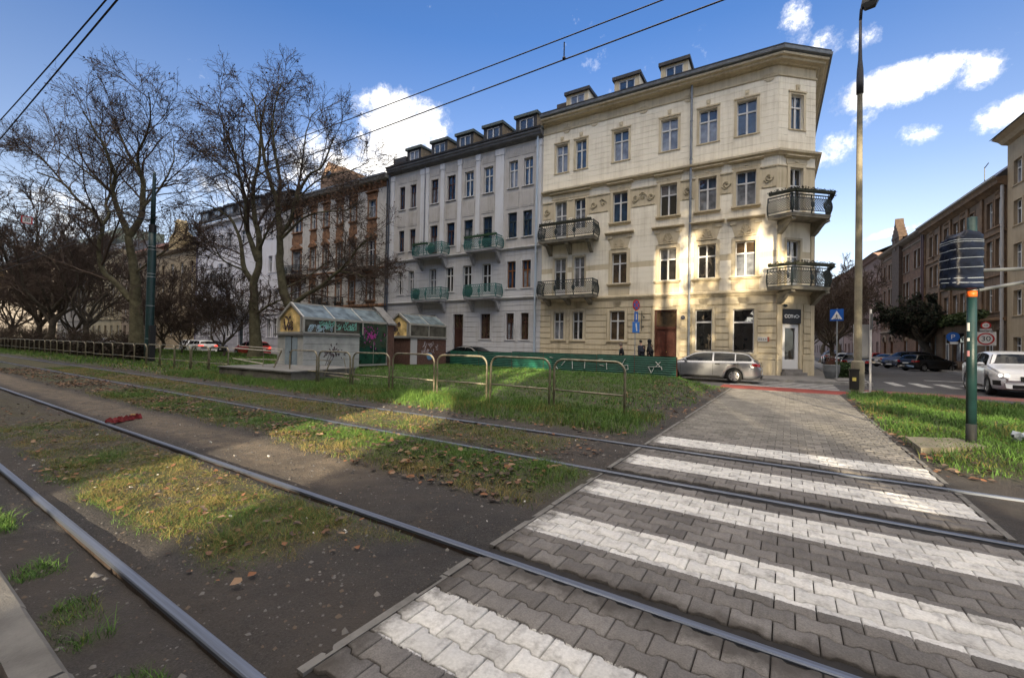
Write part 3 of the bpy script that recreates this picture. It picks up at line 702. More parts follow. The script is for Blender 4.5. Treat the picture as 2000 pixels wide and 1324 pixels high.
def window(par, tf, x0, x1, z0, z1, frame='white', g='room', style='cross', inset=.17, name='window', label=None, fw=.065):
    """casement window in its opening: frame with mullion and transom, then panes as a sub-part"""
    m = MB(tf); y0, y1 = inset, inset + .07; xm = (x0 + x1) / 2; zt = z0 + (z1 - z0) * .655
    e = .004
    m.box(x0 + e, x0 + fw, y0, y1, z0 + e, z1 - e); m.box(x1 - fw, x1 - e, y0, y1, z0 + e, z1 - e); m.box(x0 + fw, x1 - fw, y0, y1, z0 + e, z0 + fw); m.box(x0 + fw, x1 - fw, y0, y1, z1 - fw, z1 - e)
    if style in ('cross', 'tee', 'door'):
        m.box(x0 + fw, x1 - fw, y0 - .02, y1, zt - .04, zt + .045)
        m.box(xm - .05, xm + .05, y0 - .015, y1, z0 + fw, zt - .04)
        if style != 'tee': m.box(xm - .045, xm + .045, y0 - .01, y1, zt + .045, z1 - fw)
        if style == 'door': m.box(x0 + fw, xm - .05, y0 + .01, y1, z0 + fw, z0 + .55); m.box(xm + .05, x1 - fw, y0 + .01, y1, z0 + fw, z0 + .55)
    elif style == 'two': m.box(xm - .04, xm + .04, y0 - .01, y1, z0 + fw, z1 - fw)
    elif style == 'shop':
        zt = z0 + (z1 - z0) * .70; m.box(x0 + fw, x1 - fw, y0 - .02, y1, zt - .05, zt + .05)
    w = m.build(name, FR[frame], par)
    if label: w['label'] = label
    p = MB(tf); yp = y1 - .02; J = lambda: wr.uniform(-.013, .013); zz = zt if style in ('cross', 'door', 'tee', 'shop') else (z0 + z1) / 2
    cm = 1 if wr.random() < .48 else 0; hc = wr.choice((0, 0, 1)); part = wr.uniform(.35, .9)
    for xa, xb in ((x0 + fw, xm), (xm, x1 - fw)):
        for za, zb in ((z0 + fw, zz), (zz, z1 - fw)):
            p.mat(1 if (cm and (zb == zz or hc)) else 0); p.add([(xa, yp + J(), za), (xb, yp + J(), za), (xb, yp + J(), zb), (xa, yp + J(), zb)], [(0, 1, 2, 3)])
    p.build('pane', [GLASS[g], GLASS['net' if g in ('sky', 'room', 'dark', 'warm') else 'room']], w)
    return w
def surround(win, tf, x0, x1, z0, z1, m_, kind, mside=None):
    m = MB(tf); t = .14
    def arch(t, d): m.box(x0 - t, x0 + .01, -d, .0, z0 - .02, z1 + t); m.box(x1 - .01, x1 + t, -d, .0, z0 - .02, z1 + t); m.box(x0 + .01, x1 - .01, -d, 0, z1 - .005, z1 + t)
    def shelf(a, b, z, h=.13, d=.24):
        m.sweep([(0, z), (d * .45, z + h * .2), (d * .6, z + h * .5), (d, z + h * .6), (d, z + h), (0, z + h * 1.25)], [(a, 0), (b, 0)])
        for xx in (a, b):  # returns
            m.box(min(xx, xx), max(xx, xx) + .001, -d * .9, 0, z + h * .6, z + h)
    def sill(d=.16, ex=.16, h=.08): m.box(x0 - ex, x1 + ex, -d, .0, z0 - h - .02, z0 - .02); m.box(x0 - ex + .05, x1 + ex - .05, -d * .6, 0, z0 - h - .09, z0 - h - .02)
    def relief(cx, z, w, h):   # shell rosette
        for k in range(7):
            a = math.pi * (k / 6); m.tube([(cx, -.03, z), (cx + w * .5 * math.cos(a), -.07, z + h * math.sin(a))], [.03, .055], 5)
        m.tube([(cx + w * .62 * math.cos(math.pi * k / 10), -.04, z + h * 1.12 * math.sin(math.pi * k / 10)) for k in range(11)], .035, 5)
        for s_ in (-1, 1):
            m.tube([(cx + s_ * (w * .65 + .10 * math.cos(q)), -.03, z + .12 + .10 * math.sin(q)) for q in [i * .6 for i in range(10)]], .026, 5)
    if kind == 'plain': arch(.10, .03); m.box(x0 - .16, x1 + .16, -.07, 0, z0 - .09, z0 - .02)
    elif kind == 'sill': m.box(x0 - .12, x1 + .12, -.10, 0, z0 - .09, z0 - .02)
    elif kind == 'bare': arch(.12, .035)
    elif kind == 'cream_top':
        arch(.13, .035); m.box(x0 - .15, x1 + .15, -.06, 0, z0 - .08, z0 - .02)
        m.box(x0 - .15, x1 + .15, -.09, 0, z1 + .10, z1 + .19); xm = (x0 + x1) / 2
        m.prism([(xm - .08, -.10, z1 + .12), (xm + .08, -.10, z1 + .12), (xm + .12, -.10, z1 + .52), (xm - .12, -.10, z1 + .52)], (0, .10, 0)); m.ball((xm, -.11, z1 + .34), (.07, .03, .09), 8, 6)
    elif kind == 'cream_2':
        arch(.17, .045); sill(.2, .24); m.box(x0 - .24, x1 + .24, -.04, 0, z1 + .19, z1 + .48); m.ball(((x0 + x1) / 2, -.05, z1 + .33), (.13, .04, .07), 10, 6); shelf(x0 - .36, x1 + .36, z1 + .50)
    elif kind == 'cream_1':
        arch(.20, .045); sill(.22, .30); m.box(x0 - .05, x1 + .05, -.10, 0, z1 + .27, z1 + .34)
        m.prism([(x0 - .05, -.03, z1 + .36), (x1 + .05, -.03, z1 + .36), (x1 + .30, -.05, z1 + 1.22), (x0 - .30, -.05, z1 + 1.22)], (0, .03, 0))
        relief((x0 + x1) / 2, z1 + .42, .50, .48); shelf(x0 - .46, x1 + .46, z1 + 1.24, .15, .27); m.box(x0 - .2, x1 + .2, -.03, 0, z0 - .78, z0 - .12)
        m.box(x0 - .30, x0 + .05, -.10, 0, z1 + .98, z1 + 1.22); m.box(x1 - .05, x1 + .30, -.10, 0, z1 + .98, z1 + 1.22)
    elif kind == 'cream_g':
        arch(.17, .05); m.box(x0 - .2, x1 + .2, -.12, 0, z0 - .10, z0 - .02); xm = (x0 + x1) / 2
        m.prism([(xm - .16, -.06, z1 + .14), (xm + .16, -.06, z1 + .14), (xm + .34, -.06, z1 + .66), (xm - .34, -.06, z1 + .66)], (0, .06, 0))
    elif kind == 'ornate':
        arch(.16, .05); m.box(x0 - .26, x1 + .26, -.16, 0, z0 - .14, z0 - .02); m.box(x0 - .2, x1 + .2, -.04, 0, z1 + .17, z1 + .62); shelf(x0 - .32, x1 + .32, z1 + .62, .14, .26)
        for k in range(5): m.ball((x0 + (k + .5) * (x1 - x0) / 5, -.06, z1 + .38), (.07, .05, .12), 8, 5)
        m.box(x0 - .12, x1 + .12, -.03, 0, z0 - .72, z0 - .15)
    elif kind == 'ornate_gable':
        arch(.16, .05); m.box(x0 - .26, x1 + .26, -.16, 0, z0 - .14, z0 - .02); xm = (x0 + x1) / 2
        m.prism([(x0 - .3, -.2, z1 + .2), (x1 + .3, -.2, z1 + .2), (x1 + .3, -.2, z1 + .34), (xm, -.2, z1 + .95), (x0 - .3, -.2, z1 + .34)], (0, .2, 0)); m.ball((xm, -.2, z1 + .52), (.2, .06, .16), 10, 6)
    s = m.build('window_surround', m_, win)
    return s
def balcony(par, tf, x0, x1, zf, depth, rail_h, slab_m, iron_m, n_br=3, pts=None, boxes=None, flowers=None, br_h=.55, br_x=None, name='balcony', dense=1., inset=0.):
    """slab on scrolled brackets; sub-parts: bellied lattice railing, flower boxes"""
    path = pts or [(x0, -.02), (x0, -depth), (x1, -depth), (x1, -.02)]
    m = MB(tf); m.prism([(p[0], p[1], zf - .16) for p in path], (0, 0, .16)); c = sum(p[0] for p in path) / len(path)
    big = [(c + (p[0] - c) * 1.02, p[1] * 1.03) for p in path]
    m.prism([(p[0], p[1], zf - .052) for p in big], (0, 0, .05))
    for k in range(n_br):
        xb = (br_x[k] if br_x else x0 + .3 + (x1 - x0 - .6) * k / max(1, n_br - 1)); w = .13
        pr = [(0, zf - .165), (-depth * .86, zf - .165), (-depth * .90, zf - .30), (-depth * .62, zf - .36), (-depth * .45, zf - .30 - br_h * .3), (-depth * .25, zf - .2 - br_h * .75), (0, zf - .2 - br_h)]
        m.prism([(xb - w, y, z) for y, z in pr], (2 * w, 0, 0))
    b = m.build(name, slab_m, par)
    # railing: bellied profile swept along the edge
    r = MB(tf); P = [Vector((p[0], p[1], 0)) for p in path]
    def prof(t): return .13 * math.sin(math.pi * min(1, t * 1.15)) * (1 - .35 * t)
    ctr = Vector((c, 0, 0))
    seg = [(P[i], P[i + 1]) for i in range(len(P) - 1)]
    for a, q in seg:
        d = (q - a); L = d.length; d.normalize(); nrm = Vector((d.y, -d.x, 0))
        if nrm.dot((a + q) / 2 - ctr - Vector((0, depth * .1, 0))) < 0: nrm = -nrm
        at = lambda s_, t: a + d * s_ + nrm * (prof(t) - .03) + Vector((0, 0, zf + .03 + t * rail_h))
        for t, w in ((0, .05), (.14, .03), (.80, .03), (.97, .055)): r.bar(at(0, t), at(L, t), w, w)
        n = max(2, int(L / .145 * dense))
        for k in range(-5, n + 1):
            for sg in (1, -1):
                prev = None
                for j in range(6):
                    t = .14 + .66 * j / 5; s_ = (k + (j if sg > 0 else 5 - j)) * L / n
                    p = at(s_, t) if 0 <= s_ <= L else None
                    if p is not None and prev is not None: r.bar(prev, p, .024, .024)
                    prev = p
        for k in range(n + 1):
            p0 = at(k * L / n, .80); r.bar(p0, at(k * L / n, .97), .022, .022)
        for k in range(max(1, int(L / 1.1)) + 1):
            s_ = L * k / max(1, int(L / 1.1))
            for j in range(5): r.bar(at(s_, j / 5), at(s_, (j + 1) / 5), .05, .05)
            if 0 < s_ < L: r.ball(at(s_, .47), (.13, .04, .19), 8, 6)
    r.build('railing', iron_m, b)
    if boxes:
        f = MB(tf); rr = random.Random(int(abs(x0) * 100) + 3)
        for a, q in boxes:
            a, q = Vector(a), Vector(q); L = (q - a).length; n = int(L / .05)
            f.bar(a, q, .18, .14)
            for k in range(n * 5):
                s_ = rr.random(); p = a + (q - a) * s_ + Vector((rr.uniform(-.12, .12), rr.uniform(-.12, .12), rr.uniform(-.05, .17))); v = Vector((rr.uniform(-1, 1), rr.uniform(-1, 1), rr.uniform(-.6, 1.))).normalized() * rr.uniform(.05, .11); w = v.cross(Vector((rr.random(), rr.random(), rr.random()))).normalized() * .025
                f.add([p - w, p + v * .6 + w, p + v, p + v * .5 - w * 1.4], [(0, 1, 2, 3)])
        f.build('flower_box', flowers, b)
    return b
def dormer(par, tf, x0, x1, y0, zb, zt, yb, m_face, m_roof, frame='white', gl='sky', side=.0, m_cheek=None):
    m = MB(tf); h = zt - zb
    m.mat(0); wall_front(m, x0, x1, zb, zt - .22, [(x0 + .32, x1 - .30, zb + .05, zt - .36)], depth=.12, y=y0)
    m.mat(2); m.poly([(x0, y0, zb), (x0, y0, zt - .22), (x0, yb, zt - .12)]); m.poly([(x1, y0, zb), (x1, yb, zt - .12), (x1, y0, zt - .22)])
    m.mat(1); m.add([(x0 - .12, y0 - .16, zt - .25), (x1 + .12, y0 - .16, zt - .25), (x1 + .12, y0 - .16, zt - .02), (x0 - .12, y0 - .16, zt - .02), (x0 - .12, yb + .1, zt - .10), (x1 + .12, yb + .1, zt - .10), (x1 + .12, yb + .1, zt + .10), (x0 - .12, yb + .1, zt + .10)], [(0, 1, 2, 3), (3, 2, 6, 7), (0, 3, 7, 4), (1, 5, 6, 2), (0, 4, 5, 1)])
    d = m.build('dormer', [m_face, m_roof, m_cheek or m_face], par)
    window(d, (tf or Matrix()) @ Matrix.Translation((0, y0, 0)), x0 + .32, x1 - .30, zb + .05, zt - .36, frame, gl, 'two', inset=.03, fw=.07)
    return d
def pipe(par, tf, x, z0, z1, m_, y=-.10, r=.06, top=None):
    m = MB(tf); m.tube([(x, y, z0), (x, y, z1)] + ([top] if top else []), r, 8)
    z = z0 + .8
    while z < z1: m.lathe([(r + .02, z), (r + .02, z + .06)], 8, (x, y, 0)); z += 2.4
    return m.build('downpipe', m_, par, smooth=False)

PC = plaster('cream plaster', (.86, .80, .655), .24, .6); PB = plaster('beige plaster', (.61, .525, .365), .28, .7); PBG = plaster('ground floor beige', (.59, .51, .355), .30, .5)
def relief_mat(name, col):
    if name in _M: return _M[name]
    m = mat(name, col, .9, noise=.35, nscale=3.5)
    nt = m.node_tree; b = nt.nodes['Principled BSDF']; tc = nd(nt, 'ShaderNodeTexCoord')
    w = nd(nt, 'ShaderNodeTexNoise', ins={'Scale': 1.6, 'Detail': 2.}); lk(nt, tc.outputs['Object'], w.inputs['Vector'])
    v = vmath(nt, 'ADD', tc.outputs['Object'], vmath(nt, 'SCALE', w.outputs['Color']).outputs[0]); v.inputs[1].default_value = (0, 0, 0)
    n = nd(nt, 'ShaderNodeTexVoronoi', feature='SMOOTH_F1', ins={'Scale': 4.2}); lk(nt, tc.outputs['Object'], n.inputs['Vector'])
    r = ramp(nt, n.outputs['Distance'], [(.15, 1.), (.30, .2), (.42, .85), (.6, 0.)])
    bp = nd(nt, 'ShaderNodeBump', ins={'Strength': .8, 'Distance': .06}); lk(nt, r, bp.inputs['Height']); lk(nt, bp.outputs[0], b.inputs['Normal'])
    return m
PR = relief_mat('beige relief', (.44, .38, .25))
IRON = mat('iron black green', (.020, .030, .030), .5, noise=.3); VERD = mat('iron verdigris', (.045, .16, .15), .55, noise=.4, nscale=6)
ZINC = mat('zinc gutter', (.24, .26, .28), .5, metal=.3, noise=.3, nscale=3); ROOFD = mat('roof sheet dark', (.035, .035, .038), .6, noise=.4, nscale=2); ROOFG = mat('roof sheet green grey', (.07, .09, .085), .6, noise=.3, nscale=2)
FLOW = mat('dark winter plants', (.030, .034, .020), .8, noise=.6, nscale=30); FLOWG = mat('green plants', (.030, .080, .035), .8, noise=.6, nscale=30)
P0 = (-.691, 28.6, 0.); YAW = R(1.65)

def scrolls(m, x0, x1, z0, z1, y=-.03):
    """stucco tendrils and rosettes in a frieze panel"""
    L = x1 - x0; h = z1 - z0; zc = (z0 + z1) / 2; n = max(1, int(L / .46))
    for k in range(n):
        c = x0 + (k + .5) * L / n; s = 1 if k % 2 else -1
        m.tube([(c + .23 * math.cos(t) * (1 - t / 9), y, zc + s * .21 * math.sin(t) * (1 - t / 9) * min(1.2, h)) for t in [i * .5 for i in range(15)]], .034, 5)
        m.ball((c, y - .01, zc), (.055, .04, .055), 7, 5)
        m.tube([(c - .26, y, zc + s * .16), (c - .1, y, zc + s * .30), (c + .08, y, zc + s * .26)], [.025, .04, .012], 5)
    m.box(x0, x1, -.035, 0, z0, z0 + .05); m.box(x0, x1, -.035, 0, z1 - .05, z1)

def cream_house():
    t = thing('tenement_house', 'cream corner tenement with cut-off corner, iron balconies and shop on the ground floor', 'building', P0, YAW, 'tenement houses along the tram street')
    I = Matrix(); CH = Matrix.Translation((.1, 0, 0)) @ Matrix.Rotation(R(41), 4, 'Z'); LC = 2.46
    cols = [(-13.82, -12.88), (-12.29, -11.45), (-9.5, -8.46), (-6.37, -5.31), (-4.08, -3.04), (-2.0, -.95)]
    T = [(a, b, 14.15, 16.2) for a, b in cols]
    F2 = [(a, b, 9.95 if i > 1 else (9.03 if i == 0 else 9.9), 12.0) for i, (a, b) in enumerate(cols)]
    F1 = [(a, b, 5.8 if i > 1 else (5.08 if i == 0 else 5.7), 7.87) for i, (a, b) in enumerate(cols)]
    G = [(-13.8, -12.97, 1.97, 3.97), (-12.33, -11.5, 1.97, 3.97), (-9.58, -8.53, 1.95, 3.96), (-6.62, -5.22, .28, 3.94), (-4.17, -3.2, 1.34, 3.9), (-2.1, -.98, 1.28, 3.88)]
    CW = [(.80, 1.66, 14.2, 16.2), (.78, 1.66, 9.03, 11.97), (.62, 1.52, 5.08, 7.8), (.42, 1.56, .42, 3.86)]
    hol = T + F2 + F1 + G
    zones = [(17.2, 18.1, 1), (0, 4.8, 2), (6.80, 7.16, 1), (10.75, 12.02, 1)]
    m = MB(); m.mat(0)
    wall_front(m, -14.85, .1, -.1, 18.24, hol, zones)
    lv = lambda a, b, n: [a + (b - a) * i / n for i in range(n + 1)]
    courses(m, -14.85, .1, lv(13.05, 17.15, 11), hol, .016, .011, 0, .14)
    courses(m, -14.85, .1, lv(8.1, 10.74, 7), hol, .016, .011, 0, .22); courses(m, -14.85, .1, lv(12.08, 12.6, 2), hol, .016, .011, 0, .45); courses(m, -14.85, .1, lv(4.98, 6.78, 5), hol, .016, .011, 0, .22); courses(m, -14.85, .1, lv(7.18, 8.1, 3), hol, .016, .011, 0, .22)
    courses(m, -14.85, .1, [1.30, 1.64, 2.05, 2.46, 2.87, 3.28, 3.69, 4.15, 4.62], hol, .05, .06, 2, .20)
    m.mat(2); courses(m, -14.85, .1, [-.1, .95, 1.28], [G[3]], .02, .09, 2, .16)
    m.tf = CH
    wall_front(m, 0, LC, -.1, 18.24, CW, zones); ch = CW
    courses(m, .0, LC, lv(13.05, 17.15, 11), ch, .016, .011, 0, .16); courses(m, 0, LC, lv(4.98, 6.8, 5), ch, .016, .011, 0, .2)
    courses(m, .0, LC, [1.30, 1.64, 2.05, 2.46, 2.87, 3.28, 3.69, 4.15, 4.62], ch, .05, .05, 2, .20); courses(m, 0, LC, [-.1, .95, 1.28], ch, .02, .07, 2, .16)
    m.tf = None; ex, ey = (CH @ Vector((LC, 0, 0))).xy
    m.mat(0); m.quad((ex, ey, -.1), (ex, 16, -.1), (ex, 16, 18.2), (ex, ey, 18.2)); m.quad((ex, 16, -.1), (-14.85, 16, -.1), (-14.85, 16, 18.6), (ex, 16, 18.6)); m.quad((-14.85, 16, -.1), (-14.85, 0, -.1), (-14.85, 0, 18.6), (-14.85, 16, 18.6))
    m.build('wall', [PC, PB, PBG], t)
    path = [(-14.85, 0), (.1, 0), (ex, ey), (ex, 16)]
    c = MB(); c.sweep([(0, 17.15), (.07, 17.16), (.09, 17.24), (0, 17.27)], path); c.sweep([(0, 17.78), (.12, 17.79), (.20, 17.87), (.42, 17.90), (.46, 18.02), (.60, 18.05), (.62, 18.16), (.3, 18.22), (0, 18.24)], path)
    c.sweep([(0, 12.60), (.10, 12.62), (.16, 12.70), (.30, 12.75), (.32, 12.86), (0, 12.95)], path); c.sweep([(0, 4.66), (.06, 4.67), (.10, 4.78), (.19, 4.82), (.20, 4.91), (0, 4.97)], path)
    for x in (-13.0, -10.9, -7.5, -4.7, -.35):
        c.box(x - .34, x + .34, -.045, 0, 17.28, 17.77)
        for k in range(3): c.box(x - .24 + k * .18, x - .12 + k * .18, -.08, -.045, 17.34, 17.72)
        c.prism([(x + .26 * math.cos(a), -.05, 17.14 - .20 * math.sin(a)) for a in [math.pi * i / 8 for i in range(9)]], (0, .05, 0))
    for tf in (I, CH):
        c.tf = tf; c.box(*((-14.85, .1) if tf is I else (0, LC)), -.05, 0, 12.0, 12.06)
    c.build('cornice', PB, t)
    xs = [-14.8] + [q for a, b in ((-14.1, -11.2), (-9.8, -8.2), (-6.67, -5.05), (-4.35, -2.78), (-2.25, -.7)) for q in (a, b)] + [.05]
    for i in range(0, len(xs), 2):
        if xs[i + 1] - xs[i] > .3: f = MB(); scrolls(f, xs[i] + .02, xs[i + 1] - .02, 10.8, 12.0); f.build('frieze', PR, t)
    g = MB(); g.sweep([(.50, 18.20), (.60, 18.23), (.74, 18.26), (.78, 18.40), (.66, 18.43), (.52, 18.33)], path); g.build('gutter', ZINC, t)
    rf = MB(); n = len(path); op = [(-14.9, -.66), (.34, -.66), (ex + .66, ey - .26), (ex + .66, 16)]; ip = [(-14.9, 5.2), (-2.2, 5.2), (-2.2, 5.2), (-2.2, 16)]
    for i in range(3): rf.quad((*op[i], 18.44), (*op[i + 1], 18.44), (*ip[i + 1], 20.9), (*ip[i], 20.9))
    rf.quad((-14.9, 5.2, 20.9), (-2.2, 5.2, 20.9), (-2.2, 16, 21.0), (-14.9, 16, 21.0)); rf.sweep([(.70, 18.40), (.72, 18.54), (.66, 18.55)], path)
    roof = rf.build('roof', ROOFD, t)
    ck = MB(); ck.box(-14.6, -13.7, 1.6, 2.5, 19, 20.25); ck.build('chimney', mat('chimney dark', (.07, .06, .055), .9, noise=.4, nscale=4), roof)
    for x0, x1 in ((-13.35, -11.62), (-9.7, -7.97), (-6.57, -4.85)): dormer(t, I, x0, x1, .6, 18.75, 20.3, 4.0, PB, ROOFD, gl='sky', m_cheek=PC)
    for i, h in enumerate(T): w = window(t, I, *h, g='sky'); surround(w, I, *h, PB, 'cream_top')
    for i, h in enumerate(F2): w = window(t, I, *h, g='sky' if i != 3 else 'curtain', style='door' if i == 0 else 'cross'); surround(w, I, *h, PB, 'cream_2' if i > 1 else 'bare')
    for i, h in enumerate(F1): w = window(t, I, *h, g=['curtain', 'curtain', 'warm', 'curtain', 'room', 'warm'][i], style='door' if i == 0 else 'cross'); surround(w, I, *h, PB, 'cream_1' if i > 1 else 'bare')
    e = MB(); 
    for z in (12.5,): e.sweep([(0, z), (.10, z + .03), (.22, z + .08), (.22, z + .13), (0, z + .17)], [(-14.25, 0), (-11.05, 0)])
    e.box(-14.1, -11.2, -.04, 0, 12.16, 12.48); e.build('entablature', PB, t)
    for i, h in enumerate(G):
        if i == 3: continue
        w = window(t, I, *h, g=['room', 'room', 'warm', None, 'dark', 'dark'][i], style='shop' if i > 3 else 'cross', name='shop_window' if i > 3 else 'window'); surround(w, I, *h, PBG, 'cream_g')
    # street door
    h = G[3]; dm = mat('door mahogany', (.085, .024, .014), .45, noise=.4, nscale=6); d = MB()
    d.box(h[0] + .005, h[1] - .005, .22, .30, .28, 2.72); d.box(h[0] + .005, h[0] + .10, .16, .30, .28, 3.93); d.box(h[1] - .10, h[1] - .005, .16, .30, .28, 3.93); d.box(h[0] + .1, h[1] - .1, .16, .30, 2.72, 2.86); d.box(h[0] + .1, h[1] - .1, .17, .30, 3.84, 3.93)
    for s in (0, 1):
        xa = h[0] + .16 + s * .56; d.box(xa, xa + .52, .18, .22, .34, 1.0); d.box(xa + .04, xa + .48, .15, .18, .44, .90); d.box(xa, xa + .52, .18, .22, 1.10, 2.3); d.box(xa + .05, xa + .47, .15, .18, 1.2, 2.1)
        d.prism([(xa + .26 + .26 * math.cos(a), .17, 2.30 + .26 * math.sin(a)) for a in [math.pi * k / 10 for k in range(11)]], (0, .05, 0))
    do = d.build('door', dm, t); surround(do, I, *h, PBG, 'bare')
    p = MB(); p.quad((h[0] + .1, .27, 2.86), (h[1] - .1, .27, 2.86), (h[1] - .1, .27, 3.84), (h[0] + .1, .27, 3.84)); p.build('pane', GLASS['warm'], do)
    k = MB(); k.ball((-5.86, .12, 1.25), .035); k.build('handle', mat('brass', (.5, .35, .12), .3, metal=1.), do)
    p = MB(); p.prism([(-5.92 - .42, -.07, 4.10), (-5.92 + .42, -.07, 4.10), (-5.92 + .30, -.07, 4.62), (-5.92 - .30, -.07, 4.62)], (0, .01, 0)); p.build('keystone', PBG, t)
    # corner: windows, shop door, sign
    for i, h in enumerate(CW[:3]):
        w = window(t, CH, *h, g=['sky', 'room', 'dark'][i], style='cross' if i == 0 else 'door'); surround(w, CH, *h, PB, ['cream_top', 'cream_2', 'bare'][i])
    e = MB(CH); e.box(.02, .26, -.06, 0, 5.0, 9.0); e.box(LC - .26, LC - .02, -.06, 0, 5.0, 9.0); e.box(.02, .26, -.07, 0, 1.3, 4.6); e.box(LC - .26, LC - .02, -.07, 0, 1.3, 4.6); e.build('pilaster', PB, t)
    h = CW[3]; d = MB(CH); d.box(h[0] + .01, h[0] + .24, .10, .22, .44, 3.0); d.box(h[1] - .24, h[1] - .01, .10, .22, .44, 3.0); d.box(h[0] + .24, h[1] - .24, .10, .22, .44, .98); d.box(h[0] + .24, h[1] - .24, .10, .22, 2.78, 3.0)
    do = d.build('shop_door', mat('door white', (.66, .66, .66), .4), t)
    p = MB(CH); p.quad((h[0] + .24, .17, .98), (h[1] - .24, .17, .98), (h[1] - .24, .17, 2.78), (h[0] + .24, .17, 2.78)); p.build('pane', GLASS['dark'], do)
    k = MB(CH); k.bar((h[0] + .18, .06, 1.5), (h[0] + .18, .06, 2.0), .03); k.build('handle', mat('steel', (.6, .6, .6), .3, metal=1.), do)
    sg = MB(CH); sg.box(h[0] - .02, h[1] + .02, -.05, .08, 3.04, 3.85); so = sg.build('shop_sign', mat('sign black', (.012, .013, .018), .4), t)
    wm = mat('sign white', (.75, .75, .75), .5)
    lt = MB(CH); zc = 3.44; x = h[0] + .08; y = -.06; st = .022
    def ring(cx, rx, rz_, a0=0., a1=6.2832, n=18): lt.tube([(cx + rx * math.cos(a0 + (a1 - a0) * i / n), y, zc + rz_ * math.sin(a0 + (a1 - a0) * i / n)) for i in range(n + 1)], st, 5)
    ring(x + .10, .085, .085, .6, 5.7); ring(x + .30, .085, .085); lt.bar((x + .40, y, zc + .08), (x + .50, y, zc + .08), .03); lt.bar((x + .45, y, zc + .08), (x + .45, y, zc - .09), .03)
    lt.bar((x + .52, y, zc - .09), (x + .52, y, zc + .08), .03); ring(x + .58, .05, .05, -1.57, 1.57, 8); lt.bar((x + .63, y, zc - .09), (x + .70, y, zc + .05), .03); ring(x + .80, .095, .085); lt.ball((x + .94, y, zc), .03, 8, 6)
    lt.build('lettering', wm, so)
    st_ = MB(CH); st_.box(h[0] - .12, h[1] + .12, -.42, .0, -.02, .26); st_.box(h[0] - .02, h[1] + .02, -.2, .1, .26, .43); st_.build('doorstep', mat('step stone', (.22, .21, .20), .9, noise=.3, nscale=4), t)
    lm = MB(CH); lm.tube([(.36, -.02, 4.06), (.36, -.22, 4.10)], .02, 6); lm.lathe([(.02, 4.1), (.09, 4.06), (.11, 3.98), (.02, 3.92)], 12, (.36, -.26, 0)); lm.build('wall_lamp', IRON, t)
    b = MB(); b.box(-.80, -.32, -.10, -.06, 1.98, 2.24); so = b.build('plaque', mat('plaque white', (.55, .54, .50), .5), t)
    b = MB(); b.box(-.32, -.22, -.10, -.06, 1.98, 2.24); b.build('plaque_edge', mat('plaque red', (.35, .09, .05), .5), so)
    for k in range(4):
        q = MB(); q.box(-.76 + k * .11, -.69 + k * .11, -.104, -.1, 2.06, 2.16); q.build('lettering', mat('plaque ink', (.25, .24, .22), .6), so)
    q = MB(); q.lathe([(.0, -.02), (.13, -.02), (.14, .03), (0, .06)], 12, (-4.86, -.10, 3.42), 'y'); q.build('house_sign', mat('enamel dark', (.05, .05, .07), .4), t)
    q = MB(); q.box(-7.42, -7.38, -.08, -.04, 2.6, 3.9); q.tube([(-7.4, -.08, 3.55), (-7.3, -.3, 3.6), (-7.2, -.34, 3.5)], .02, 6); q.ball((-7.2, -.34, 3.46), .06, 8, 6); q.ball((-7.28, -.2, 2.85), .06, 8, 6); q.build('wall_bracket', IRON, t)
    # balconies
    SL = mat('balcony stone', (.25, .23, .18), .9, noise=.45, nscale=2.5)
    for z, hb in ((9.0, .75), (5.02, .45)):
        balcony(t, I, -14.6, -10.45, z, 1.02, 1.08, SL, IRON, 3, br_h=hb, br_x=[-14.1, -12.55, -10.95], boxes=[((-14.5, -1.12, z + 1.12), (-10.6, -1.12, z + 1.12))] if z > 8 else None, flowers=FLOW)
        pts = [(-.62, -.02), (-.05, -1.12), (2.35, -1.12), (3.1, -.02)]
        zr = z + 1.16
        b = balcony(t, CH, -.5, 2.9, z - .02, 1.15, 1.04, SL, IRON, 2, pts=pts, br_h=.75, br_x=[.14, LC - .14], boxes=[((-.75, -.25, zr), (-.05, -1.3, zr)), ((-.05, -1.3, zr), (2.35, -1.3, zr)), ((2.35, -1.3, zr), (3.25, -.2, zr))], flowers=FLOW)
    pipe(t, I, -4.5, .4, 18.0, ZINC, -.16, .075)
    hp = MB(); hp.tube([(-4.5, -.16, 18.0), (-4.5, -.52, 18.22)], .07, 8); hp.build('downpipe', ZINC, t)
    return t
cream_house()

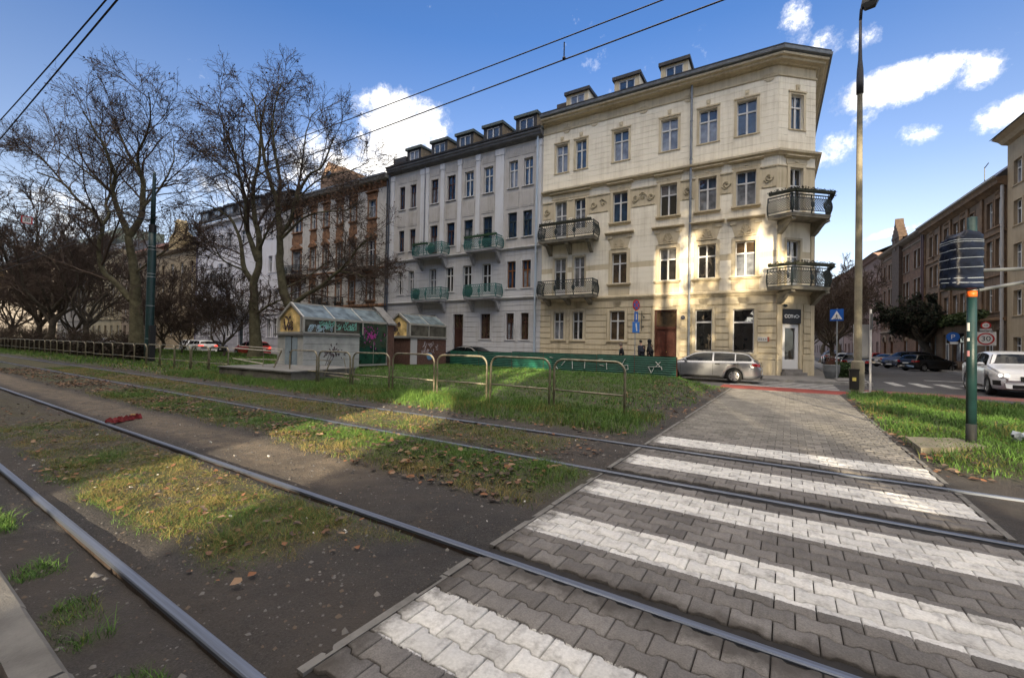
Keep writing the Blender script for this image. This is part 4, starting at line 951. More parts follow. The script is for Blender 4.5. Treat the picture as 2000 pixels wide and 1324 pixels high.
def grey_house():
    t = thing('tenement_house', 'light grey tenement with pilasters and verdigris balconies left of the cream corner house', 'building', P0, YAW, 'tenement houses along the tram street')
    PG = plaster('grey plaster', (.52, .525, .535), .18, .5); PGL = plaster('pilaster grey', (.60, .615, .64), .14, .6); PT = plaster('panel taupe', (.48, .465, .445), .2, .8); I = Matrix()
    x0, x1 = -30.95, -14.86
    cols = [(-29.72, -29.05), (-28.38, -27.66), (-25.9, -25.08), (-24.06, -23.2), (-22.2, -21.3), (-20.27, -19.38), (-17.88, -17.08), (-16.53, -15.75)]
    T = [(a, b, 13.75, 15.85) for a, b in cols]; F2 = [(a, b, 9.85 if i not in (2, 5) else 9.05, 11.8) for i, (a, b) in enumerate(cols)]; F1 = [(a, b, 5.92 if i not in (2, 5) else 5.25, 8.0) for i, (a, b) in enumerate(cols)]
    G = [(-29.72, -29.0, 1.95, 3.98), (-28.4, -27.66, 1.95, 3.98), (-25.9, -25.05, 1.95, 3.98), (-23.15, -22.08, .3, 4.0), (-20.32, -19.36, 1.97, 3.98), (-17.88, -17.16, 1.94, 3.97), (-16.56, -15.86, 1.94, 3.97)]
    hol = T + F2 + F1 + G; m = MB(); wall_front(m, x0, x1, -.1, 17.62, hol, [(8.95, 17.1, 2)])
    lv = lambda a, b, n: [a + (b - a) * i / n for i in range(n + 1)]
    courses(m, x0, x1, lv(.9, 4.95, 10), hol, .03, .03, 0, .12); courses(m, x0, x1, lv(5.3, 8.8, 10), hol, .02, .018, 0, .14)
    m.mat(0); m.quad((x0, 14, -.1), (x0, 0, -.1), (x0, 0, 17.6), (x0, 14, 17.6)); m.quad((x1, 14, 17.6), (x0, 14, 17.6), (x0, 14, -.1), (x1, 14, -.1)); m.quad((x1, 14, -.1), (x1, 0, -.1), (x1, 0, 17.6), (x1, 14, 17.6))
    m.build('wall', [PG, PG, PT], t)
    pil = [(-30.9, -30.35), (-27.05, -26.55), (-26.45, -26.1), (-24.75, -24.35), (-22.85, -22.5), (-20.98, -20.6), (-19.05, -18.3), (-15.45, -15.0)]
    for a, b in pil:
        p = MB(); p.box(a, b, -.10, 0, 9.2, 16.8); p.box(a - .05, b + .05, -.14, 0, 16.5, 16.98); p.build('pilaster', PGL, t)
    for (a, b), z0, z1 in [((c[0] - .18, c[1] + .18), z, zz) for c in cols for z, zz in ((12.1, 13.4), (16.15, 16.85))]:
        k = MB(); k.box(a, b, -.03, 0, z0, z1)
        n = max(2, int((b - a) / .16))
        for i in range(n): k.box(a + (i + .3) * (b - a) / n, a + (i + .7) * (b - a) / n, -.055, -.03, z0 + .12, z1 - .12)
        k.build('panel', PT, t)
    c = MB(); path = [(x0, 0), (x1, 0)]
    c.sweep([(0, 5.0), (.08, 5.02), (.20, 5.14), (.2, 5.2), (0, 5.26)], path); c.sweep([(0, 8.82), (.08, 8.84), (.22, 8.96), (.22, 9.03), (0, 9.1)], path); c.build('string_course', PG, t)
    c = MB(); c.sweep([(0, 17.08), (.1, 17.1), (.16, 17.2), (.45, 17.26), (.5, 17.40), (.6, 17.44), (.62, 17.58), (0, 17.62)], path); c.build('cornice', mat('cornice grey', (.17, .175, .185), .8, noise=.3, nscale=2), t)
    g = MB(); g.sweep([(.55, 17.59), (.7, 17.6), (.72, 17.72), (.6, 17.74)], path); g.build('gutter', ROOFD, t)
    r = MB(); r.quad((x0, -.6, 17.72), (x1, -.6, 17.72), (x1, 5, 20.2), (x0, 5, 20.2)); r.quad((x0, 5, 20.2), (x1, 5, 20.2), (x1, 14, 20.3), (x0, 14, 20.3)); r.box(x0 - .1, x0 + 1.5, .4, 2, 17.8, 18.9); rf = r.build('roof', ROOFD, t)
    CK = mat('dormer tile warm', (.30, .24, .16), .85, noise=.4, nscale=5)  # golden sun on the dormer cheeks is put into this colour
    for a, b in ((-29.5, -27.75), (-26.5, -24.65), (-23.65, -21.85), (-20.8, -18.95), (-17.68, -15.8)): dormer(t, I, a, b, .6, 18.1, 19.65, 3.6, ROOFD, ROOFG, gl='room', m_cheek=CK)
    fr = {0: ['brown'] * 4 + ['white'] * 4, 1: ['brown', 'brown', 'brown', 'brown', 'green', 'green', 'green', 'green'], 2: ['white', 'white', 'white', 'white', 'white', 'white', 'oak', 'oak']}
    for fl, L in enumerate((T, F2, F1)):
        for i, h in enumerate(L):
            g_ = ['sky', 'sky', 'curtain'][fl] if not (fl == 2 and i > 5) else 'sky'
            w = window(t, I, *h, frame=fr[fl][i], g=g_, style='door' if (fl and i in (2, 5)) else ('tee' if fl == 1 and i != 5 else 'cross')); surround(w, I, *h, PG, 'sill' if fl < 2 else 'plain')
    for i, h in enumerate(G):
        if i != 3: w = window(t, I, *h, frame='brown', g='warm' if i > 3 else 'room'); surround(w, I, *h, PG, 'plain')
    h = G[3]; d = MB(); d.box(h[0] + .01, h[1] - .01, .24, .32, .3, 2.75); d.box(h[0] + .01, h[1] - .01, .2, .32, 2.75, 2.86); d.box(h[0] + .01, h[0] + .09, .2, .32, 2.86, 3.99); d.box(h[1] - .09, h[1] - .01, .2, .32, 2.86, 3.99); d.box(-22.66, -22.57, .2, .32, .3, 3.99)
    for s in (0, 1): d.box(h[0] + .12 + s * .53, h[0] + .48 + s * .53, .2, .24, .5, 1.2); d.box(h[0] + .12 + s * .53, h[0] + .48 + s * .53, .2, .24, 1.4, 2.6)
    do = d.build('door', FR['brown'], t); p = MB(); p.quad((h[0] + .09, .29, 2.86), (h[1] - .09, .29, 2.86), (h[1] - .09, .29, 3.95), (h[0] + .09, .29, 3.95)); p.build('pane', GLASS['warm'], do)
    SL = mat('grey balcony stone', (.36, .36, .37), .9, noise=.35, nscale=2.5)
    for (a, b), z in (((-27.0, -23.75), 9.03), ((-21.35, -18.3), 9.03), ((-27.0, -23.75), 5.22), ((-21.35, -18.3), 5.22)):
        up = z > 8
        balcony(t, I, a, b, z, .95, 1.0, SL, VERD, 2, br_h=.95, boxes=[((a, -1.0, z + 1.0), ((b if a > -22 else a + 1.7), -1.0, z + 1.0))] if up else None, flowers=FLOWG, dense=.8)
        n = MB(); rr = random.Random(int(z * 10) + int(-a))
        for q in range(1): n.prism([((a + .5 + (z > 8) * 1.6) + .42 * math.cos(w_), -.96, z + .5 + .46 * math.sin(w_)) for w_ in [i * .6283 for i in range(10)]], (0, -.03, 0))
        n.build('privacy_screen', mat('green netting', (.030, .10, .075), .7, noise=.4, nscale=12), t)
    pipe(t, I, -15.28, .4, 17.3, mat('galvanised pipe', (.42, .50, .58), .45, metal=.2), -.16, .085); pipe(t, I, -30.85, .4, 17.2, mat('dark pipe', (.05, .06, .08), .5), -.22, .075); pipe(t, I, -26.5, 9.1, 17.1, mat('grey pipe', (.20, .21, .24), .5), -.14, .05)
    return t
grey_house()

def ornate_house():
    t = thing('tenement_house', 'weathered tenement with terracotta ornament and a roof gable behind the bare trees', 'building', P0, YAW, 'tenement houses along the tram street')
    PW = plaster('weathered plaster', (.52, .50, .46), .32, .9); TC = mat('terracotta ornament', (.24, .125, .065), .9, noise=.5, nscale=2.5, bump=.5, bscale=12); I = Matrix(); x0, x1 = -48.3, -30.97
    cols = [(-33.85, -32.85), (-36.45, -35.7), (-38.5, -37.78), (-40.68, -39.95), (-42.85, -42.1), (-46.1, -44.65)]
    T = [(a, b, 13.55, 15.3) for a, b in cols]; F2 = [(a, b, 9.3 if i != 0 else 8.75, 11.4) for i, (a, b) in enumerate(cols)]; F1 = [(a, b, 5.6, 7.62) for a, b in cols]; G = [(a, b, 1.9, 3.9) for a, b in cols]
    hol = T + F2 + F1 + G; m = MB(); wall_front(m, x0, x1, -.1, 17.4, hol); courses(m, x0, x1, [.8 + .42 * i for i in range(10)], hol, .03, .03, 0, .2)
    m.quad((x0, 14, -.1), (x0, 0, -.1), (x0, 0, 17.4), (x0, 14, 17.4)); m.quad((x1, 14, 17.4), (x0, 14, 17.4), (x0, 14, -.1), (x1, 14, -.1)); m.build('wall', PW, t)
    path = [(x0, 0), (x1, 0)]; c = MB(); c.sweep([(0, 16.3), (.08, 16.32), (.08, 16.75), (0, 16.76)], path); c.sweep([(0, 4.9), (.16, 5.0), (.16, 5.12), (0, 5.2)], path); c.sweep([(0, 8.5), (.14, 8.6), (.14, 8.7), (0, 8.74)], path)
    x = x0 + .4
    while x < x1 - .3: c.prism([(x, 0, 16.76), (x, -.42, 16.76), (x, -.38, 16.6), (x, -.1, 16.35), (x, 0, 16.35)], (.2, 0, 0)); x += .8
    for a, b in cols:
        for z in (12.2, 15.5): c.box(a - .22, b + .22, -.05, 0, z, z + .75)
    c.build('ornament', TC, t)
    c = MB(); c.sweep([(0, 16.8), (.2, 16.84), (.5, 16.9), (.6, 17.05), (.62, 17.2), (0, 17.4)], path); c.build('cornice', mat('cornice pale', (.34, .33, .29), .85, noise=.3), t)
    g = MB(); g.sweep([(.6, 17.15), (.74, 17.18), (.76, 17.32), (.62, 17.34)], path); g.build('gutter', ZINC, t)
    r = MB(); r.quad((x0, -.6, 17.3), (x1, -.6, 17.3), (x1, 5, 18.9), (x0, 5, 18.9)); r.quad((x0, 5, 18.9), (x1, 5, 18.9), (x1, 14, 17.5), (x0, 14, 17.5)); r.build('roof', ROOFG, t)
    br = mat('gable brick', (.23, .15, .105), .9, noise=.4, nscale=4, bump=.4, bscale=25); g = MB(); g.prism([(-47.3, 4, 18), (-42.7, 4, 18), (-42.7, 4, 21.7), (-43.6, 4, 22.0), (-45.2, 4, 21.9), (-45.9, 4, 23.1), (-47.3, 4, 21.4)], (0, 4, 0)); ga = g.build('roof_gable', br, t)
    o = MB(); o.lathe([(0, 3.97), (.38, 3.97), (.42, 3.93), (.48, 3.99)], 16, (-45.75, 0, 21.5), 'y'); o.build('round_window', GLASS['dark'], ga)
    fl = [['sky'] * 6, ['sky', 'curtain', 'curtain', 'room', 'curtain', 'curtain'], ['curtain', 'warm', 'room', 'dark', 'curtain', 'curtain'], ['dark'] * 6]
    for k, L in enumerate((T, F2, F1, G)):
        for i, h in enumerate(L): w = window(t, I, *h, frame='white' if (i + k) % 3 else 'grey', g=fl[k][i]); surround(w, I, *h, TC, ['ornate', 'ornate_gable', 'ornate', 'plain'][k])
    SL = mat('brown balcony stone', (.16, .12, .09), .9, noise=.4)
    balcony(t, I, -36.9, -32.2, 8.66, 1.0, 1.0, SL, IRON, 3, br_h=.7, dense=.7); balcony(t, I, -47.2, -43.4, 8.66, 1.0, 1.0, SL, IRON, 2, br_h=.7, dense=.7); balcony(t, I, -40.9, -37.4, 4.95, .9, 1.0, SL, IRON, 2, br_h=.5, dense=.7)
    pipe(t, I, -31.2, .4, 17.0, mat('dark pipe', (.05, .06, .08), .5), -.14, .07)
ornate_house()

def white_house():
    t = thing('tenement_house', 'long lilac-white tenement with glazed dormers in a dark mansard, behind tree trunks', 'building', P0, YAW, 'tenement houses along the tram street')
    PW = plaster('lilac white plaster', (.70, .70, .74), .14, .6); PL = plaster('lilac grey base', (.42, .42, .47), .15, .6); I = Matrix(); x0, x1 = -68.3, -48.35
    cols = [(-49.65, -48.85), (-50.9, -50.1), (-53.2, -52.3), (-57.2, -56.0), (-60.45, -59.3), (-62.4, -61.4), (-64.9, -63.9), (-67.2, -66.3)]
    T = [(a, b, 13.5, 15.2) for a, b in cols]; F2 = [(a, b, 9.5, 11.4) for a, b in cols]; F1 = [(a, b, 5.6 if i != 4 else 5.4, 7.4) for i, (a, b) in enumerate(cols)]; G = [(a, b, 1.9 if i != 3 else .35, 4.1) for i, (a, b) in enumerate(cols)]
    hol = T + F2 + F1 + G; m = MB(); wall_front(m, x0, x1, -.1, 17.0, hol, [(-.1, 4.6, 1)]); courses(m, x0, x1, [.9 + .45 * i for i in range(9)], hol, .03, .03, 1, .12)
    m.mat(0); m.quad((x0, 14, -.1), (x0, 0, -.1), (x0, 0, 17), (x0, 14, 17)); m.quad((x1, 14, 17), (x0, 14, 17), (x0, 14, -.1), (x1, 14, -.1)); m.build('wall', [PW, PL], t)
    path = [(x0, 0), (x1, 0)]; c = MB(); c.sweep([(0, 4.5), (.14, 4.58), (.14, 4.68), (0, 4.72)], path); c.build('string_course', PW, t); c = MB(); c.sweep([(0, 5.05), (.10, 5.1), (.10, 5.18), (0, 5.2)], path); c.build('string_course', PW, t); c = MB(); c.sweep([(0, 16.4), (.1, 16.42), (.2, 16.6), (.45, 16.66), (.5, 16.9), (0, 17.05)], path)
    c.build('cornice', PW, t); c = MB(); x = x0 + .5
    while x < x1 - .3: c.ball((x, -.02, 4.88), (.09, .04, .09), 8, 5); x += .85
    c.build('rosettes', PW, t)
    r = MB(); r.quad((x0, -.4, 17.02), (x1, -.4, 17.02), (x1, .9, 19.2), (x0, .9, 19.2)); r.quad((x0, .9, 19.2), (x1, .9, 19.2), (x1, 14, 19.9), (x0, 14, 19.9)); r.sweep([(.42, 17.0), (.5, 17.0), (.5, 17.1), (.42, 17.12)], path); r.build('roof', ROOFD, t)
    for i in range(6): a = -67.6 + i * 3.2; dormer(t, I, a, a + 2.3, -.1, 17.2, 18.9, 2.0, ROOFD, ROOFD, frame='grey', gl='curtain')
    for k, L in enumerate((T, F2, F1, G)):
        for i, h in enumerate(L):
            if k == 3 and i == 3:
                d = MB(); d.box(h[0] + .01, h[1] - .01, .2, .3, .35, 3.0); d.box(h[0] + .01, h[1] - .01, .16, .3, 3.0, 3.12); do = d.build('door', FR['green'], t); p = MB(); p.quad((h[0], .24, 3.12), (h[1], .24, 3.12), (h[1], .24, 4.1), (h[0], .24, 4.1)); p.build('pane', GLASS['dark'], do); surround(do, I, *h, PW, 'bare')
            else: w = window(t, I, *h, g=['sky', 'curtain', 'curtain', 'room'][k]); surround(w, I, *h, PW, 'plain')
    SL = mat('pale balcony stone', (.42, .42, .44), .9)
    balcony(t, I, -62.6, -59.0, 8.9, .9, 1.0, SL, IRON, 2, br_h=.6, dense=.6); balcony(t, I, -58.2, -54.9, 4.85, .9, 1.0, SL, IRON, 2, br_h=.5, dense=.6)
    pipe(t, I, -68.2, .4, 16.6, mat('lilac pipe', (.16, .15, .22), .5), -.14, .08)
white_house()

def tan_house(label, x0, x1, zc, col, z_r, ncol, gable=None, y=0., win_g=('room', 'dark', 'curtain'), fl=(1.9, 5.4, 8.6, 11.4), hh=1.7, ww=1.0, roofm=None):
    t = thing('tenement_house', label, 'building', P0, YAW, 'tenement houses along the tram street')
    PW = plaster('plaster %d' % int(-x0), col, .25, .7); I = Matrix.Translation((0, y, 0)); step = (x1 - x0) / ncol
    hol = [(x0 + (i + .5) * step - ww / 2, x0 + (i + .5) * step + ww / 2, z, z + hh) for z in fl if z + hh < zc - .6 for i in range(ncol)]
    m = MB(I); wall_front(m, x0, x1, -.1, zc, hol); m.quad((x0, 12, -.1), (x0, 0, -.1), (x0, 0, zc), (x0, 12, zc)); m.quad((x1, 0, -.1), (x1, 12, -.1), (x1, 12, zc), (x1, 0, zc)); m.quad((x1, 12, zc), (x0, 12, zc), (x0, 12, -.1), (x1, 12, -.1)); m.build('wall', PW, t)
    c = MB(I); path = [(x0, 0), (x1, 0)]; c.sweep([(0, zc - .5), (.1, zc - .46), (.4, zc - .25), (.45, zc), (0, zc + .04)], path); c.build('cornice', plaster('cornice %d' % int(-x0), tuple(q * .8 for q in col)), t); c = MB(I); c.sweep([(0, 4.5), (.14, 4.58), (.14, 4.68), (0, 4.72)], path); c.build('string_course', PW, t)
    r = MB(I); k = .0 if z_r - zc < 3 else 3.0
    r.quad((x0, -.4, zc + .02), (x1, -.4, zc + .02), (x1, 1.6 + k, z_r), (x0, 1.6 + k, z_r)); r.quad((x0, 1.6 + k, z_r), (x1, 1.6 + k, z_r), (x1, 12, z_r + .3), (x0, 12, z_r + .3)); r.poly([(x0, 0, zc), (x0, 1.6 + k, z_r), (x0, 12, z_r + .3), (x0, 12, zc)]); r.poly([(x1, 0, zc), (x1, 12, zc), (x1, 12, z_r + .3), (x1, 1.6 + k, z_r)]); r.build('roof', roofm or ROOFD, t)
    if gable:
        g = MB(I); a, b, zt = gable; cx = (a + b) / 2; g.prism([(a, -.2, zc), (b, -.2, zc), (b, -.2, zc + (zt - zc) * .45), (cx + .8, -.2, zc + (zt - zc) * .62), (cx + .5, -.2, zt - .3), (cx, -.2, zt), (cx - .5, -.2, zt - .3), (cx - .8, -.2, zc + (zt - zc) * .62), (a, -.2, zc + (zt - zc) * .45)], (0, 1.2, 0)); g.build('roof_gable', plaster('gable gold', (.55, .42, .22), .2), t)  # golden sunlight on the tan gable is put into its plaster colour
    for i, h in enumerate(hol): w = window(t, I, *h, frame='white' if i % 3 else 'brown', g=win_g[(i * 7 + int(h[2])) % len(win_g)]); surround(w, I, *h, PW, 'plain')
    return t
tan_house('tan tenement with a dark attic and a small golden roof gable, behind the mast', -80.6, -68.4, 14.4, (.36, .29, .19), 17.6, 4, gable=(-76.8, -72.2, 18.9), fl=(1.9, 5.2, 8.4, 10.8))
tan_house('brownish tenement under a red roof behind the tall green mast', -94.5, -80.7, 15.2, (.30, .24, .18), 18.2, 5, fl=(1.9, 5.3, 8.6, 11.8), roofm=mat('roof tiles red', (.13, .055, .035), .9, noise=.4, nscale=3))
tan_house('yellowish tenement under a sheet roof, seen through bare branches far left', -112, -94.6, 16.5, (.34, .29, .19), 18.6, 6, fl=(1.9, 5.3, 8.6, 11.8), roofm=mat('roof zinc', (.16, .17, .18), .6, noise=.3))
tan_house('long dim tenement with a low grey roof at the far left edge', -330, -112.1, 19.0, (.20, .18, .16), 23.5, 40, fl=(1.9, 5.3, 8.6, 11.8), roofm=ROOFG)

# ------------------------------------------------------------------ side street: right-hand row
P1 = (13, 44.5, 0); YR = R(-85.2)
def brown_house():
    t = thing('tenement_house', 'sooty brown tenement with tall white-curtained windows on the right of the side street', 'building', P1, YR, 'houses on the right of the side street')
    PW = plaster('sooty brown plaster', (.175, .118, .074), .5, .7); TR = mat('ochre stone trim', (.205, .13, .075), .9, noise=.45, nscale=2, bump=.3, bscale=15); I = Matrix(); x0, x1 = -15.4, -.02
    cols = [(-2.85, -1.95), (-1.55, -.7), (-5.6, -4.8), (-7.3, -6.4), (-8.7, -7.8), (-10.6, -9.6), (-12.9, -12.05), (-14.1, -13.25)]
    T = [(a, b, 10.95, 12.95) for a, b in cols]; F2 = [(a, b, 8.0, 10.0) for a, b in cols]; F1 = [(a, b, 4.65, 6.6) for a, b in cols]; G = [(-2.9, -1.9, .9, 3.3), (-1.5, -.6, .9, 3.3), (-5.6, -4.4, .15, 3.2), (-8.7, -6.6, .8, 3.3), (-10.8, -9.5, .8, 3.2), (-13.3, -12.4, .9, 3.2), (-14.7, -13.8, .9, 3.2)]
    hol = T + F2 + F1 + G; m = MB(); wall_front(m, x0, x1, -.1, 14.2, hol); m.quad((x0, 10, 14.2), (x0, 10, -.1), (x0, 0, -.1), (x0, 0, 14.2)); m.quad((x1, 10, 14.2), (x1, 10, -.1), (x1, 0, -.1), (x1, 0, 14.2)); courses(m, x0, x1, [.1 + .4 * i for i in range(10)], hol, .03, .03, 0, .1); m.build('wall', PW, t)
    path = [(x0, 0), (x1, 0)]; c = MB(); c.sweep([(0, 13.5), (.1, 13.55), (.3, 13.7), (.5, 13.78), (.52, 14.0), (.6, 14.2), (0, 14.25)], path); c.sweep([(0, 10.3), (.12, 10.36), (.12, 10.46), (0, 10.5)], path); c.sweep([(0, 3.9), (.2, 3.98), (.2, 4.12), (0, 4.2)], path); c.sweep([(0, 7.2), (.12, 7.26), (.12, 7.36), (0, 7.4)], path)
    for xx in (-15.3, -11.5, -9.2, -5.9, -3.5, -.35): c.box(xx - .18, xx + .18, -.12, 0, 4.2, 13.5)
    c.build('cornice', TR, t)
    g = MB(); g.sweep([(.58, 14.15), (.75, 14.18), (.77, 14.3), (.6, 14.32)], path); g.build('gutter', mat('gutter pale', (.34, .34, .33), .5), t)
    r = MB(); r.quad((x0, -.6, 14.25), (x1, -.6, 14.25), (x1, 2.6, 17.0), (x0 + 1.5, 2.6, 17.0)); r.quad((x0 + 1.5, 2.6, 17), (x1, 2.6, 17), (x1, 10, 17.2), (x0 + 1.5, 10, 17.2)); rf = r.build('roof', mat('slate blue', (.075, .085, .125), .55, noise=.3, nscale=3), t)
    for x, z, h_, w in ((-6.2, 16.0, 2.0, .5), (-1.0, 16.6, 2.6, .6), (-2.4, 16.4, 1.9, .2)):
        q = MB(); q.box(x - w / 2, x + w / 2, 2.5, 3.3, z, z + h_); q.build('chimney', mat('chimney brick', (.22, .10, .09), .9, noise=.3), rf)
    q = MB(); q.bar((-10.2, 2.5, 16.8), (-10.2, 2.5, 18.2), .05); q.bar((-10.2, 2.5, 18.1), (-9.5, 2.5, 18.3), .05); q.bar((-2.4, 2.6, 18.3), (-5.4, 2.4, 18.6), .04); q.build('aerial', IRON, rf)
    for k, L in enumerate((T, F2, F1)):
        for i, h in enumerate(L): w = window(t, I, *h, g='white' if (i + k) % 4 else 'curtain', frame='white', fw=.09); surround(w, I, *h, TR, ['ornate', 'plain', 'plain'][k] if i % 2 else 'plain')
    for i, h in enumerate(G): window(t, I, *h, g='white' if i in (0, 1, 5) else 'dark', frame='brown' if i in (2, 3) else 'white', style='tee', name='shop_window' if i == 3 else 'window')
    pipe(t, I, -.15, .2, 13.6, mat('pale pipe', (.42, .41, .40), .5), -.2, .1); pipe(t, I, -15.3, .2, 13.8, mat('red brown pipe', (.09, .05, .05), .5), -.16, .09)
brown_house()
def gabled_house():
    t = thing('tenement_house', 'dark brick house with a narrow pointed gable further down the side street', 'building', P1, YR, 'houses on the right of the side street')
    PW = mat('old brick', (.15, .085, .052), .9, noise=.45, nscale=1.5, bump=.5, bscale=22); TR = mat('stone trim grey', (.19, .15, .11), .9, noise=.35, nscale=2); I = Matrix(); x0, x1 = -30.7, -15.5
    cols = [(-17.3, -16.4), (-18.5, -17.6), (-20.9, -20.0), (-22.0, -21.15), (-24.0, -23.0), (-26.4, -25.5), (-27.6, -26.7), (-29.6, -28.7)]
    hol = [(a, b, z, z + 1.95) for z in (10.6, 7.5, 4.4) for a, b in cols] + [(-17.8, -16.9, .2, 3.1), (-21.6, -20.6, .2, 2.9), (-26.6, -25.6, .2, 2.9), (-29.4, -28.4, .9, 2.9)]
    m = MB(); wall_front(m, x0, x1, -.1, 14.3, hol); m.quad((x0, 10, 14.3), (x0, 10, -.1), (x0, 0, -.1), (x0, 0, 14.3)); m.build('wall', PW, t)
    path = [(x0, 0), (x1, 0)]; c = MB(); c.sweep([(0, 13.2), (.1, 13.3), (.1, 13.4), (0, 13.5)], path); c.build('string_course', TR, t); c = MB(); c.sweep([(0, 13.8), (.25, 13.9), (.5, 14.1), (.55, 14.3), (0, 14.35)], path); c.build('cornice', TR, t); c = MB(); c.sweep([(0, 3.9), (.2, 3.98), (.2, 4.1), (0, 4.2)], path); c.build('string_course', TR, t)
    r = MB(); r.quad((x0, -.5, 14.3), (x1, -.5, 14.3), (x1, 4, 17.2), (x0, 4, 17.2)); r.build('roof', mat('slate blue dark', (.06, .07, .12), .55, noise=.3), t)
    g = MB(); g.box(-24.8, -22.2, -.35, 0, 4.2, 15.2); g.prism([(-24.9, -.4, 15.00), (-22.1, -.4, 15.00), (-22.1, -.4, 15.36), (-22.4, -.4, 15.36), (-22.4, -.4, 15.79), (-22.75, -.4, 15.79), (-22.75, -.4, 16.22), (-23.1, -.4, 16.22), (-23.1, -.4, 16.66), (-23.3, -.4, 16.66), (-23.5, -.4, 17.45), (-23.7, -.4, 16.66), (-23.9, -.4, 16.66), (-23.9, -.4, 16.22), (-24.25, -.4, 16.22), (-24.25, -.4, 15.79), (-24.6, -.4, 15.79), (-24.6, -.4, 15.36), (-24.9, -.4, 15.36)], (0, .8, 0)); g.box(-23.8, -23.2, -.42, -.36, 13.6, 14.9); g.build('roof_gable', mat('gable brick sooty', (.085, .058, .042), .9, noise=.4, nscale=3), t)
    for i, h in enumerate(hol[:24]):
        if -24.8 < h[0] < -22.3: continue
        w = window(t, I, *h, g=('curtain', 'white', 'room')[i % 3], fw=.08); surround(w, I, *h, TR, 'plain')
    for h in hol[24:]:
        d = MB(); d.box(h[0], h[1], .2, .3, h[2], h[3]); do = d.build('door', FR['oak'] if h[0] < -25 else FR['grey'], t); s = MB(); s.tube([((h[0] + h[1]) / 2 + .7 * math.cos(a), -.06, h[3] - .1 + .75 * math.sin(a)) for a in [math.pi * i / 12 for i in range(13)]], .12, 6); s.build('door_arch', TR, do)
    pipe(t, I, -15.75, .2, 13.8, mat('red brown pipe', (.09, .05, .05), .5), -.16, .08)
gabled_house()
def plain_right(label, x0, x1, zc, col, ncol, y=0., g='curtain', z_r=None, fl=(1.2, 4.4, 7.6, 10.8, 13.0), side=True):
    t = thing('tenement_house', label, 'building', P1, YR, 'houses on the right of the side street'); PW = plaster('plaster R%d' % int(x0), tuple(q * .8 for q in col), .25, .5); I = Matrix.Translation((0, y, 0)); st = (x1 - x0) / ncol
    hol = [(x0 + (i + .5) * st - .5, x0 + (i + .5) * st + .5, z, z + 1.7) for z in fl if z + 2 < zc for i in range(ncol)]
    m = MB(I); wall_front(m, x0, x1, -.1, zc, hol); m.quad((x0, 10, zc), (x0, 10, -.1), (x0, 0, -.1), (x0, 0, zc)); m.quad((x1, 10, zc), (x1, 10, -.1), (x1, 0, -.1), (x1, 0, zc)); m.quad((x1, 10, -.1), (x0, 10, -.1), (x0, 10, zc), (x1, 10, zc)); m.build('wall', PW, t)
    path = [(x0, 0), (x1, 0)]; c = MB(I); c.sweep([(0, zc - .5), (.3, zc - .42), (.5, zc - .2), (.85, zc), (0, zc + .06)], path); c.build('cornice', plaster('eaves R%d' % int(x0), tuple(q * .85 for q in col)), t)
    r = MB(I); r.quad((x0 - .1, -.95, zc + .03), (x1, -.95, zc + .03), (x1, 5, zc + 2.6), (x0 - .1, 5, zc + 2.6)); r.quad((x0, 5, zc + 2.6), (x1, 5, zc + 2.6), (x1, 10, zc), (x0, 10, zc)); r.prism([(x0 - .1, 0, zc), (x0 - .1, 5, zc + 2.58), (x0 - .1, 10, zc)], (.1, 0, 0)); r.build('roof', ROOFD, t)
    for i, h in enumerate(hol): w = window(t, I, *h, g=g if i % 3 else 'room'); surround(w, I, *h, PW, 'plain')
    return t
plain_right('tall beige house cut by the right edge of the picture', .02, 16, 16.8, (.50, .40, .27), 6, fl=(1.0, 4.2, 7.4, 10.4, 13.2))
plain_right('pinkish brown house closing the view along the side street', -54, -31, 14.9, (.30, .20, .17), 8)
plain_right('grey pink house at the far end of the side street', -110, -54.5, 15.4, (.26, .20, .18), 16, z_r=None)

# houses across the tram street, behind the camera: heights and gaps set to shade the scene; they show in the window panes
def opposite(label, x0, x1, h, col, n, arch=None, D=13.):
    t = thing('tenement_house', label, 'building', (0, -17, 0), math.pi, 'tenement houses behind the camera')
    I = Matrix(); PW = plaster('plaster O%d' % int(x0), col, .2, .5); st = (x1 - x0) / n
    hol = [(x0 + (i + .5) * st - .55, x0 + (i + .5) * st + .55, z, z + 2.1) for z in (1.6, 5.6, 9.6, 13.6) for i in range(n)]
    if arch: hol = [q for q in hol if q[1] < arch[0] - .2 or q[0] > arch[1] + .2 or q[2] > arch[3] + .2]
    al = [arch] if arch else []
    m = MB(); wall_front(m, x0, x1, -.2, h, hol + al); wall_front(m, x0, x1, -.2, h, al, y=D); m.quad((x0, D, h), (x0, D, -.2), (x0, 0, -.2), (x0, 0, h)); m.quad((x1, D, h), (x1, D, -.2), (x1, 0, -.2), (x1, 0, h)); m.build('wall', PW, t)
    p = MB(); [p.quad((a, .2, c), (b, .2, c), (b, .2, d), (a, .2, d)) for a, b, c, d in hol]; p.build('pane', GLASS['room'], t)
    r = MB(); r.quad((x0, -.5, h), (x1, -.5, h), (x1, D * .46, h + 4.5), (x0, D * .46, h + 4.5)); r.quad((x0, D * .46, h + 4.5), (x1, D * .46, h + 4.5), (x1, D, h), (x0, D, h)); r.prism([(x0, 0, h), (x0, D * .46, h + 4.5), (x0, D, h)], (.05, 0, 0)); r.prism([(x1 - .05, 0, h), (x1 - .05, D * .46, h + 4.5), (x1 - .05, D, h)], (.05, 0, 0)); r.build('roof', mat('roof tiles red', (.13, .055, .035), .9), t)
opposite('ochre tenement across the tram street, behind the photographer on the left', 8, 40, 29.5, (.42, .33, .20), 10)
opposite('brown tenement across the tram street, far behind on the left', 41, 110, 28.5, (.30, .22, .16), 20)
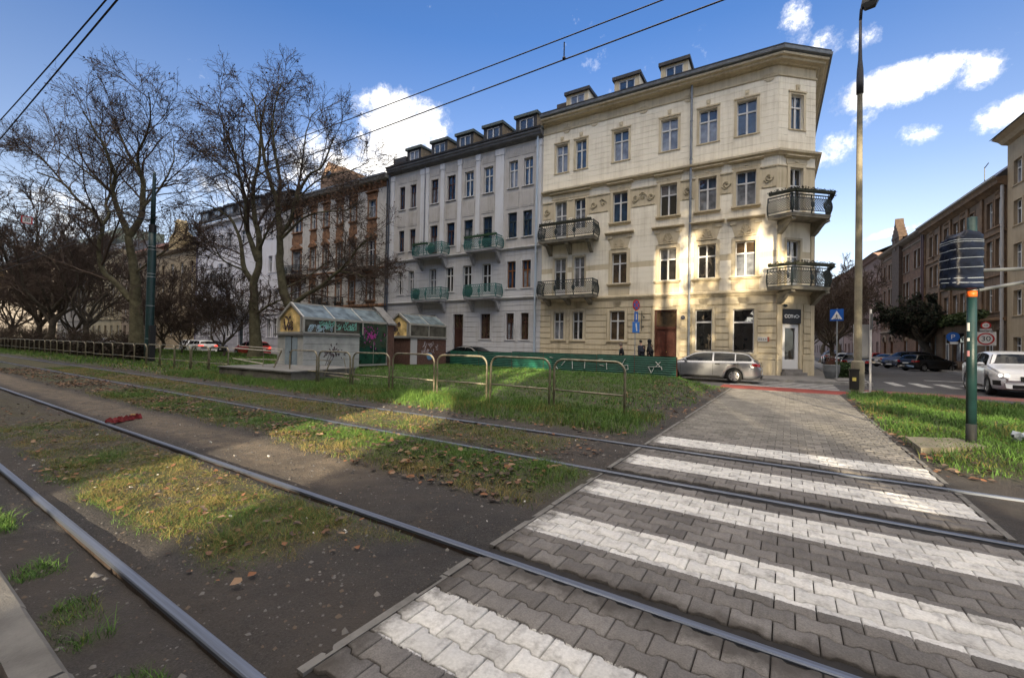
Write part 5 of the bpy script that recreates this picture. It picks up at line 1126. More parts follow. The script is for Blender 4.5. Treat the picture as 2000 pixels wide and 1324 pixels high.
opposite('sandstone tenement straight behind the photographer', -9.2, 7.6, 29.5, (.40, .30, .20), 5, (-4.4, -.6, -.2, 10.2), 4.)  # unseen passage added to let a strip of sun reach the lawn
opposite('buff tenement beyond the side street opening, behind on the right', -60, -21.5, 29.5, (.44, .36, .24), 14)
m = MB(); m.box(4, 22, -12.2, -11.9, -.1, 3.8); w_ = m.build('garden_wall', mat('wall brick', (.25, .12, .08), .9, noise=.3)); m = MB(); m.box(3.95, 22.05, -12.25, -11.85, 3.803, 3.9); m.build('coping', mat('step stone', (.22, .21, .20), .9), w_); tag(w_, 'brick garden wall on the pavement behind the photographer', 'wall')  # unseen wall added to keep low sun off the nearest painted bars
CROWN_Z0 = 18.0
# limbs of the three big trees: (points from the foot of the trunk, start radius, end radius)
BIG = [
 ((-40.58, 12.04, 0.0), [
  ([(0.01,0.01,-0.21),(-0.06,-0.04,0.36),(-0.15,-0.14,3.01),(-0.23,-0.23,5.29),(-0.38,-0.37,7.56),(-0.59,-0.53,9.34)], 0.62, 0.27),
  ([(-0.59,-0.53,9.34),(-0.14,-0.04,10.86),(-0.42,0.09,12.75),(-0.95,0.12,14.3),(-1.89,-0.06,15.5),(-3.05,-0.36,16.85),(-4.23,-0.65,19.4)], 0.29, 0.06),
  ([(0.14,-0.13,13.46),(0.4,-0.49,15.36),(1.74,-0.37,16.83),(2.73,-0.6,18.1),(3.54,-1.01,18.83)], 0.14, 0.04),
  ([(-0.59,-0.53,9.34),(-0.89,-1.04,10.92),(-0.85,-1.46,12.34),(-0.12,-1.51,13.56),(0.01,-1.99,14.89),(-0.03,-2.63,16.29),(-0.01,-3.26,17.34)], 0.27, 0.05),
  ([(-0.45,-0.36,4.41),(-1.23,-1.02,5.7),(-1.8,-1.61,6.6),(-1.73,-1.84,8.47),(-1.26,-1.83,9.94),(-2.31,-2.82,11.61),(-2.95,-3.55,12.89),(-4.0,-4.56,13.48)], 0.28, 0.06),
  ([(-2.23,-1.59,10.14),(-2.25,-1.23,11.08),(-3.13,-1.23,11.96),(-3.56,-0.87,13.65),(-4.54,-0.79,15.97)], 0.15, 0.05),
  ([(-1.64,-1.25,12.54),(-3.97,-1.92,14.23),(-7.11,-2.71,16.21),(-10.25,-3.29,17.54)], 0.12, 0.03),
  ([(0.1,-0.12,11.37),(0.73,0.68,13.04),(0.89,1.37,15.2),(0.3,1.68,17.44)], 0.12, 0.03),
  ([(-4.68,-3.22,13.35),(-5.02,-4.42,15.05),(-4.48,-5.49,14.86)], 0.08, 0.03),
  ([(-0.31,-0.3,6.42),(1.49,0.27,7.5),(3.58,0.76,8.49),(5.46,0.97,9.04)], 0.1, 0.03),
 ]),
 ((-33.23, 16.74, 0.0), [
  ([(-0.06,-0.03,-0.04),(-0.0,-0.01,0.94),(-0.15,-0.14,3.18),(-0.16,-0.18,4.74),(-0.14,-0.18,5.99),(0.13,-0.04,7.89)], 0.55, 0.25),
  ([(-0.17,-0.2,5.99),(-0.96,-0.51,7.26),(-1.42,-0.51,9.11),(-2.1,-0.59,10.35),(-3.08,-0.83,11.64),(-5.01,-1.63,12.72)], 0.25, 0.05),
  ([(0.07,-0.08,7.74),(-0.14,-0.41,8.99),(-0.31,-0.8,10.54),(0.0,-0.92,12.07),(-0.13,-1.36,13.81),(-0.13,-1.74,15.52),(-0.42,-2.33,17.53)], 0.25, 0.05),
  ([(0.13,-0.04,7.89),(-0.09,0.02,9.84),(-0.62,-0.01,11.18),(-1.09,0.04,13.88),(-1.16,0.4,15.96),(-1.46,0.63,18.8),(-1.58,1.01,21.85)], 0.27, 0.05),
  ([(0.12,-0.05,8.5),(0.93,-0.12,9.41),(2.25,-0.13,10.71),(3.79,-0.13,11.12)], 0.13, 0.04),
  ([(-0.15,-0.15,3.48),(0.95,0.26,4.24),(2.12,0.58,4.71),(3.32,0.86,5.39)], 0.13, 0.06),
  ([(-0.7,-0.55,6.96),(-1.45,-1.62,7.6),(-1.31,-2.37,8.55),(-1.3,-3.35,9.41)], 0.1, 0.03),
  ([(-1.08,-0.92,14.16),(-3.27,-1.38,15.62),(-5.62,-1.5,17.32)], 0.09, 0.03),
  ([(-0.24,-0.37,13.58),(-0.85,-1.77,16.05),(-0.18,-2.79,18.68)], 0.1, 0.03),
 ]),
 ((-29.77, 17.77, 0.0), [
  ([(0.07,0.05,0.06),(-0.0,-0.01,0.98),(-0.14,-0.13,2.81),(-0.4,-0.32,4.21),(-0.82,-0.61,5.52),(-0.96,-0.73,7.72),(-0.97,-0.77,9.56)], 0.55, 0.24),
  ([(-0.97,-0.77,9.56),(-1.22,-0.78,10.81),(-1.54,-0.76,12.37),(-2.12,-0.85,13.68),(-2.73,-0.94,15.29),(-3.41,-1.06,17.7),(-4.31,-1.33,21.32)], 0.27, 0.05),
  ([(-0.95,-0.76,9.78),(-0.25,-0.47,10.75),(0.13,-0.47,12.05),(1.11,-0.12,14.02),(2.14,0.24,14.77),(3.13,0.55,16.7)], 0.2, 0.05),
  ([(-1.15,-0.92,11.8),(-0.68,-1.05,13.69),(-0.49,-1.53,15.29),(-0.1,-1.99,17.84),(0.94,-2.1,20.08)], 0.16, 0.04),
  ([(-0.34,-0.28,4.28),(0.82,0.22,5.16),(1.88,0.55,5.76),(3.08,0.9,6.81),(4.17,1.15,7.58),(5.01,1.2,8.45),(6.02,1.34,9.15)], 0.24, 0.06),
  ([(2.36,1.41,6.95),(3.62,1.93,6.79),(4.83,2.3,6.32),(6.06,2.59,6.8)], 0.09, 0.03),
  ([(-0.88,-0.71,9.42),(0.99,0.03,11.07),(3.5,1.01,11.31),(5.21,1.36,11.83)], 0.13, 0.03),
  ([(-0.16,-0.3,12.15),(0.86,0.75,14.02),(2.28,2.27,15.03),(3.04,3.47,16.09)], 0.1, 0.03),
  ([(-0.16,-0.3,12.15),(-0.32,0.26,15.22),(-0.86,0.9,18.69),(-1.17,1.88,20.83)], 0.12, 0.03),
  ([(-0.82,-0.61,5.52),(0.18,0.58,6.59),(0.8,1.79,7.87),(1.7,3.34,8.46)], 0.09, 0.03),
 ]),
]
# ------------------------------------------------------------------ bare trees
def tubes_np(P, Rad, sides):
    """P (n,k,3) polylines, Rad (n,k) radii -> vertices, quads"""
    n, k, _ = P.shape
    T = np.empty_like(P); T[:, 1:-1] = P[:, 2:] - P[:, :-2]; T[:, 0] = P[:, 1] - P[:, 0]; T[:, -1] = P[:, -1] - P[:, -2]
    T /= np.linalg.norm(T, axis=2, keepdims=True) + 1e-9
    ref = np.where(np.abs(T[:, :1, 2:3]) > .9, np.array([1., 0, 0]), np.array([0, 0, 1.])) * np.ones((1, k, 1))
    X = np.cross(T, ref); X /= np.linalg.norm(X, axis=2, keepdims=True) + 1e-9; Y = np.cross(T, X)
    a = np.arange(sides) * 2 * np.pi / sides
    V = P[:, :, None] + (X[:, :, None] * np.cos(a)[None, None, :, None] + Y[:, :, None] * np.sin(a)[None, None, :, None]) * Rad[:, :, None, None]
    idx = np.arange(n * k * sides).reshape(n, k, sides)
    F = np.stack([idx[:, :-1], np.roll(idx[:, :-1], -1, 2), np.roll(idx[:, 1:], -1, 2), idx[:, 1:]], -1).reshape(-1, 4)
    return V.reshape(-1, 3), F
def resample(pts, k):
    p = np.array(pts, float); n = len(p)
    if n > 2:   # smooth (Catmull-Rom)
        q = np.vstack([2 * p[0] - p[1], p, 2 * p[-1] - p[-2]]); out = []
        for i in range(n - 1):
            for t in np.linspace(0, 1, 6, endpoint=False):
                a, b, c, d = q[i:i + 4]; out.append(.5 * ((2 * b) + (-a + c) * t + (2 * a - 5 * b + 4 * c - d) * t * t + (-a + 3 * b - 3 * c + d) * t ** 3))
        p = np.array(out + [p[-1]])
    L = np.r_[0, np.cumsum(np.linalg.norm(np.diff(p, axis=0), axis=1))]; s = np.linspace(0, L[-1], k)
    return np.stack([np.interp(s, L, p[:, i]) for i in range(3)], 1)
def spawn(P, Rad, r, per, t0, t1, len_f, len_s, spread, up, nseg, jit, taper=.25, rf=.55):
    n, k, _ = P.shape
    m = n * per; bi = np.repeat(np.arange(n), per); t = np.tile((np.arange(per) + .5) / per, n) + r.uniform(-.5, .5, m) / per
    t = t0 + (t1 - t0) * np.clip(t, 0, 1); x = t * (k - 1); i0 = np.minimum(x.astype(int), k - 2); f = (x - i0)[:, None]
    S = P[bi, i0] * (1 - f) + P[bi, i0 + 1] * f; rad0 = Rad[bi, i0] * (1 - f[:, 0]) + Rad[bi, i0 + 1] * f[:, 0]
    D = P[bi, i0 + 1] - P[bi, i0]; D /= np.linalg.norm(D, axis=1, keepdims=True) + 1e-9
    Q = r.normal(0, 1, (m, 3)); Q -= D * np.sum(Q * D, 1, keepdims=True); Q /= np.linalg.norm(Q, axis=1, keepdims=True)
    an = np.radians(r.normal(spread, 14, m))[:, None]; d = D * np.cos(an) + Q * np.sin(an)
    plen = np.linalg.norm(np.diff(P, axis=1), axis=2).sum(1)[bi]
    L = (plen * len_f * (1.25 - .75 * t) + len_s) * r.uniform(.6, 1.25, m); rad = np.minimum(rad0 * rf, .012 + L * .018)
    out = np.empty((m, nseg + 1, 3)); out[:, 0] = S; sl = (L / nseg)[:, None]
    for j in range(nseg):
        d = d + r.normal(0, jit, (m, 3)) + np.array([0, 0, up]); d /= np.linalg.norm(d, axis=1, keepdims=True); out[:, j + 1] = out[:, j] + d * sl
    R_ = rad[:, None] * np.linspace(1, taper, nseg + 1)[None]
    return out, R_
BARK = mat('bark', (.10, .082, .060), .95, noise=.5, nscale=5, bump=1., bscale=14); BARKG = mat('bark mossy', (.115, .105, .062), .95, noise=.5, nscale=3, bump=1., bscale=14)
TWIG = mat('twigs', (.085, .060, .046), .9); SEED = mat('seed clusters', (.060, .035, .022), .9)
def make_tree(name, limbs, seed, dens=1., loc=(0, 0, 0), label='', group=None, bark=None, seeds=True, shrink=1., up=.05, tip=(.014, .006)):
    r = np.random.default_rng(seed); t = thing(name, label, 'tree', loc, 0, group)
    Vs, Fs, o = [], [], 0; L0P, L0R = [], []
    for i, (pts, r0, r1) in enumerate(limbs):
        k = 24; P = resample(pts, k); w = r.normal(0, 1, (k, 3)); w = (w + np.roll(w, 1, 0) + np.roll(w, -1, 0)) / 3; P = P + w * min(.10, r0 * .5) * np.linspace(0, 1, k)[:, None]
        rr = (r0 + (r1 - r0) * np.linspace(0, 1, k) ** .8) * .82
        if i == 0: rr = rr * (1 + .55 * np.exp(-np.linspace(0, 1, k) * 14))
        V, F = tubes_np(P[None], rr[None], 12 if r0 > .2 else 8); Vs.append(V); Fs.append(F + o); o += len(V)
        if i: L0P.append(P); L0R.append(rr)
    tk = npmesh('trunk', np.vstack(Vs), np.vstack(Fs), bark or BARKG, t, smooth=True)
    P0_, R0_ = np.array(L0P), np.array(L0R)
    A, AR = spawn(P0_, R0_, r, int(11 * dens), .14, 1., .34 * shrink, 1.3 * shrink, 40, up, 9, .10, rf=.55)
    B, BR = spawn(A, AR, r, 6, .2, 1., .40, .5 * shrink, 38, up, 6, .13)
    C, CR = spawn(B, BR, r, 6, .2, 1., .45, .32 * shrink, 36, up * .6, 4, .16)
    keep = r.random(len(C)) < .85; C, CR = C[keep], CR[keep]
    Dd, DR = spawn(C, CR, r, 3, .3, 1., .5, .16 * shrink, 40, .02, 3, .22)
    Vs, Fs, o = [], [], 0
    for (P, Q, s, mn) in ((A, AR, 6, tip[0] * 1.3), (B, BR, 4, tip[0]), (C, CR, 3, tip[1] * 1.3), (Dd, DR, 3, tip[1])):
        V, F = tubes_np(P, np.maximum(Q, mn), s); Vs.append(V); Fs.append(F + o); o += len(V)
    npmesh('crown', np.vstack(Vs), np.vstack(Fs), TWIG, t)
    if seeds:
        E = np.concatenate([C[:, -1], Dd[:, -1]]); E = E[r.random(len(E)) < .10]; n = len(E)
        a = r.normal(0, 1, (n, 3)); a /= np.linalg.norm(a, axis=1, keepdims=True); b = np.cross(a, r.normal(0, 1, (n, 3))); b /= np.linalg.norm(b, axis=1, keepdims=True); s = r.uniform(.03, .07, (n, 1))
        c = E[:, None] + np.stack([-a * s - b * s * .6, a * s * .4 - b * s, a * s + b * s * .5, -a * s * .5 + b * s], 1)
        npmesh('seed_clusters', c.reshape(-1, 3), np.arange(n * 4).reshape(-1, 4), SEED, t)
    return t
labs = ['tall bare tree with a forked trunk and a leaning left limb, beside the green mast', 'bare tree with an upright trunk growing left of the two small glass-roofed kiosks', 'bare tree with a big low limb reaching right, rising behind the larger glass-roofed kiosk']
for i, (b, L) in enumerate(BIG):
  bt = make_tree('bare_tree', L, 40 + i, [1.15, 1.15, 1.1][i], b, labs[i], 'big bare trees on the lawn', shrink=(1., .84, .82)[i], up=(.03, .0, .0)[i], tip=(.013, .0075)); bt.scale = (1.03, 1.03, (.97, .95, .94)[i])
def auto_limbs(seed, h, spread, trunk_h, r0, n=7, lean=.0, gnarl=.2):
    r = random.Random(seed); L = []; tr = [(0, 0, -.1)]; x = y = 0.
    for k in range(1, 5): x += r.uniform(-1, 1) * gnarl + lean * .3; y += r.uniform(-1, 1) * gnarl; tr.append((x, y, trunk_h * k / 4))
    L.append((tr, r0, r0 * .6))
    for i in range(n):
        a = 6.283 * i / n + r.uniform(-.4, .4); z0 = trunk_h * r.uniform(.62, 1.); f = z0 / trunk_h * 4; j = min(3, int(f)); g = f - j
        p = [tr[j][q] * (1 - g) + tr[j + 1][q] * g for q in range(3)]; pts = [tuple(p)]; d = spread * r.uniform(.6, 1.1); hh = (h - z0) * r.uniform(.7, 1.)
        if i == 0: d *= .25; hh = h - z0
        for k in range(1, 5):
            q = k / 4; pts.append((p[0] + math.cos(a) * d * q ** .8 + r.uniform(-1, 1) * gnarl * 1.6, p[1] + math.sin(a) * d * q ** .8 + r.uniform(-1, 1) * gnarl * 1.6, p[2] + hh * q ** 1.15))
        L.append((pts, r0 * r.uniform(.34, .5), r0 * .1))
    return L
BG = 'bare trees in the park strip on the left'
tA = make_tree('bare_tree', auto_limbs(1, 13, 4.5, 3.6, .40, 7, .1, .35), 61, .8, (-60, 13.5, 0), 'dark bare tree with a leaning trunk, far left behind the barrier', BG, BARK, False, .8, tip=(.02, .012))
tB = make_tree('bare_tree', auto_limbs(2, 10.5, 4.2, 2.6, .30, 8, .0, .4), 62, .75, (-72, 15, 0), 'bushy low-forked bare tree at the far left edge', BG, BARK, False, .8, tip=(.02, .012))
tC = make_tree('bare_tree', auto_limbs(3, 5.4, 2.4, 1.2, .15, 8, .0, .2), 63, .7, (-35.5, 15.6, 0), 'small crooked bare tree between the green mast and the white car', BG, BARK, False, .75, tip=(.014, .009))
for i, (src, x, y, s, rz, lab) in enumerate([
    (tA, -73, 12.6, 1.0, 1.9, 'dark bare tree with a crooked trunk near the left edge, behind the long hedge'), (tA, -90, 15.5, 1.1, 4.1, 'distant bare tree standing behind the crooked one at the left edge'),
    (tA, -64, 12.0, 1.15, 2.4, 'tall bare tree in front of the yellowish tenement'), (tB, -100, 14, 1.25, 1.1, 'big bushy bare tree at the very end of the barrier'), (tB, -47, 15.8, .72, 3.9, 'low bushy bare tree right behind the green mast'),
    (tC, -45, 16.5, .8, 2.0, 'small bare tree in front of the brownish tenement behind the mast')]):
    dup(src, (x, y, 0), rz, lab, BG, s)
# shrubs: many thin stems from one foot
def shrub(label, loc, h, w, n, seed, leaf=None, cat='shrub'):
    r = np.random.default_rng(seed); t = thing('shrub', label, cat, loc, 0, 'shrubs and hedges')
    a = r.uniform(0, 6.283, n); P = np.zeros((n, 7, 3)); d = np.stack([np.cos(a) * .35, np.sin(a) * .35, np.full(n, .9)], 1) + r.normal(0, .25, (n, 3)); P[:, 0] = np.stack([r.normal(0, w * .22, n), r.normal(0, w * .22, n), np.zeros(n)], 1)
    for j in range(6): d = d + r.normal(0, .13, (n, 3)); d /= np.linalg.norm(d, axis=1, keepdims=True); P[:, j + 1] = P[:, j] + d * (h / 6 * r.uniform(.6, 1.15, n))[:, None]
    Rr = np.linspace(.03, .012, 7)[None] * np.ones((n, 1)); V, F = tubes_np(P, Rr, 4); npmesh('stems', V, F, BARK, t)
    B, BR = spawn(P, Rr, r, 6, .2, 1., .35, .25, 40, .03, 4, .2); C, CR = spawn(B, BR, r, 5, .2, 1., .4, .12, 45, .0, 3, .2)
    Va, Fa = tubes_np(B, np.maximum(BR, .011), 3); Vb, Fb = tubes_np(C, np.maximum(CR, .008), 3); npmesh('crown', np.vstack([Va, Vb]), np.vstack([Fa, Fb + len(Va)]), TWIG, t)
    if leaf is not None:
        E = np.concatenate([C.reshape(-1, 3), B.reshape(-1, 3)]); E = E[r.random(len(E)) < leaf[1]]; n = len(E); a = r.normal(0, .05, (n, 4, 3)); a[:, 1] += r.normal(0, .05, (n, 3)); npmesh('foliage', (E[:, None] + a).reshape(-1, 3), np.arange(n * 4).reshape(-1, 4), leaf[0], t)
    return t
DL = mat('dull leaves', (.050, .048, .020), .8, noise=.5, nscale=20); GLV = mat('ivy leaves', (.035, .075, .018), .6, noise=.6, nscale=20); TLV = mat('tan leaves', (.30, .20, .09), .8, noise=.4, nscale=20)
for i, (x, y, h, w) in enumerate(((-58, 13, 2.2, 3), (-66, 11.6, 2.2, 4), (-76, 12.5, 2.8, 5), (-49.5, 14.2, 2.0, 3), (-92, 11.5, 3.4, 5), (-110, 13, 4.5, 6))):
    shrub(['leafless shrub under the trees left of the mast', 'leafless shrub behind the middle of the long hedge', 'tall leafless shrub behind the far end of the hedge', 'dense leafless shrub just behind the green mast', 'leafless shrub at the left edge of the park', 'distant tangled shrub at the end of the park strip'][i], (x, y, 0), h, w, 60, 70 + i, (DL, .03))
def leafy(name, label, c, rad, n, size, m, cat, group, seed, box=False):
    r = np.random.default_rng(seed); t = thing(name, label, cat, (c[0], c[1], 0), 0, group)
    p = r.uniform(-1, 1, (n, 3)) if box else r.normal(0, 1, (n, 3)); 
    if not box: p = p / np.linalg.norm(p, axis=1, keepdims=True) * (r.random((n, 1)) ** .4) * (.7 + .5 * r.random((n, 1)))
    p = p * np.array(rad) + np.array([0, 0, c[2]]); a = r.normal(0, size, (n, 4, 3)); npmesh('foliage', (p[:, None] + a).reshape(-1, 3), np.arange(4 * n).reshape(-1, 4), m, t); return t
HG = mat('hedge brown', (.035, .026, .018), .9, noise=.5, nscale=12)
h = leafy('hedge', 'long low dark brown hedge behind the left part of the barrier', (-64, 10.6, .55), (29, .45, .55), 26000, .07, HG, 'hedge', 'shrubs and hedges', 5, True)
leafy('hedge', 'small low green hedge by the cycle racks behind the concrete lamp post', (2.6, 31.5, .45), (.5, 3.0, .35), 3500, .06, GLV, 'hedge', 'shrubs and hedges', 6, True)
# leafy tree at the left edge that still carries tan leaves
tD = make_tree('leafy_tree', auto_limbs(8, 15, 5, 5, .4, 8, 0, .3), 66, .7, (-97, 10.2, 0), 'tree still holding tan leaves at the left edge of the picture', BG, BARK, False, .9, tip=(.022, .014))
def add_leaves(t, seed, m, frac, size):
    cr = [o for o in COL.objects if o.parent == t and o.name.startswith('crown')][0]; n = len(cr.data.vertices); co = np.empty(n * 3, np.float32); cr.data.vertices.foreach_get('co', co); co = co.reshape(-1, 3)
    r = np.random.default_rng(seed); co = co[r.random(n) < frac]; n = len(co); a = r.normal(0, size, (n, 4, 3)); npmesh('foliage', (co[:, None] + a).reshape(-1, 3), np.arange(4 * n).reshape(-1, 4), m, t)
add_leaves(tD, 3, TLV, .10, .07)
# side street trees
ST = 'trees along the side street'
tE = make_tree('bare_tree', auto_limbs(21, 8.2, 3.6, 3.4, .32, 9, .0, .35), 67, .7, (4.2, 51, 0), 'gnarled bare street tree behind the concrete lamp post', ST, BARK, True, .62, tip=(.018, .010))
tF = make_tree('pollard_tree', auto_limbs(24, 6.2, 3.2, 3.4, .55, 9, -.2, .3), 68, .8, (11.6, 57, 0), 'stout dark pollard with ivy in front of the sooty houses', ST, BARK, False, .6, tip=(.02, .012)); add_leaves(tF, 5, mat('ivy dark', (.022, .034, .014), .8, noise=.5, nscale=20), .16, .07)
dup(tE, (2.9, 42.5, 0), 2.2, 'bare street tree beside the corner of the cream house', ST, .8); dup(tE, (3.4, 66, 0), 4.0, 'bare street tree further along the left pavement of the side street', ST, 1.05); dup(tE, (11.0, 84, 0), 1.0, 'bare street tree near the far end of the side street', ST, 1.0); dup(tE, (3.2, 90, 0), 5.2, 'distant bare street tree on the left of the side street', ST, 1.1)
iv = leafy('climbing_plant', 'green creeper running along the sooty brown house above the ground floor', (12.0, 51.5, 4.4), (.35, 6.5, .45), 5200, .09, mat('creeper green', (.055, .085, .020), .7, noise=.5, nscale=15), 'creeper', 'shrubs and hedges', 9)
# unseen trees added behind the camera so their crowns block the low sun
for i, (x, y, s) in enumerate(((10.6, -19.5, 1), (14.4, -20.5, 1), (18.6, -21, 1))):
    r = np.random.default_rng(90 + i); t = thing('evergreen_tree', ['tall evergreen with a high crown in the street behind the photographer', 'middle evergreen with a high crown behind the photographer', 'right-hand evergreen with a high crown behind the photographer'][i], 'tree', (x, y, 0), 0, 'evergreens behind the photographer')
    m = MB(); m.tube([(0, 0, 0), (.1, 0, 8), (0, .1, 17), (0, 0, 32)], [.4, .34, .25, .05], 10); m.build('trunk', BARK, t)
    n = 9000; p = r.normal(0, 1, (n, 3)); p = p / np.linalg.norm(p, axis=1, keepdims=True) * r.random((n, 1)) ** .45; z0 = CROWN_Z0; p = p * np.array([3.2, 3.2, (40 - z0) / 2]) + np.array([0, 0, (40 + z0) / 2]); a = r.normal(0, .24, (n, 4, 3)); npmesh('crown', (p[:, None] + a).reshape(-1, 3), np.arange(4 * n).reshape(-1, 4), GLV, t)

for x, y, s, a, lab in ((2.2, -11.5, 1.5, .5, 'bare tree on the pavement left of the passage behind the photographer'), (6.2, -13.5, 1.4, 2.5, 'bare tree on the pavement right of the passage behind the photographer'), (12.5, -9.0, 1.6, 4.0, 'bare tree before the street opening behind the photographer'), (18.0, -12.5, 1.7, 1.2, 'bare tree near the garden wall behind the photographer')): dup(tE, (x, y, 0), a, lab, 'bare trees behind the photographer', s)  # unseen tree copies added to break up the sun patches
# ------------------------------------------------------------------ street furniture
def H(u, v): return float(height(np.array([float(u)]), np.array([float(v)]))[0])
GALV = mat('galvanised tube', (.30, .27, .20), .45, metal=.5, noise=.5, nscale=7, bump=.2, bscale=40)
GREEN = mat('mast green paint', (.009, .034, .036), .45, noise=.35, nscale=4, bump=.2, bscale=25); WHT = mat('white enamel', (.68, .68, .66), .45, noise=.15); RED = mat('sign red', (.45, .02, .02), .4); BLUE = mat('sign blue', (.015, .10, .40), .4); BLK = mat('black plastic', (.012, .012, .013), .5); STEEL = mat('grey steel', (.30, .32, .33), .45, metal=.4, noise=.2)
CONC = mat('weathered concrete', (.23, .21, .155), .9, noise=.4, nscale=2.2, bump=.5, bscale=22); CONCD = mat('stained concrete', (.16, .15, .135), .92, noise=.6, nscale=1.6, bump=.6, bscale=16)
ORD = ['first', 'second', 'third', 'fourth', 'fifth', 'sixth', 'seventh', 'eighth', 'ninth', 'tenth', 'eleventh', 'twelfth', 'thirteenth', 'fourteenth', 'fifteenth', 'sixteenth', 'seventeenth', 'eighteenth', 'nineteenth', 'twentieth']
def hoops():
    w, h, rc = 1.76, 1.16, .24
    t = thing('barrier_hoop', 'x', 'barrier', (0, 0, 0), 0, 'tubular hoops of the barrier along the tracks')
    pts = [(-w, 0, -.35), (-w, 0, h - rc)] + [(-w + rc - rc * math.cos(a), 0, h - rc + rc * math.sin(a)) for a in [math.pi / 12 * k for k in range(1, 6)]] + [(-w + rc, 0, h), (-rc, 0, h)] + [(-rc + rc * math.sin(a), 0, h - rc + rc * math.cos(a)) for a in [math.pi / 12 * k for k in range(1, 6)]] + [(0, 0, h - rc), (0, 0, -.35)]
    m = MB(); m.tube(pts, .028, 10); m.build('frame', GALV, t, smooth=True)
    m = MB(); m.tube([(-w + .02, 0, .42), (-.02, 0, .42)], .021, 8); m.build('cross_rail', GALV, t, smooth=True)
    us = [-3.04 - 1.87 * k for k in range(7)]; r = random.Random(2)
    for k, u in enumerate(us):
        lab = 'tubular steel hoop of the barrier, %s one left of the paved path' % ORD[k]; v = 9.42 - .02 * k; o = t if k == 0 else dup(t, (0, 0, 0), None)
        o.location = (u, v, H(u - .9, v)); o.rotation_euler = (r.uniform(-.02, .02), r.uniform(-.008, .008), r.uniform(-.015, .015)); o['label'] = lab
    u = -20.7
    for k in range(38):
        lab = 'tubular steel hoop of the barrier, %s one left of the concrete ledge' % ORD[k] if k < 20 else 'small distant hoop of the tubular barrier, far left along the dark hedge'
        v = 9.25 + (.0 if k < 6 else .008 * k); o = dup(t, (u, v, H(u - .9, v)), None, lab); o.rotation_euler = (r.uniform(-.02, .02), 0, r.uniform(-.015, .015)); u -= 1.87
hoops()
def ledge():
    t = thing('concrete_ledge', 'low stained concrete ledge in front of the larger kiosk, beside the far track', 'ledge', (-17.4, 9.6, 0))
    m = MB(); m.prism([(-2.05, -1.22, -.2), (2.75, -1.02, -.2), (2.0, 2.2, -.2), (-2.6, 2.2, -.2)], (0, 0, .58)); m.build('wall', CONCD, t)
    m = MB(); m.prism([(-2.10, -1.27, .382), (2.82, -1.07, .382), (2.05, 2.24, .382), (-2.66, 2.24, .382)], (0, 0, .05)); m.build('coping', mat('ledge top', (.16, .16, .158), .85, noise=.4, nscale=2, bump=.3), t)
    b = thing('broken_railing', 'bent white railing bars dangling from a leaning post on the ledge', 'railing', (-16.7, 9.35, .36))
    m = MB(); m.tube([(-3.9, 0, .78), (-.1, .05, .70)], .022, 6); m.tube([(-3.9, .3, .88), (-.1, .12, .80)], .018, 6); m.tube([(-3.9, .05, .32), (-1.5, .1, .18)], .022, 6); m.tube([(-3.9, .3, .30), (-.2, .2, .38)], .016, 6); m.build('bar', mat('old white paint', (.52, .49, .42), .6, noise=.4, nscale=5), b)
    m = MB(); m.tube([(-.45, -.05, -.02), (-.05, .05, .74)], .03, 8); m.build('post', GALV, b)
    m = MB(); m.tube([(-1.52, .12, 0), (-1.5, .12, .5)], .018, 6); m.build('post', GALV, b)
    b2 = thing('broken_railing', 'piece of broken railing with a slanting leg in front of the kiosk', 'railing', (-13.8, 9.9, .02))
    m = MB(); m.tube([(-1.9, .3, .75), (-.9, .3, .74)], .022, 6); m.tube([(-.95, .3, .74), (-1.25, .2, .1)], .024, 6); m.tube([(-1.9, .3, .22), (.6, .4, .12)], .024, 6); m.tube([(-.3, .4, .9), (-.12, .42, .2)], .012, 6); m.build('bar', GALV, b2)
ledge()
def strokes(m, seed, x0, x1, z0, z1, n, w, put):
    r = random.Random(seed)
    for k in range(n):
        cx, cz = r.uniform(x0, x1), r.uniform(z0, z1); a, b, ph = r.uniform(.04, .11), r.uniform(.05, .13), r.uniform(0, 6.3); L = r.uniform(2.0, 5.5)
        m.tube([put(min(x1, max(x0, cx + a * math.cos(ph + t * L / 9) + .01 * t)), min(z1, max(z0, cz + b * math.sin(ph + t * L / 9 * 1.3)))) for t in range(10)], w, 4)
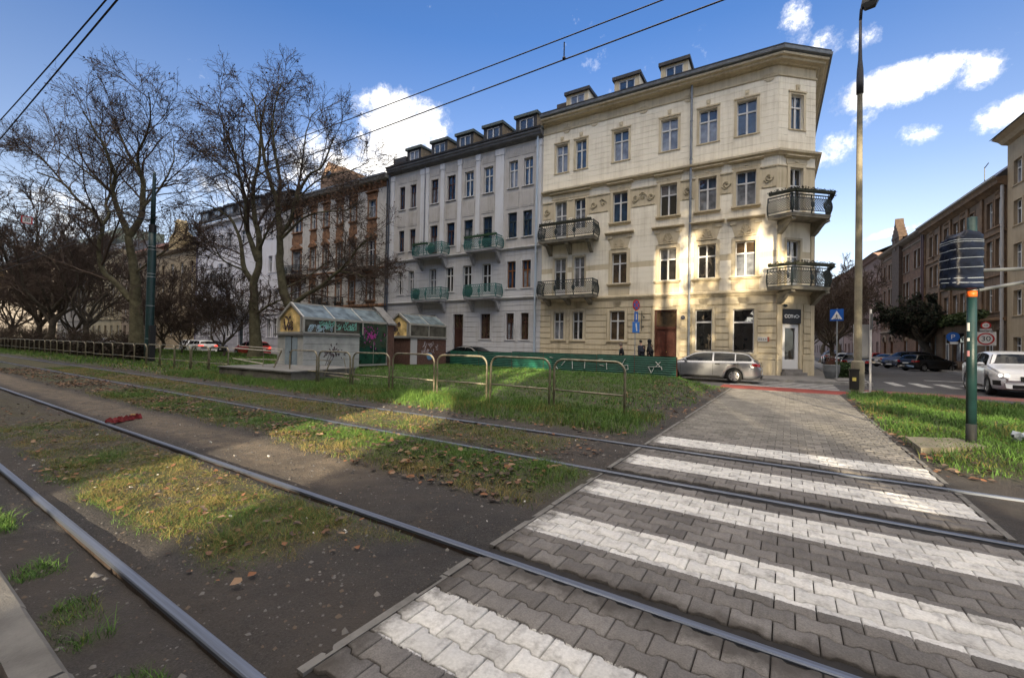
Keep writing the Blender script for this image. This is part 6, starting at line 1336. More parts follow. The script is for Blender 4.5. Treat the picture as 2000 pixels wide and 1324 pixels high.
def kiosk(label, loc, Wd, L, z_base, z_sill, z_eave, z_ridge, base_m, npan, door=None, seed=0, graf=None):
    t = thing('kiosk', label, 'kiosk', loc, 0, 'glass-roofed kiosks on the lawn'); AL = mat('aluminium frame', (.42, .42, .40), .45, metal=.5, noise=.2); x0, x1 = -Wd, 0.; xm = -Wd / 2
    m = MB(); Lb = L - (door[1] - door[0] if door else 0)
    m.box(x0 - .02, x1 + .02, 0, (door[0] if door else L), -.3, z_sill - .1); 
    m.build('wall', base_m, t)
    m = MB()
    for z in np.arange(z_base + .32, z_sill - .2, .36): m.box(x1 + .02, x1 + .026, .02, (door[0] if door else L), z, z + .012)
    m.build('panel_joint', mat('joint dark', (.10, .10, .10), .9), t)
    m = MB(); m.box(x0 - .22, x1 + .10, -.10, (door[0] if door else L), z_sill - .1, z_sill - .03); m.build('sill', mat('sill grey', (.14, .14, .14), .7, noise=.3), t)
    # gable
    gy = GLASS.setdefault('gable', glass('glass gable amber', (.80, .60, .26), ior=1.5, rough=.10))  # yellow reflection of a sunlit facade is painted into the pane colour
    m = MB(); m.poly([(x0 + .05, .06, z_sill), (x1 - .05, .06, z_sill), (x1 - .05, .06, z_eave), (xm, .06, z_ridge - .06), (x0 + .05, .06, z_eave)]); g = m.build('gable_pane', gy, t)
    if graf is not None:
        q = MB(); strokes(q, seed + 5, x0 + .3, xm + .1, z_sill + .12, z_eave + .1, 24, .016, lambda a, b: (a, .04, b)); q.build('graffiti', mat('spray dark', (.07, .05, .06), .7), g)
    m = MB(); B = .075
    for a, b in (((x0, 0, z_sill), (x0, 0, z_eave)), ((x1, 0, z_sill), (x1, 0, z_eave)), ((x0, 0, z_eave), (xm, 0, z_ridge)), ((x1, 0, z_eave), (xm, 0, z_ridge)), ((x0, 0, z_sill), (x1, 0, z_sill)), ((x1 - .16, 0, z_sill), (x1 - .16, 0, z_eave + .12))): m.bar(a, b, B, B + .03)
    m.bar((x1 + .01, 0, z_eave), (x1 + .01, L, z_eave), .07, .11); m.bar((x0 - .01, 0, z_eave), (x0 - .01, L, z_eave), .07, .11); m.bar((xm, 0, z_ridge), (xm, L, z_ridge), .06, .08); m.bar((x1, .02, z_sill + .02), (x1, (door[0] if door else L), z_sill + .02), .06, .06)
    for k in range(1, npan + 1):
        y = L * k / npan if not door else (door[1] * k / npan)
        for xs in (x0, x1): m.bar((xs, y, z_eave + .02), (xm, y, z_ridge + .015), .05, .05)
        m.bar((x1, y, z_sill if not (door and k == npan) else z_base, ), (x1, y, z_eave), .06, .06)
    m.build('frame', AL, t)
    rp = glass('glass roof dusty', (.13, .17, .19), ior=1.5, rough=.25); m = MB()
    m.quad((x1 + .05, .02, z_eave + .0), (x1 + .05, L, z_eave + .0), (xm, L, z_ridge), (xm, .02, z_ridge)); m.quad((x0 - .05, .02, z_eave), (xm, .02, z_ridge), (xm, L, z_ridge), (x0 - .05, L, z_eave)); m.build('roof', rp, t)
    sp = glass('glass side dusty', (.085, .085, .075), ior=1.55, rough=.12); m = MB(); ye = door[0] if door else L
    m.quad((x1 - .005, .08, z_sill), (x1 - .005, ye, z_sill), (x1 - .005, ye, z_eave), (x1 - .005, .08, z_eave)); s = m.build('side_pane', sp, t); m = MB(); m.quad((x0 + .005, .08, z_sill), (x0 + .005, L, z_sill), (x0 + .005, L, z_eave), (x0 + .005, .08, z_eave)); m.build('side_pane', sp, t)
    m = MB(); m.quad((x0, L, z_base - .3), (x1, L, z_base - .3), (x1, L, z_eave), (x0, L, z_eave)); m.build('back_wall', base_m, t)
    if graf == 'big':
        q = MB(); strokes(q, seed, .0, 2.0, 0, .42, 46, .014, lambda a, b: (.012, .75 + a, z_sill + .20 + b)); q.build('graffiti', mat('spray teal', (.16, .42, .36), .7), s)
        q = MB(); strokes(q, seed + 1, .0, 1.2, 0, .3, 26, .014, lambda a, b: (.012, .22 + a, z_sill + .08 + b)); q.build('graffiti', mat('spray pale blue', (.30, .42, .52), .7), s)
        q = MB(); r = random.Random(3)
        for k in range(38):
            a = r.uniform(0, 6.3); d = r.uniform(.05, .55) if k > 12 else r.uniform(0, .2); y, z = 1.55 + d * 1.1 * math.cos(a), 1.02 + d * .62 * math.sin(a); L_ = r.uniform(.05, .16); q.tube([(.03, y, z), (.032, y + L_ * .5 * math.cos(a + .5), z + L_ * .5 * math.sin(a + .5)), (.03, y + L_ * math.cos(a), z + L_ * math.sin(a))], [.012, .034, .008], 5)
        for k in range(3): q.tube([(.03, 1.3 + .1 * k, .95 - .1 * k), (.03, 1.1 + .1 * k, .4)], .012, 4)
        q.build('graffiti', mat('spray dark', (.07, .05, .06), .7), t)
    if door:
        dg = glass('glass door green', (.010, .045, .032), ior=1.6, rough=.08); m = MB(); m.quad((x1 - .01, door[0], z_base + .08), (x1 - .01, door[1], z_base + .08), (x1 - .01, door[1], z_eave), (x1 - .01, door[0], z_eave)); d = m.build('door', dg, t)
        q = MB(); r = random.Random(8)
        for k in range(70):
            a = r.uniform(0, 6.3); ra = abs(r.gauss(0, .24)); y, z = (door[0] + door[1]) / 2 - .15 + ra * 1.3 * math.cos(a), 1.78 + ra * 1.2 * math.sin(a); y = min(door[1] - .1, max(door[0] + .08, y)); a2 = r.uniform(0, 6.3); q.tube([(.015, y, z), (.016, y + .05 * math.cos(a2), z + .07 * math.sin(a2)), (.015, y + .09 * math.cos(a2 + .9), z + .11 * math.sin(a2 + .9))], .013, 4)
        q.build('graffiti', mat('spray magenta', (.42, .05, .32), .7), d)
        q = MB(); q.bar((x1, door[0], z_base + .02), (x1, door[1], z_base + .02), .1, .08); q.bar((x1 + .005, (door[0] + door[1]) / 2, z_base + .08), (x1 + .005, (door[0] + door[1]) / 2, 1.5), .015); q.build('threshold', AL, d)
        bk = mat('kiosk brick', (.11, .058, .045), .9, noise=.4, nscale=9, bump=.5, bscale=30); m = MB(); m.prism([(x0 - .06, door[1], -.3), (x1 + .06, door[1], -.3), (x1 + .06, door[1], z_eave - .04), (xm, door[1], z_ridge + .10), (x0 - .06, door[1], z_eave - .04)], (0, .42, 0)); m.build('end_wall', bk, t)
        m = MB(); m.prism([(x1 + .16, door[1] - .06, z_eave - .09), (xm, door[1] - .06, z_ridge + .13), (xm, door[1] - .06, z_ridge + .22), (x1 + .16, door[1] - .06, z_eave + .0)], (0, .56, 0)); m.prism([(x0 - .16, door[1] - .06, z_eave - .09), (xm, door[1] - .06, z_ridge + .13), (xm, door[1] - .06, z_ridge + .22), (x0 - .16, door[1] - .06, z_eave + .0)], (0, .56, 0)); m.build('coping', mat('coping grey', (.17, .17, .17), .8, noise=.3), t)
    return t
kb = mat('kiosk concrete', (.36, .375, .37), .88, noise=.3, nscale=1.5, bump=.25, bscale=20)
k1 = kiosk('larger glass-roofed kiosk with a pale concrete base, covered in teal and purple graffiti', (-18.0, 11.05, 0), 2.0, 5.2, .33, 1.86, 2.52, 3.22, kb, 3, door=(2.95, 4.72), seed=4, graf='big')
q = MB(); q.box(-1.35, -.85, -.03, .0, .30, 1.70); q.box(-.80, -.42, -.03, .0, .30, 1.66); q.build('cabinet_door', mat('door blue grey', (.22, .28, .33), .6, noise=.3, nscale=3), k1)
q = MB(); q.box(-.85, -.80, -.04, 0, .3, 1.7); q.ball((-.92, -.05, 1.0), .03); q.build('handle', BLK, k1)
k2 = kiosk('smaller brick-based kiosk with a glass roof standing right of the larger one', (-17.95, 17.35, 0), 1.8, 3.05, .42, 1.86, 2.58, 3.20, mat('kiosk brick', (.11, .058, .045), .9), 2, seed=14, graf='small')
q = MB(); q.box(.0, .045, .05, .55, .3, 1.75); q.build('pillar', mat('pillar pale', (.40, .40, .41), .8), k2); q = MB(); strokes(q, 31, .9, 2.3, .9, 1.6, 22, .012, lambda a, b: (.035, a, b)); q.build('graffiti', mat('spray grey', (.36, .33, .36), .7), k2)
q = MB(); q.prism([(.03, 1.6 + .25 * math.cos(a), .75 + .22 * math.sin(a)) for a in [k * .6283 for k in range(10)]], (.012, 0, 0)); q.build('graffiti', mat('spray blue', (.10, .22, .36), .7), k2)

def fence():
    t = thing('fence', 'low green corrugated sheet fence between the lawn and the street', 'fence', (-4.22, 20.3, 0)); FG = mat('fence green', (.009, .088, .058), .45, noise=.35, nscale=2.5, bump=.15, bscale=20); x = 0.; ws = (1.90, 1.88, 3.0, 2.0, 2.3, 2.2)
    WG = mat('spray white', (.62, .64, .62), .7)
    for i, w in enumerate(ws):
        m = MB(); n = 44; prof = [(-.012 * math.cos(k * 2 * math.pi / 4), .02 + 1.10 * k / n) for k in range(n + 1)]; dz = [0, .01, .005, .02, -.02, -.01][i]
        m.add([(x, o, z + dz) for o, z in prof] + [(x - w + .02, o, z + dz + .008) for o, z in prof], [(k, n + 1 + k, n + 2 + k, k + 1) for k in range(n)]); p = m.build('panel', FG, t)
        if i in (0, 1, 2):
            g = MB()
            def seg(a, b): g.bar((x - a[0], -.03, a[1]), (x - b[0], -.03, b[1]), .045, .02)
            if i == 0:
                for a, b in (((1.25, .62), (.62, .64)), ((1.22, .60), (1.10, .34)), ((1.08, .36), (.98, .58)), ((.90, .86), (.66, .60)), ((.68, .86), (.90, .64)), ((.62, .50), (.64, .66))): seg(a, b)
            elif i == 1:
                for a, b in (((1.75, .88), (1.55, .90)), ((1.7, .60), (1.5, .58)), ((1.35, .80), (1.33, .40)), ((.62, .62), (.42, .95)), ((.62, .60), (.30, .66)), ((.30, .66), (.28, .46)), ((.28, .46), (.52, .40))): seg(a, b)
            else:
                for a, b in (((.6, .8), (.62, .4)), ((1.3, .75), (1.28, .35)), ((1.6, .85), (1.9, .5)), ((2.3, .5), (2.1, .3)), ((2.6, .9), (2.4, .88))): seg(a, b)
            g.build('graffiti', WG, p)
        q = MB(); q.box(x - .03, x + .03, .02, .07, -.3, 1.10); q.build('post', mat('post rust', (.13, .035, .02), .8, noise=.3), t)
        x -= w
fence()
def mast():
    t = thing('tram_mast', 'tall dark green steel mast carrying the tram wires, left of the kiosks', 'mast', (-33.64, 10.5, .1))
    m = MB(); m.lathe([(.235, -.2), (.235, 1.0), (.225, 1.05), (.215, 6.9), (.19, 7.0), (.18, 8.3)], 18); m.build('lower_tube', GREEN, t, smooth=True)
    m = MB(); m.lathe([(.13, 8.3), (.125, 10.2), (.095, 10.5), (.085, 11.7), (.04, 11.85)], 14); m.build('upper_tube', GREEN, t, smooth=True)
    m = MB()
    for z in (1.35, 3.4, 5.2, 5.4, 6.9, 7.1): m.lathe([(.226, z), (.226, z + .04)], 18)
    m.build('steel_band', STEEL, t)
    m = MB(); m.tube([(-.28, -.05, 0), (-.28, -.05, 8.4)], .035, 6); m.build('cable_pipe', mat('cable pipe pale', (.45, .44, .42), .6), t); m = MB(); m.box(.24, .50, -.12, .16, 0, 2.2); m.build('cabinet', BLK, t)
    m = MB(); m.lathe([(.2, 8.0), (.2, 8.5)], 14); m.bar((-1.0, 0, 8.9), (.6, 0, 8.9), .08); m.bar((-.5, -.3, 9.3), (-.5, .2, 9.3), .06); m.tube([(0, -.2, 8.7), (0, -1.6, 8.85), (0, -2.2, 8.75)], .04, 6); m.build('bracket', BLK, t)
    w = thing('span_wire', 'thin cross wires running from the green mast over both tracks', 'wire', (-33.64, 10.5, 8.9)); m = MB(); 
    for z0, sag in ((0, .6), (.75, .15), (-.5, 1.0)): m.tube([(0, -y, z0 - sag * 4 * (y / 19) * (1 - y / 19) - .04 * y) for y in np.linspace(0, 19, 20)], .014, 5)
    for y in (3.5, 5.2, 9.0): m.tube([(0, -y, -1.2), (0, -y, .6)], .008, 4)
    m.build('cable', BLK, w)
    s = thing('speed_sign', 'white square sign with black 30 and a red border hanging on the cross wires', 'sign', (-33.64, 5.2, 7.55)); m = MB(); m.box(-.02, .02, -.16, .16, -.17, .17); m.build('plate', WHT, s); m = MB()
    for a, b in (((-.18, -.18), (.18, -.18)), ((.18, -.18), (.18, .18)), ((.18, .18), (-.18, .18)), ((-.18, .18), (-.18, -.18))): m.bar((.022, a[0], a[1]), (.022, b[0], b[1]), .05, .03)
    m.build('border', RED, s); text_obj('lettering', '30', .22, BLK, s, (.03, 0, -.0), (R(90), 0, R(90)))
    m = MB(); m.tube([(0, 0, .17), (0, 0, .62)], .01, 4); m.build('hanger', BLK, s)
mast()
def wires():
    for v, zc, zm, lab in ((5.9, 5.88, 6.17, 'crossing the sky in front of the cream house'), (1.8, 5.74, 6.05, 'cutting the upper left corner')):
        t = thing('overhead_wire', 'two overhead wires ' + lab, 'wire', (0, v, 0), 0, 'overhead tram wires'); m = MB(); us = np.linspace(-150, 40, 96); m.tube([(u, 0, zc) for u in us], .011, 5); m.build('contact_wire', BLK, t)
        m = MB(); m.tube([(u, 0, zc + .09 + (.46 if v < 3 else .22) * (abs(((u + (20 if v < 3 else 10)) % 40) - 20) / 20) ** 2 * 1.4 + (0 if v < 3 else .12)) for u in us], .010, 5); m.build('messenger_wire', BLK, t)
        if v > 3: m = MB(); m.tube([(-2.93, 0, zc), (-2.93, 0, zc + .27)], .010, 5); m.ball((-2.93, 0, zc + .02), .03, 6, 5); m.build('dropper', BLK, t)
wires()
def lamp_post():
    t = thing('street_lamp', 'tall concrete lamp post with a steel neck and one lantern, beside the path end', 'street lamp', (2.2, 20.62, -.06))
    m = MB(); m.lathe([(.205, -.2), (.205, 1.10), (.195, 1.18), (.122, 1.24), (.116, 4.5), (.100, 8), (.082, 11.6)], 14); m.build('post', CONC, t)
    m = MB(); m.lathe([(.115, 11.3), (.115, 11.75), (.10, 12.2), (.065, 12.6), (.05, 13.2), (.045, 14.2)], 14); m.tube([(0, 0, 14.1), (.02, -.02, 14.5), (.12, -.08, 14.72)], .05, 8); m.build('neck', mat('neck steel dark', (.05, .05, .055), .5, metal=.3), t, smooth=True)
    m = MB(); m.add([(.0, -.12, 14.62), (.55, -.22, 14.70), (.55, .12, 14.70), (0, .08, 14.62), (.05, -.10, 14.90), (.45, -.18, 14.96), (.45, .08, 14.96), (.05, .06, 14.90), (.14, -.1, 14.42), (.44, -.16, 14.46), (.44, .06, 14.46), (.14, .04, 14.42)], [(4, 5, 6, 7), (0, 1, 5, 4), (1, 2, 6, 5), (2, 3, 7, 6), (3, 0, 4, 7), (8, 11, 10, 9), (0, 8, 9, 1), (1, 9, 10, 2), (2, 10, 11, 3), (3, 11, 8, 0)]); m.build('lantern', mat('lantern housing', (.04, .04, .035), .4, noise=.2), t)
    b = thing('control_box', 'black box with a yellow badge strapped to the foot of the concrete lamp post', 'box', (2.06, 20.33, .10)); m = MB(); m.box(-.14, .14, -.10, .08, 0, .74); m.box(-.155, .155, -.115, .08, .70, .76); m.build('case', BLK, b); m = MB(); m.box(-.055, .055, -.115, -.1, .32, .45); m.build('badge', mat('badge yellow', (.55, .48, .12), .5), b); m = MB(); m.lathe([(.235, .36), (.235, .39)], 16, (.14, .35, 0)); m.build('strap', STEEL, b)
lamp_post()
def signal():
    t = thing('signal_pole', 'dark green pole with an orange band standing in the grass at the right', 'pole', (2.44, 9.66, .08))
    m = MB(); m.lathe([(.062, .32), (.059, 2.32)], 18); m.build('pole_tube', GREEN, t, smooth=True); m = MB(); m.lathe([(.064, -.2), (.064, .32)], 18); m.build('pole_foot', mat('foot bitumen', (.010, .012, .012), .7), t, smooth=True)
    m = MB(); m.lathe([(.061, 2.32), (.061, 2.41)], 18); m.build('orange_band', mat('orange tape', (.72, .13, .02), .5), t, smooth=True); m = MB(); m.lathe([(.059, 2.41), (.059, 3.58), (.0, 3.60)], 18); m.build('pole_top', GREEN, t, smooth=True)
    m = MB(); m.lathe([(.07, 2.42), (.07, 2.47)], 16); m.build('steel_band', STEEL, t); m = MB(); m.lathe([(.07, 3.24), (.07, 3.27)], 16); m.build('steel_band', STEEL, t)
    m = MB(); dr = Vector((.55, .35, 0)).normalized(); a = Vector((.08, .05, 2.74)); m.tube([a, a + dr * 2.6 + Vector((0, 0, .16))], .028, 8); a = Vector((.08, .05, 2.43)); m.tube([a, a + dr * 2.6 + Vector((0, 0, .50))], .028, 8); m.build('bracket_arm', mat('arm steel dark', (.13, .14, .15), .5, metal=.4), t)
    for z, h, c in ((1.78, .13, WHT), (1.38, .09, mat('sticker pink', (.5, .25, .27), .6)), (1.62, .05, WHT)):
        m = MB(); m.add([(.0635 * math.cos(a), .0635 * math.sin(a), z + k * h) for k in (0, 1) for a in (-2.75, -2.55, -2.35, -2.15)][:8], [(0, 1, 5, 4), (1, 2, 6, 5), (2, 3, 7, 6)]); m.build('sticker', c, t)
    w = thing('wrapped_signal', 'traffic signal wrapped in dark plastic and bound with pale tape, on the green pole', 'traffic signal', (2.30, 9.58, 2.52))
    r = np.random.default_rng(4); n, k = 40, 34; V = []; ph = r.uniform(0, 6.3, 8)
    for i in range(k):
        z = .80 * i / (k - 1)
        for j in range(n):
            a = 2 * math.pi * j / n; c, s = math.cos(a), math.sin(a); q = (abs(c) ** 5 + abs(s) ** 5) ** (-1 / 5.); rx, ry = .235, .165
            tp = min(abs(z - q_) for q_ in TAPE); cr = .010 * math.sin(a * 7 + ph[0] + z * 21) + .012 * math.sin(a * 11 + ph[1] - z * 34) + .007 * math.sin(a * 17 + z * 60 + ph[2]); f = 1 + cr * min(1, tp / .03) * 2.2 - .03 * max(0, 1 - tp / .03)
            if i == k - 1 or i == 0: f *= .86
            x, y = rx * c * q * f, ry * s * q * f; al = .55; V.append((x * math.cos(al) - y * math.sin(al), x * math.sin(al) + y * math.cos(al), z + .02 * math.sin(a * 2) * (1 if i else 0) + (.10 * (x > -.1) * (z / .8) ** 6)))
    m = MB(); m.add(V, [(i * n + j, i * n + (j + 1) % n, (i + 1) * n + (j + 1) % n, (i + 1) * n + j) for i in range(k - 1) for j in range(n)] + [tuple(range(n))[::-1], tuple((k - 1) * n + j for j in range(n))]); m.build('plastic_wrap', mat('plastic navy', (.006, .010, .026), .42, noise=.5, nscale=5, ior=1.35), w, smooth=True)
    for z in TAPE:
        i = min(range(k), key=lambda q_: abs(.80 * q_ / (k - 1) - z)); m = MB(); ring = [Vector(V[i * n + j]) for j in range(n)]; m.tube([Vector((p.x * 1.012, p.y * 1.012, z + .018 * math.sin(j * 2 * math.pi / n + z * 4))) for j, p in enumerate(ring)], .0065, 5, closed=True); m.build('tape', mat('tape pale', (.26, .30, .36), .5), w)
TAPE = (.10, .17, .33, .47, .60, .71, .74)
signal()
def sign_pole(label, loc, h, plates, cat='sign', r=.03, name='road_sign', rz=0., pm=None):
    t = thing(name, label, cat, loc, rz); m = MB(); m.tube([(0, .05, -.3), (0, .05, h)], r, 8); m.build('post', pm or STEEL, t)
    for f in plates: f(t)
    return t
def plate(x0, x1, z0, z1, m_, name='plate', y=0., th=.012): return lambda t: MB().box(x0, x1, y - th, y, z0, z1).build(name, m_, t)
def disc(z, r, m_, y=0., name='disc', x=0., th=.012): return lambda t: MB().lathe([(0, y - th), (r, y - th), (r, y), (0, y)], 28, (x, 0, z), 'y').build(name, m_, t)
def txt(s, size, z, m_, y=-.016, x=0.): return lambda t: text_obj('lettering', s, size, m_, t, (x, y, z), (R(90), 0, 0))
def tri(pts, m_, y, name='symbol'): return lambda t: MB().prism([(x, y, z) for x, z in pts], (0, -.004, 0)).build(name, m_, t)
def ped(z, y, m_):
    def f(t):
        m = MB(); m.ball((.0, y, z + .095), (.022, .004, .026), 8, 6); m.bar((0, y, z + .07), (.005, y, z - .01), .035, .006, (0, 1, 0)); m.bar((.0, y, z - .01), (-.05, y, z - .10), .022, .006, (0, 1, 0)); m.bar((.0, y, z - .01), (.045, y, z - .10), .022, .006, (0, 1, 0)); m.bar((0, y, z + .06), (-.055, y, z + .01), .016, .006, (0, 1, 0)); m.bar((0, y, z + .06), (.05, y, z + .02), .016, .006, (0, 1, 0))
        for k in range(4): m.bar((-.12 + k * .075, y, z - .135), (-.09 + k * .07, y, z - .105), .03, .005, (0, 1, 0))
        m.build('symbol', m_, t)
    return f
NAVY = mat('sign ink', (.02, .02, .025), .5)
sign_pole('white square zone sign with 30 in a red ring, below a small round red-ringed sign', (11.1, 41.3, .1), 3.6, [plate(-.47, .47, 1.97, 2.88, WHT), disc(2.42, .40, RED, -.013), disc(2.42, .315, WHT, -.026), txt('30', .46, 2.42, NAVY, -.045), plate(-.28, .28, 2.95, 3.10, mat('plate grey', (.42, .42, .42), .5)), disc(3.32, .24, RED, 0.), disc(3.32, .165, WHT, -.013), txt('0,8', .15, 3.32, NAVY, -.03)], rz=R(-12))
sign_pole('round blue parking sign with a white P above a small white plate', (11.3, 49.0, .1), 3.1, [disc(2.75, .40, BLUE), txt('P', .52, 2.75, WHT), plate(-.16, .30, 2.16, 2.36, WHT)], rz=R(-14), pm=BLK)
sign_pole('blue square pedestrian crossing sign with a white triangle on a thin pole by the planter', (2.08, 27.55, .08), 3.62, [plate(-.29, .29, 2.98, 3.58, BLUE), tri([(-.235, 3.06), (.235, 3.06), (0, 3.50)], WHT, -.013), ped(3.20, -.022, NAVY)], rz=R(-20))
sign_pole('round no-stopping sign over two narrow blue plates, on a pole by the street door', (-7.62, 25.5, .07), 4.2, [disc(3.94, .33, RED), disc(3.94, .25, BLUE, -.013), lambda t: MB().bar((-.19, -.03, 3.75), (.19, -.03, 4.13), .07, .006, (0, 1, 0)).bar((-.19, -.034, 4.13), (.19, -.034, 3.75), .07, .006, (0, 1, 0)).build('symbol', RED, t), plate(-.17, .17, 2.96, 3.55, BLUE), lambda t: MB().bar((0, -.02, 3.08), (0, -.02, 3.42), .06, .006, (0, 1, 0)).build('symbol', WHT, t), plate(-.32, .32, 2.30, 2.95, mat('sign light blue', (.03, .16, .50), .4)), lambda t: MB().bar((.06, -.02, 2.40), (-.02, -.02, 2.86), .10, .006, (0, 1, 0)).build('symbol', WHT, t)], rz=R(68))
sign_pole('thin white pole with two grey sign backs, right of the concrete lamp post', (2.66, 21.35, -.06), 3.2, [lambda t: MB().box(-.02, .02, -.34, .14, 2.42, 3.02).build('plate', mat('sign back dark', (.10, .11, .12), .5), t), plate(-.52, -.02, 1.35, 2.62, mat('sign back grey', (.28, .29, .30), .5), y=.12)], pm=WHT, r=.035)
def planter():
    t = thing('planter', 'big grey barrel-shaped planter with dry stalks at the corner pavement', 'planter', (1.9, 27.9, .09)); m = MB(); m.lathe([(.0, .02), (.26, .0), (.36, .35), (.37, .68), (.34, .72), (.33, .64), (0, .62)], 24); m.build('tub', mat('planter grey', (.13, .14, .145), .7, noise=.3, nscale=4), t, smooth=False)
    m = MB(); r = random.Random(9)
    for k in range(60): a = r.uniform(0, 6.3); d = r.uniform(0, .28); h = r.uniform(.2, .6); m.tube([(d * math.cos(a), d * math.sin(a), .6), (d * 1.2 * math.cos(a) + r.uniform(-.1, .1), d * 1.2 * math.sin(a), .66 + h)], [.012, .005], 4); 
    m.build('stalks', mat('dry stalks', (.12, .05, .035), .9, noise=.5, nscale=30), t)
planter()
def bicycle(label, loc, rz, col):
    t = thing('bicycle', label, 'bicycle', loc, rz, 'parked bicycles'); fr = mat('bike %s' % col[0], col[1], .4)
    for x in (-.52, .52):
        m = MB(); m.tube([(x + .33 * math.cos(a), 0, .34 + .33 * math.sin(a)) for a in [k * 6.2832 / 22 for k in range(22)]], .016, 6, closed=True)
        for k in range(8): a = k * .785; m.bar((x, 0, .34), (x + .32 * math.cos(a), 0, .34 + .32 * math.sin(a)), .004)
        m.build('wheel', BLK, t)
    m = MB(); P = dict(r=(-.52, 0, .34), f=(.52, 0, .34), b=(-.06, 0, .32), s=(-.2, 0, .82), h=(.36, 0, .86))
    for a, b in (('r', 'b'), ('r', 's'), ('b', 's'), ('b', 'h'), ('s', 'h'), ('f', 'h')): m.tube([P[a], P[b]], .016, 6)
    m.build('frame', fr, t); m = MB(); m.tube([(.36, 0, .86), (.36, 0, 1.0), (.42, .25, 1.02)], .012, 6); m.tube([(.36, 0, 1.0), (.42, -.25, 1.02)], .012, 6); m.build('handlebar', STEEL, t); m = MB(); m.ball((-.23, 0, .92), (.13, .07, .04), 8, 6); m.bar((-.21, 0, .82), (-.22, 0, .92), .02); m.build('saddle', BLK, t)
for i, (x, y, a) in enumerate(((2.45, 33.2, 1.2), (2.35, 34.6, 1.35), (2.5, 36.2, 1.15), (2.3, 37.6, 1.4))): bicycle(['dark bicycle nearest the planter at the corner', 'red bicycle leaning by the low hedge', 'grey bicycle third from the planter', 'black bicycle farthest along the rack'][i], (x, y, .12), a, (['dark', (.02, .02, .03)], ['red', (.3, .03, .02)], ['grey', (.3, .3, .3)], ['black', (.012, .012, .012)])[i])
def small_things():
    m = MB(); r = random.Random(6); t = thing('red_cloth', 'crumpled red cloth lying on the sandy strip beside the near track', 'cloth', (-10.1, 2.85, .0), R(118)); n = 22
    V = []; 
    for i in range(n + 1):
        x = -.30 + .60 * i / n; w = .07 * (.35 + abs(math.sin(i * .75 + .3))) * (1.2 - i / n * .55); 
        for j in range(7): q = (j - 3) / 3; V.append((x + r.uniform(-.012, .012), w * q + .03 * math.sin(i * .9), max(.004, .075 * (1 - q * q) * (.35 + abs(math.sin(i * 1.3))) + r.uniform(-.008, .012))))
    m.add(V, [(i * 7 + j, i * 7 + j + 1, (i + 1) * 7 + j + 1, (i + 1) * 7 + j) for i in range(n) for j in range(6)]); m.build('cloth', mat('cloth red', (.13, .006, .010), .8, noise=.5, nscale=12), t)
    m = MB(); m.tube([(.05, 0, .05), (.12, .02, .09), (.2, .0, .07)], .012, 5); m.build('trim', mat('trim gold', (.40, .22, .06), .6), t)
    m = MB(); z = .085; m.add([(1.68, 8.75, z - .1), (2.55, 9.35, z - .1), (2.35, 9.95, z - .1), (1.68, 9.75, z - .1), (1.68, 8.75, z), (2.55, 9.35, z + .03), (2.35, 9.95, z + .03), (1.68, 9.75, z)], [(4, 5, 6, 7), (0, 1, 5, 4), (1, 2, 6, 5), (2, 3, 7, 6), (3, 0, 4, 7)]); tag(m.build('concrete_slab', CONC), 'flat concrete cover slab set in the grass beside the paved path', 'slab')
    m = MB(); r = random.Random(3); V = []
    for i in range(7):
        for j in range(8): a = 6.283 * j / 8; q = (.07 + .03 * math.sin(i * 1.7)) * (1 if 0 < i < 6 else .4); V.append((-.16 + .32 * i / 6, q * math.cos(a) * r.uniform(.7, 1.2), .09 + q * math.sin(a) * r.uniform(.7, 1.2)))
    m.add(V, [(i * 8 + j, i * 8 + (j + 1) % 8, (i + 1) * 8 + (j + 1) % 8, (i + 1) * 8 + j) for i in range(6) for j in range(8)]); o = m.build('plastic_bottle', mat('crushed plastic', (.45, .50, .55), .25), None, False, (3.22, 10.35, .1), (0, 0, .4)); tag(o, 'crushed pale plastic bottle lying in the grass at the right edge', 'bottle')
    for x, y, s in ((3.3, 41, 1), (3.3, 43.4, 1), (3.3, 46, 1)):
        m = MB(); m.lathe([(.06, -.1), (.06, .75), (.075, .78), (.05, .86), (0, .88)], 12); o = m.build('bollard', mat('bollard dark', (.03, .03, .035), .5), None, loc=(x, y, .1)); tag(o, 'dark iron bollard on the left kerb of the side street', 'bollard', 'bollards along the side street')
small_things()
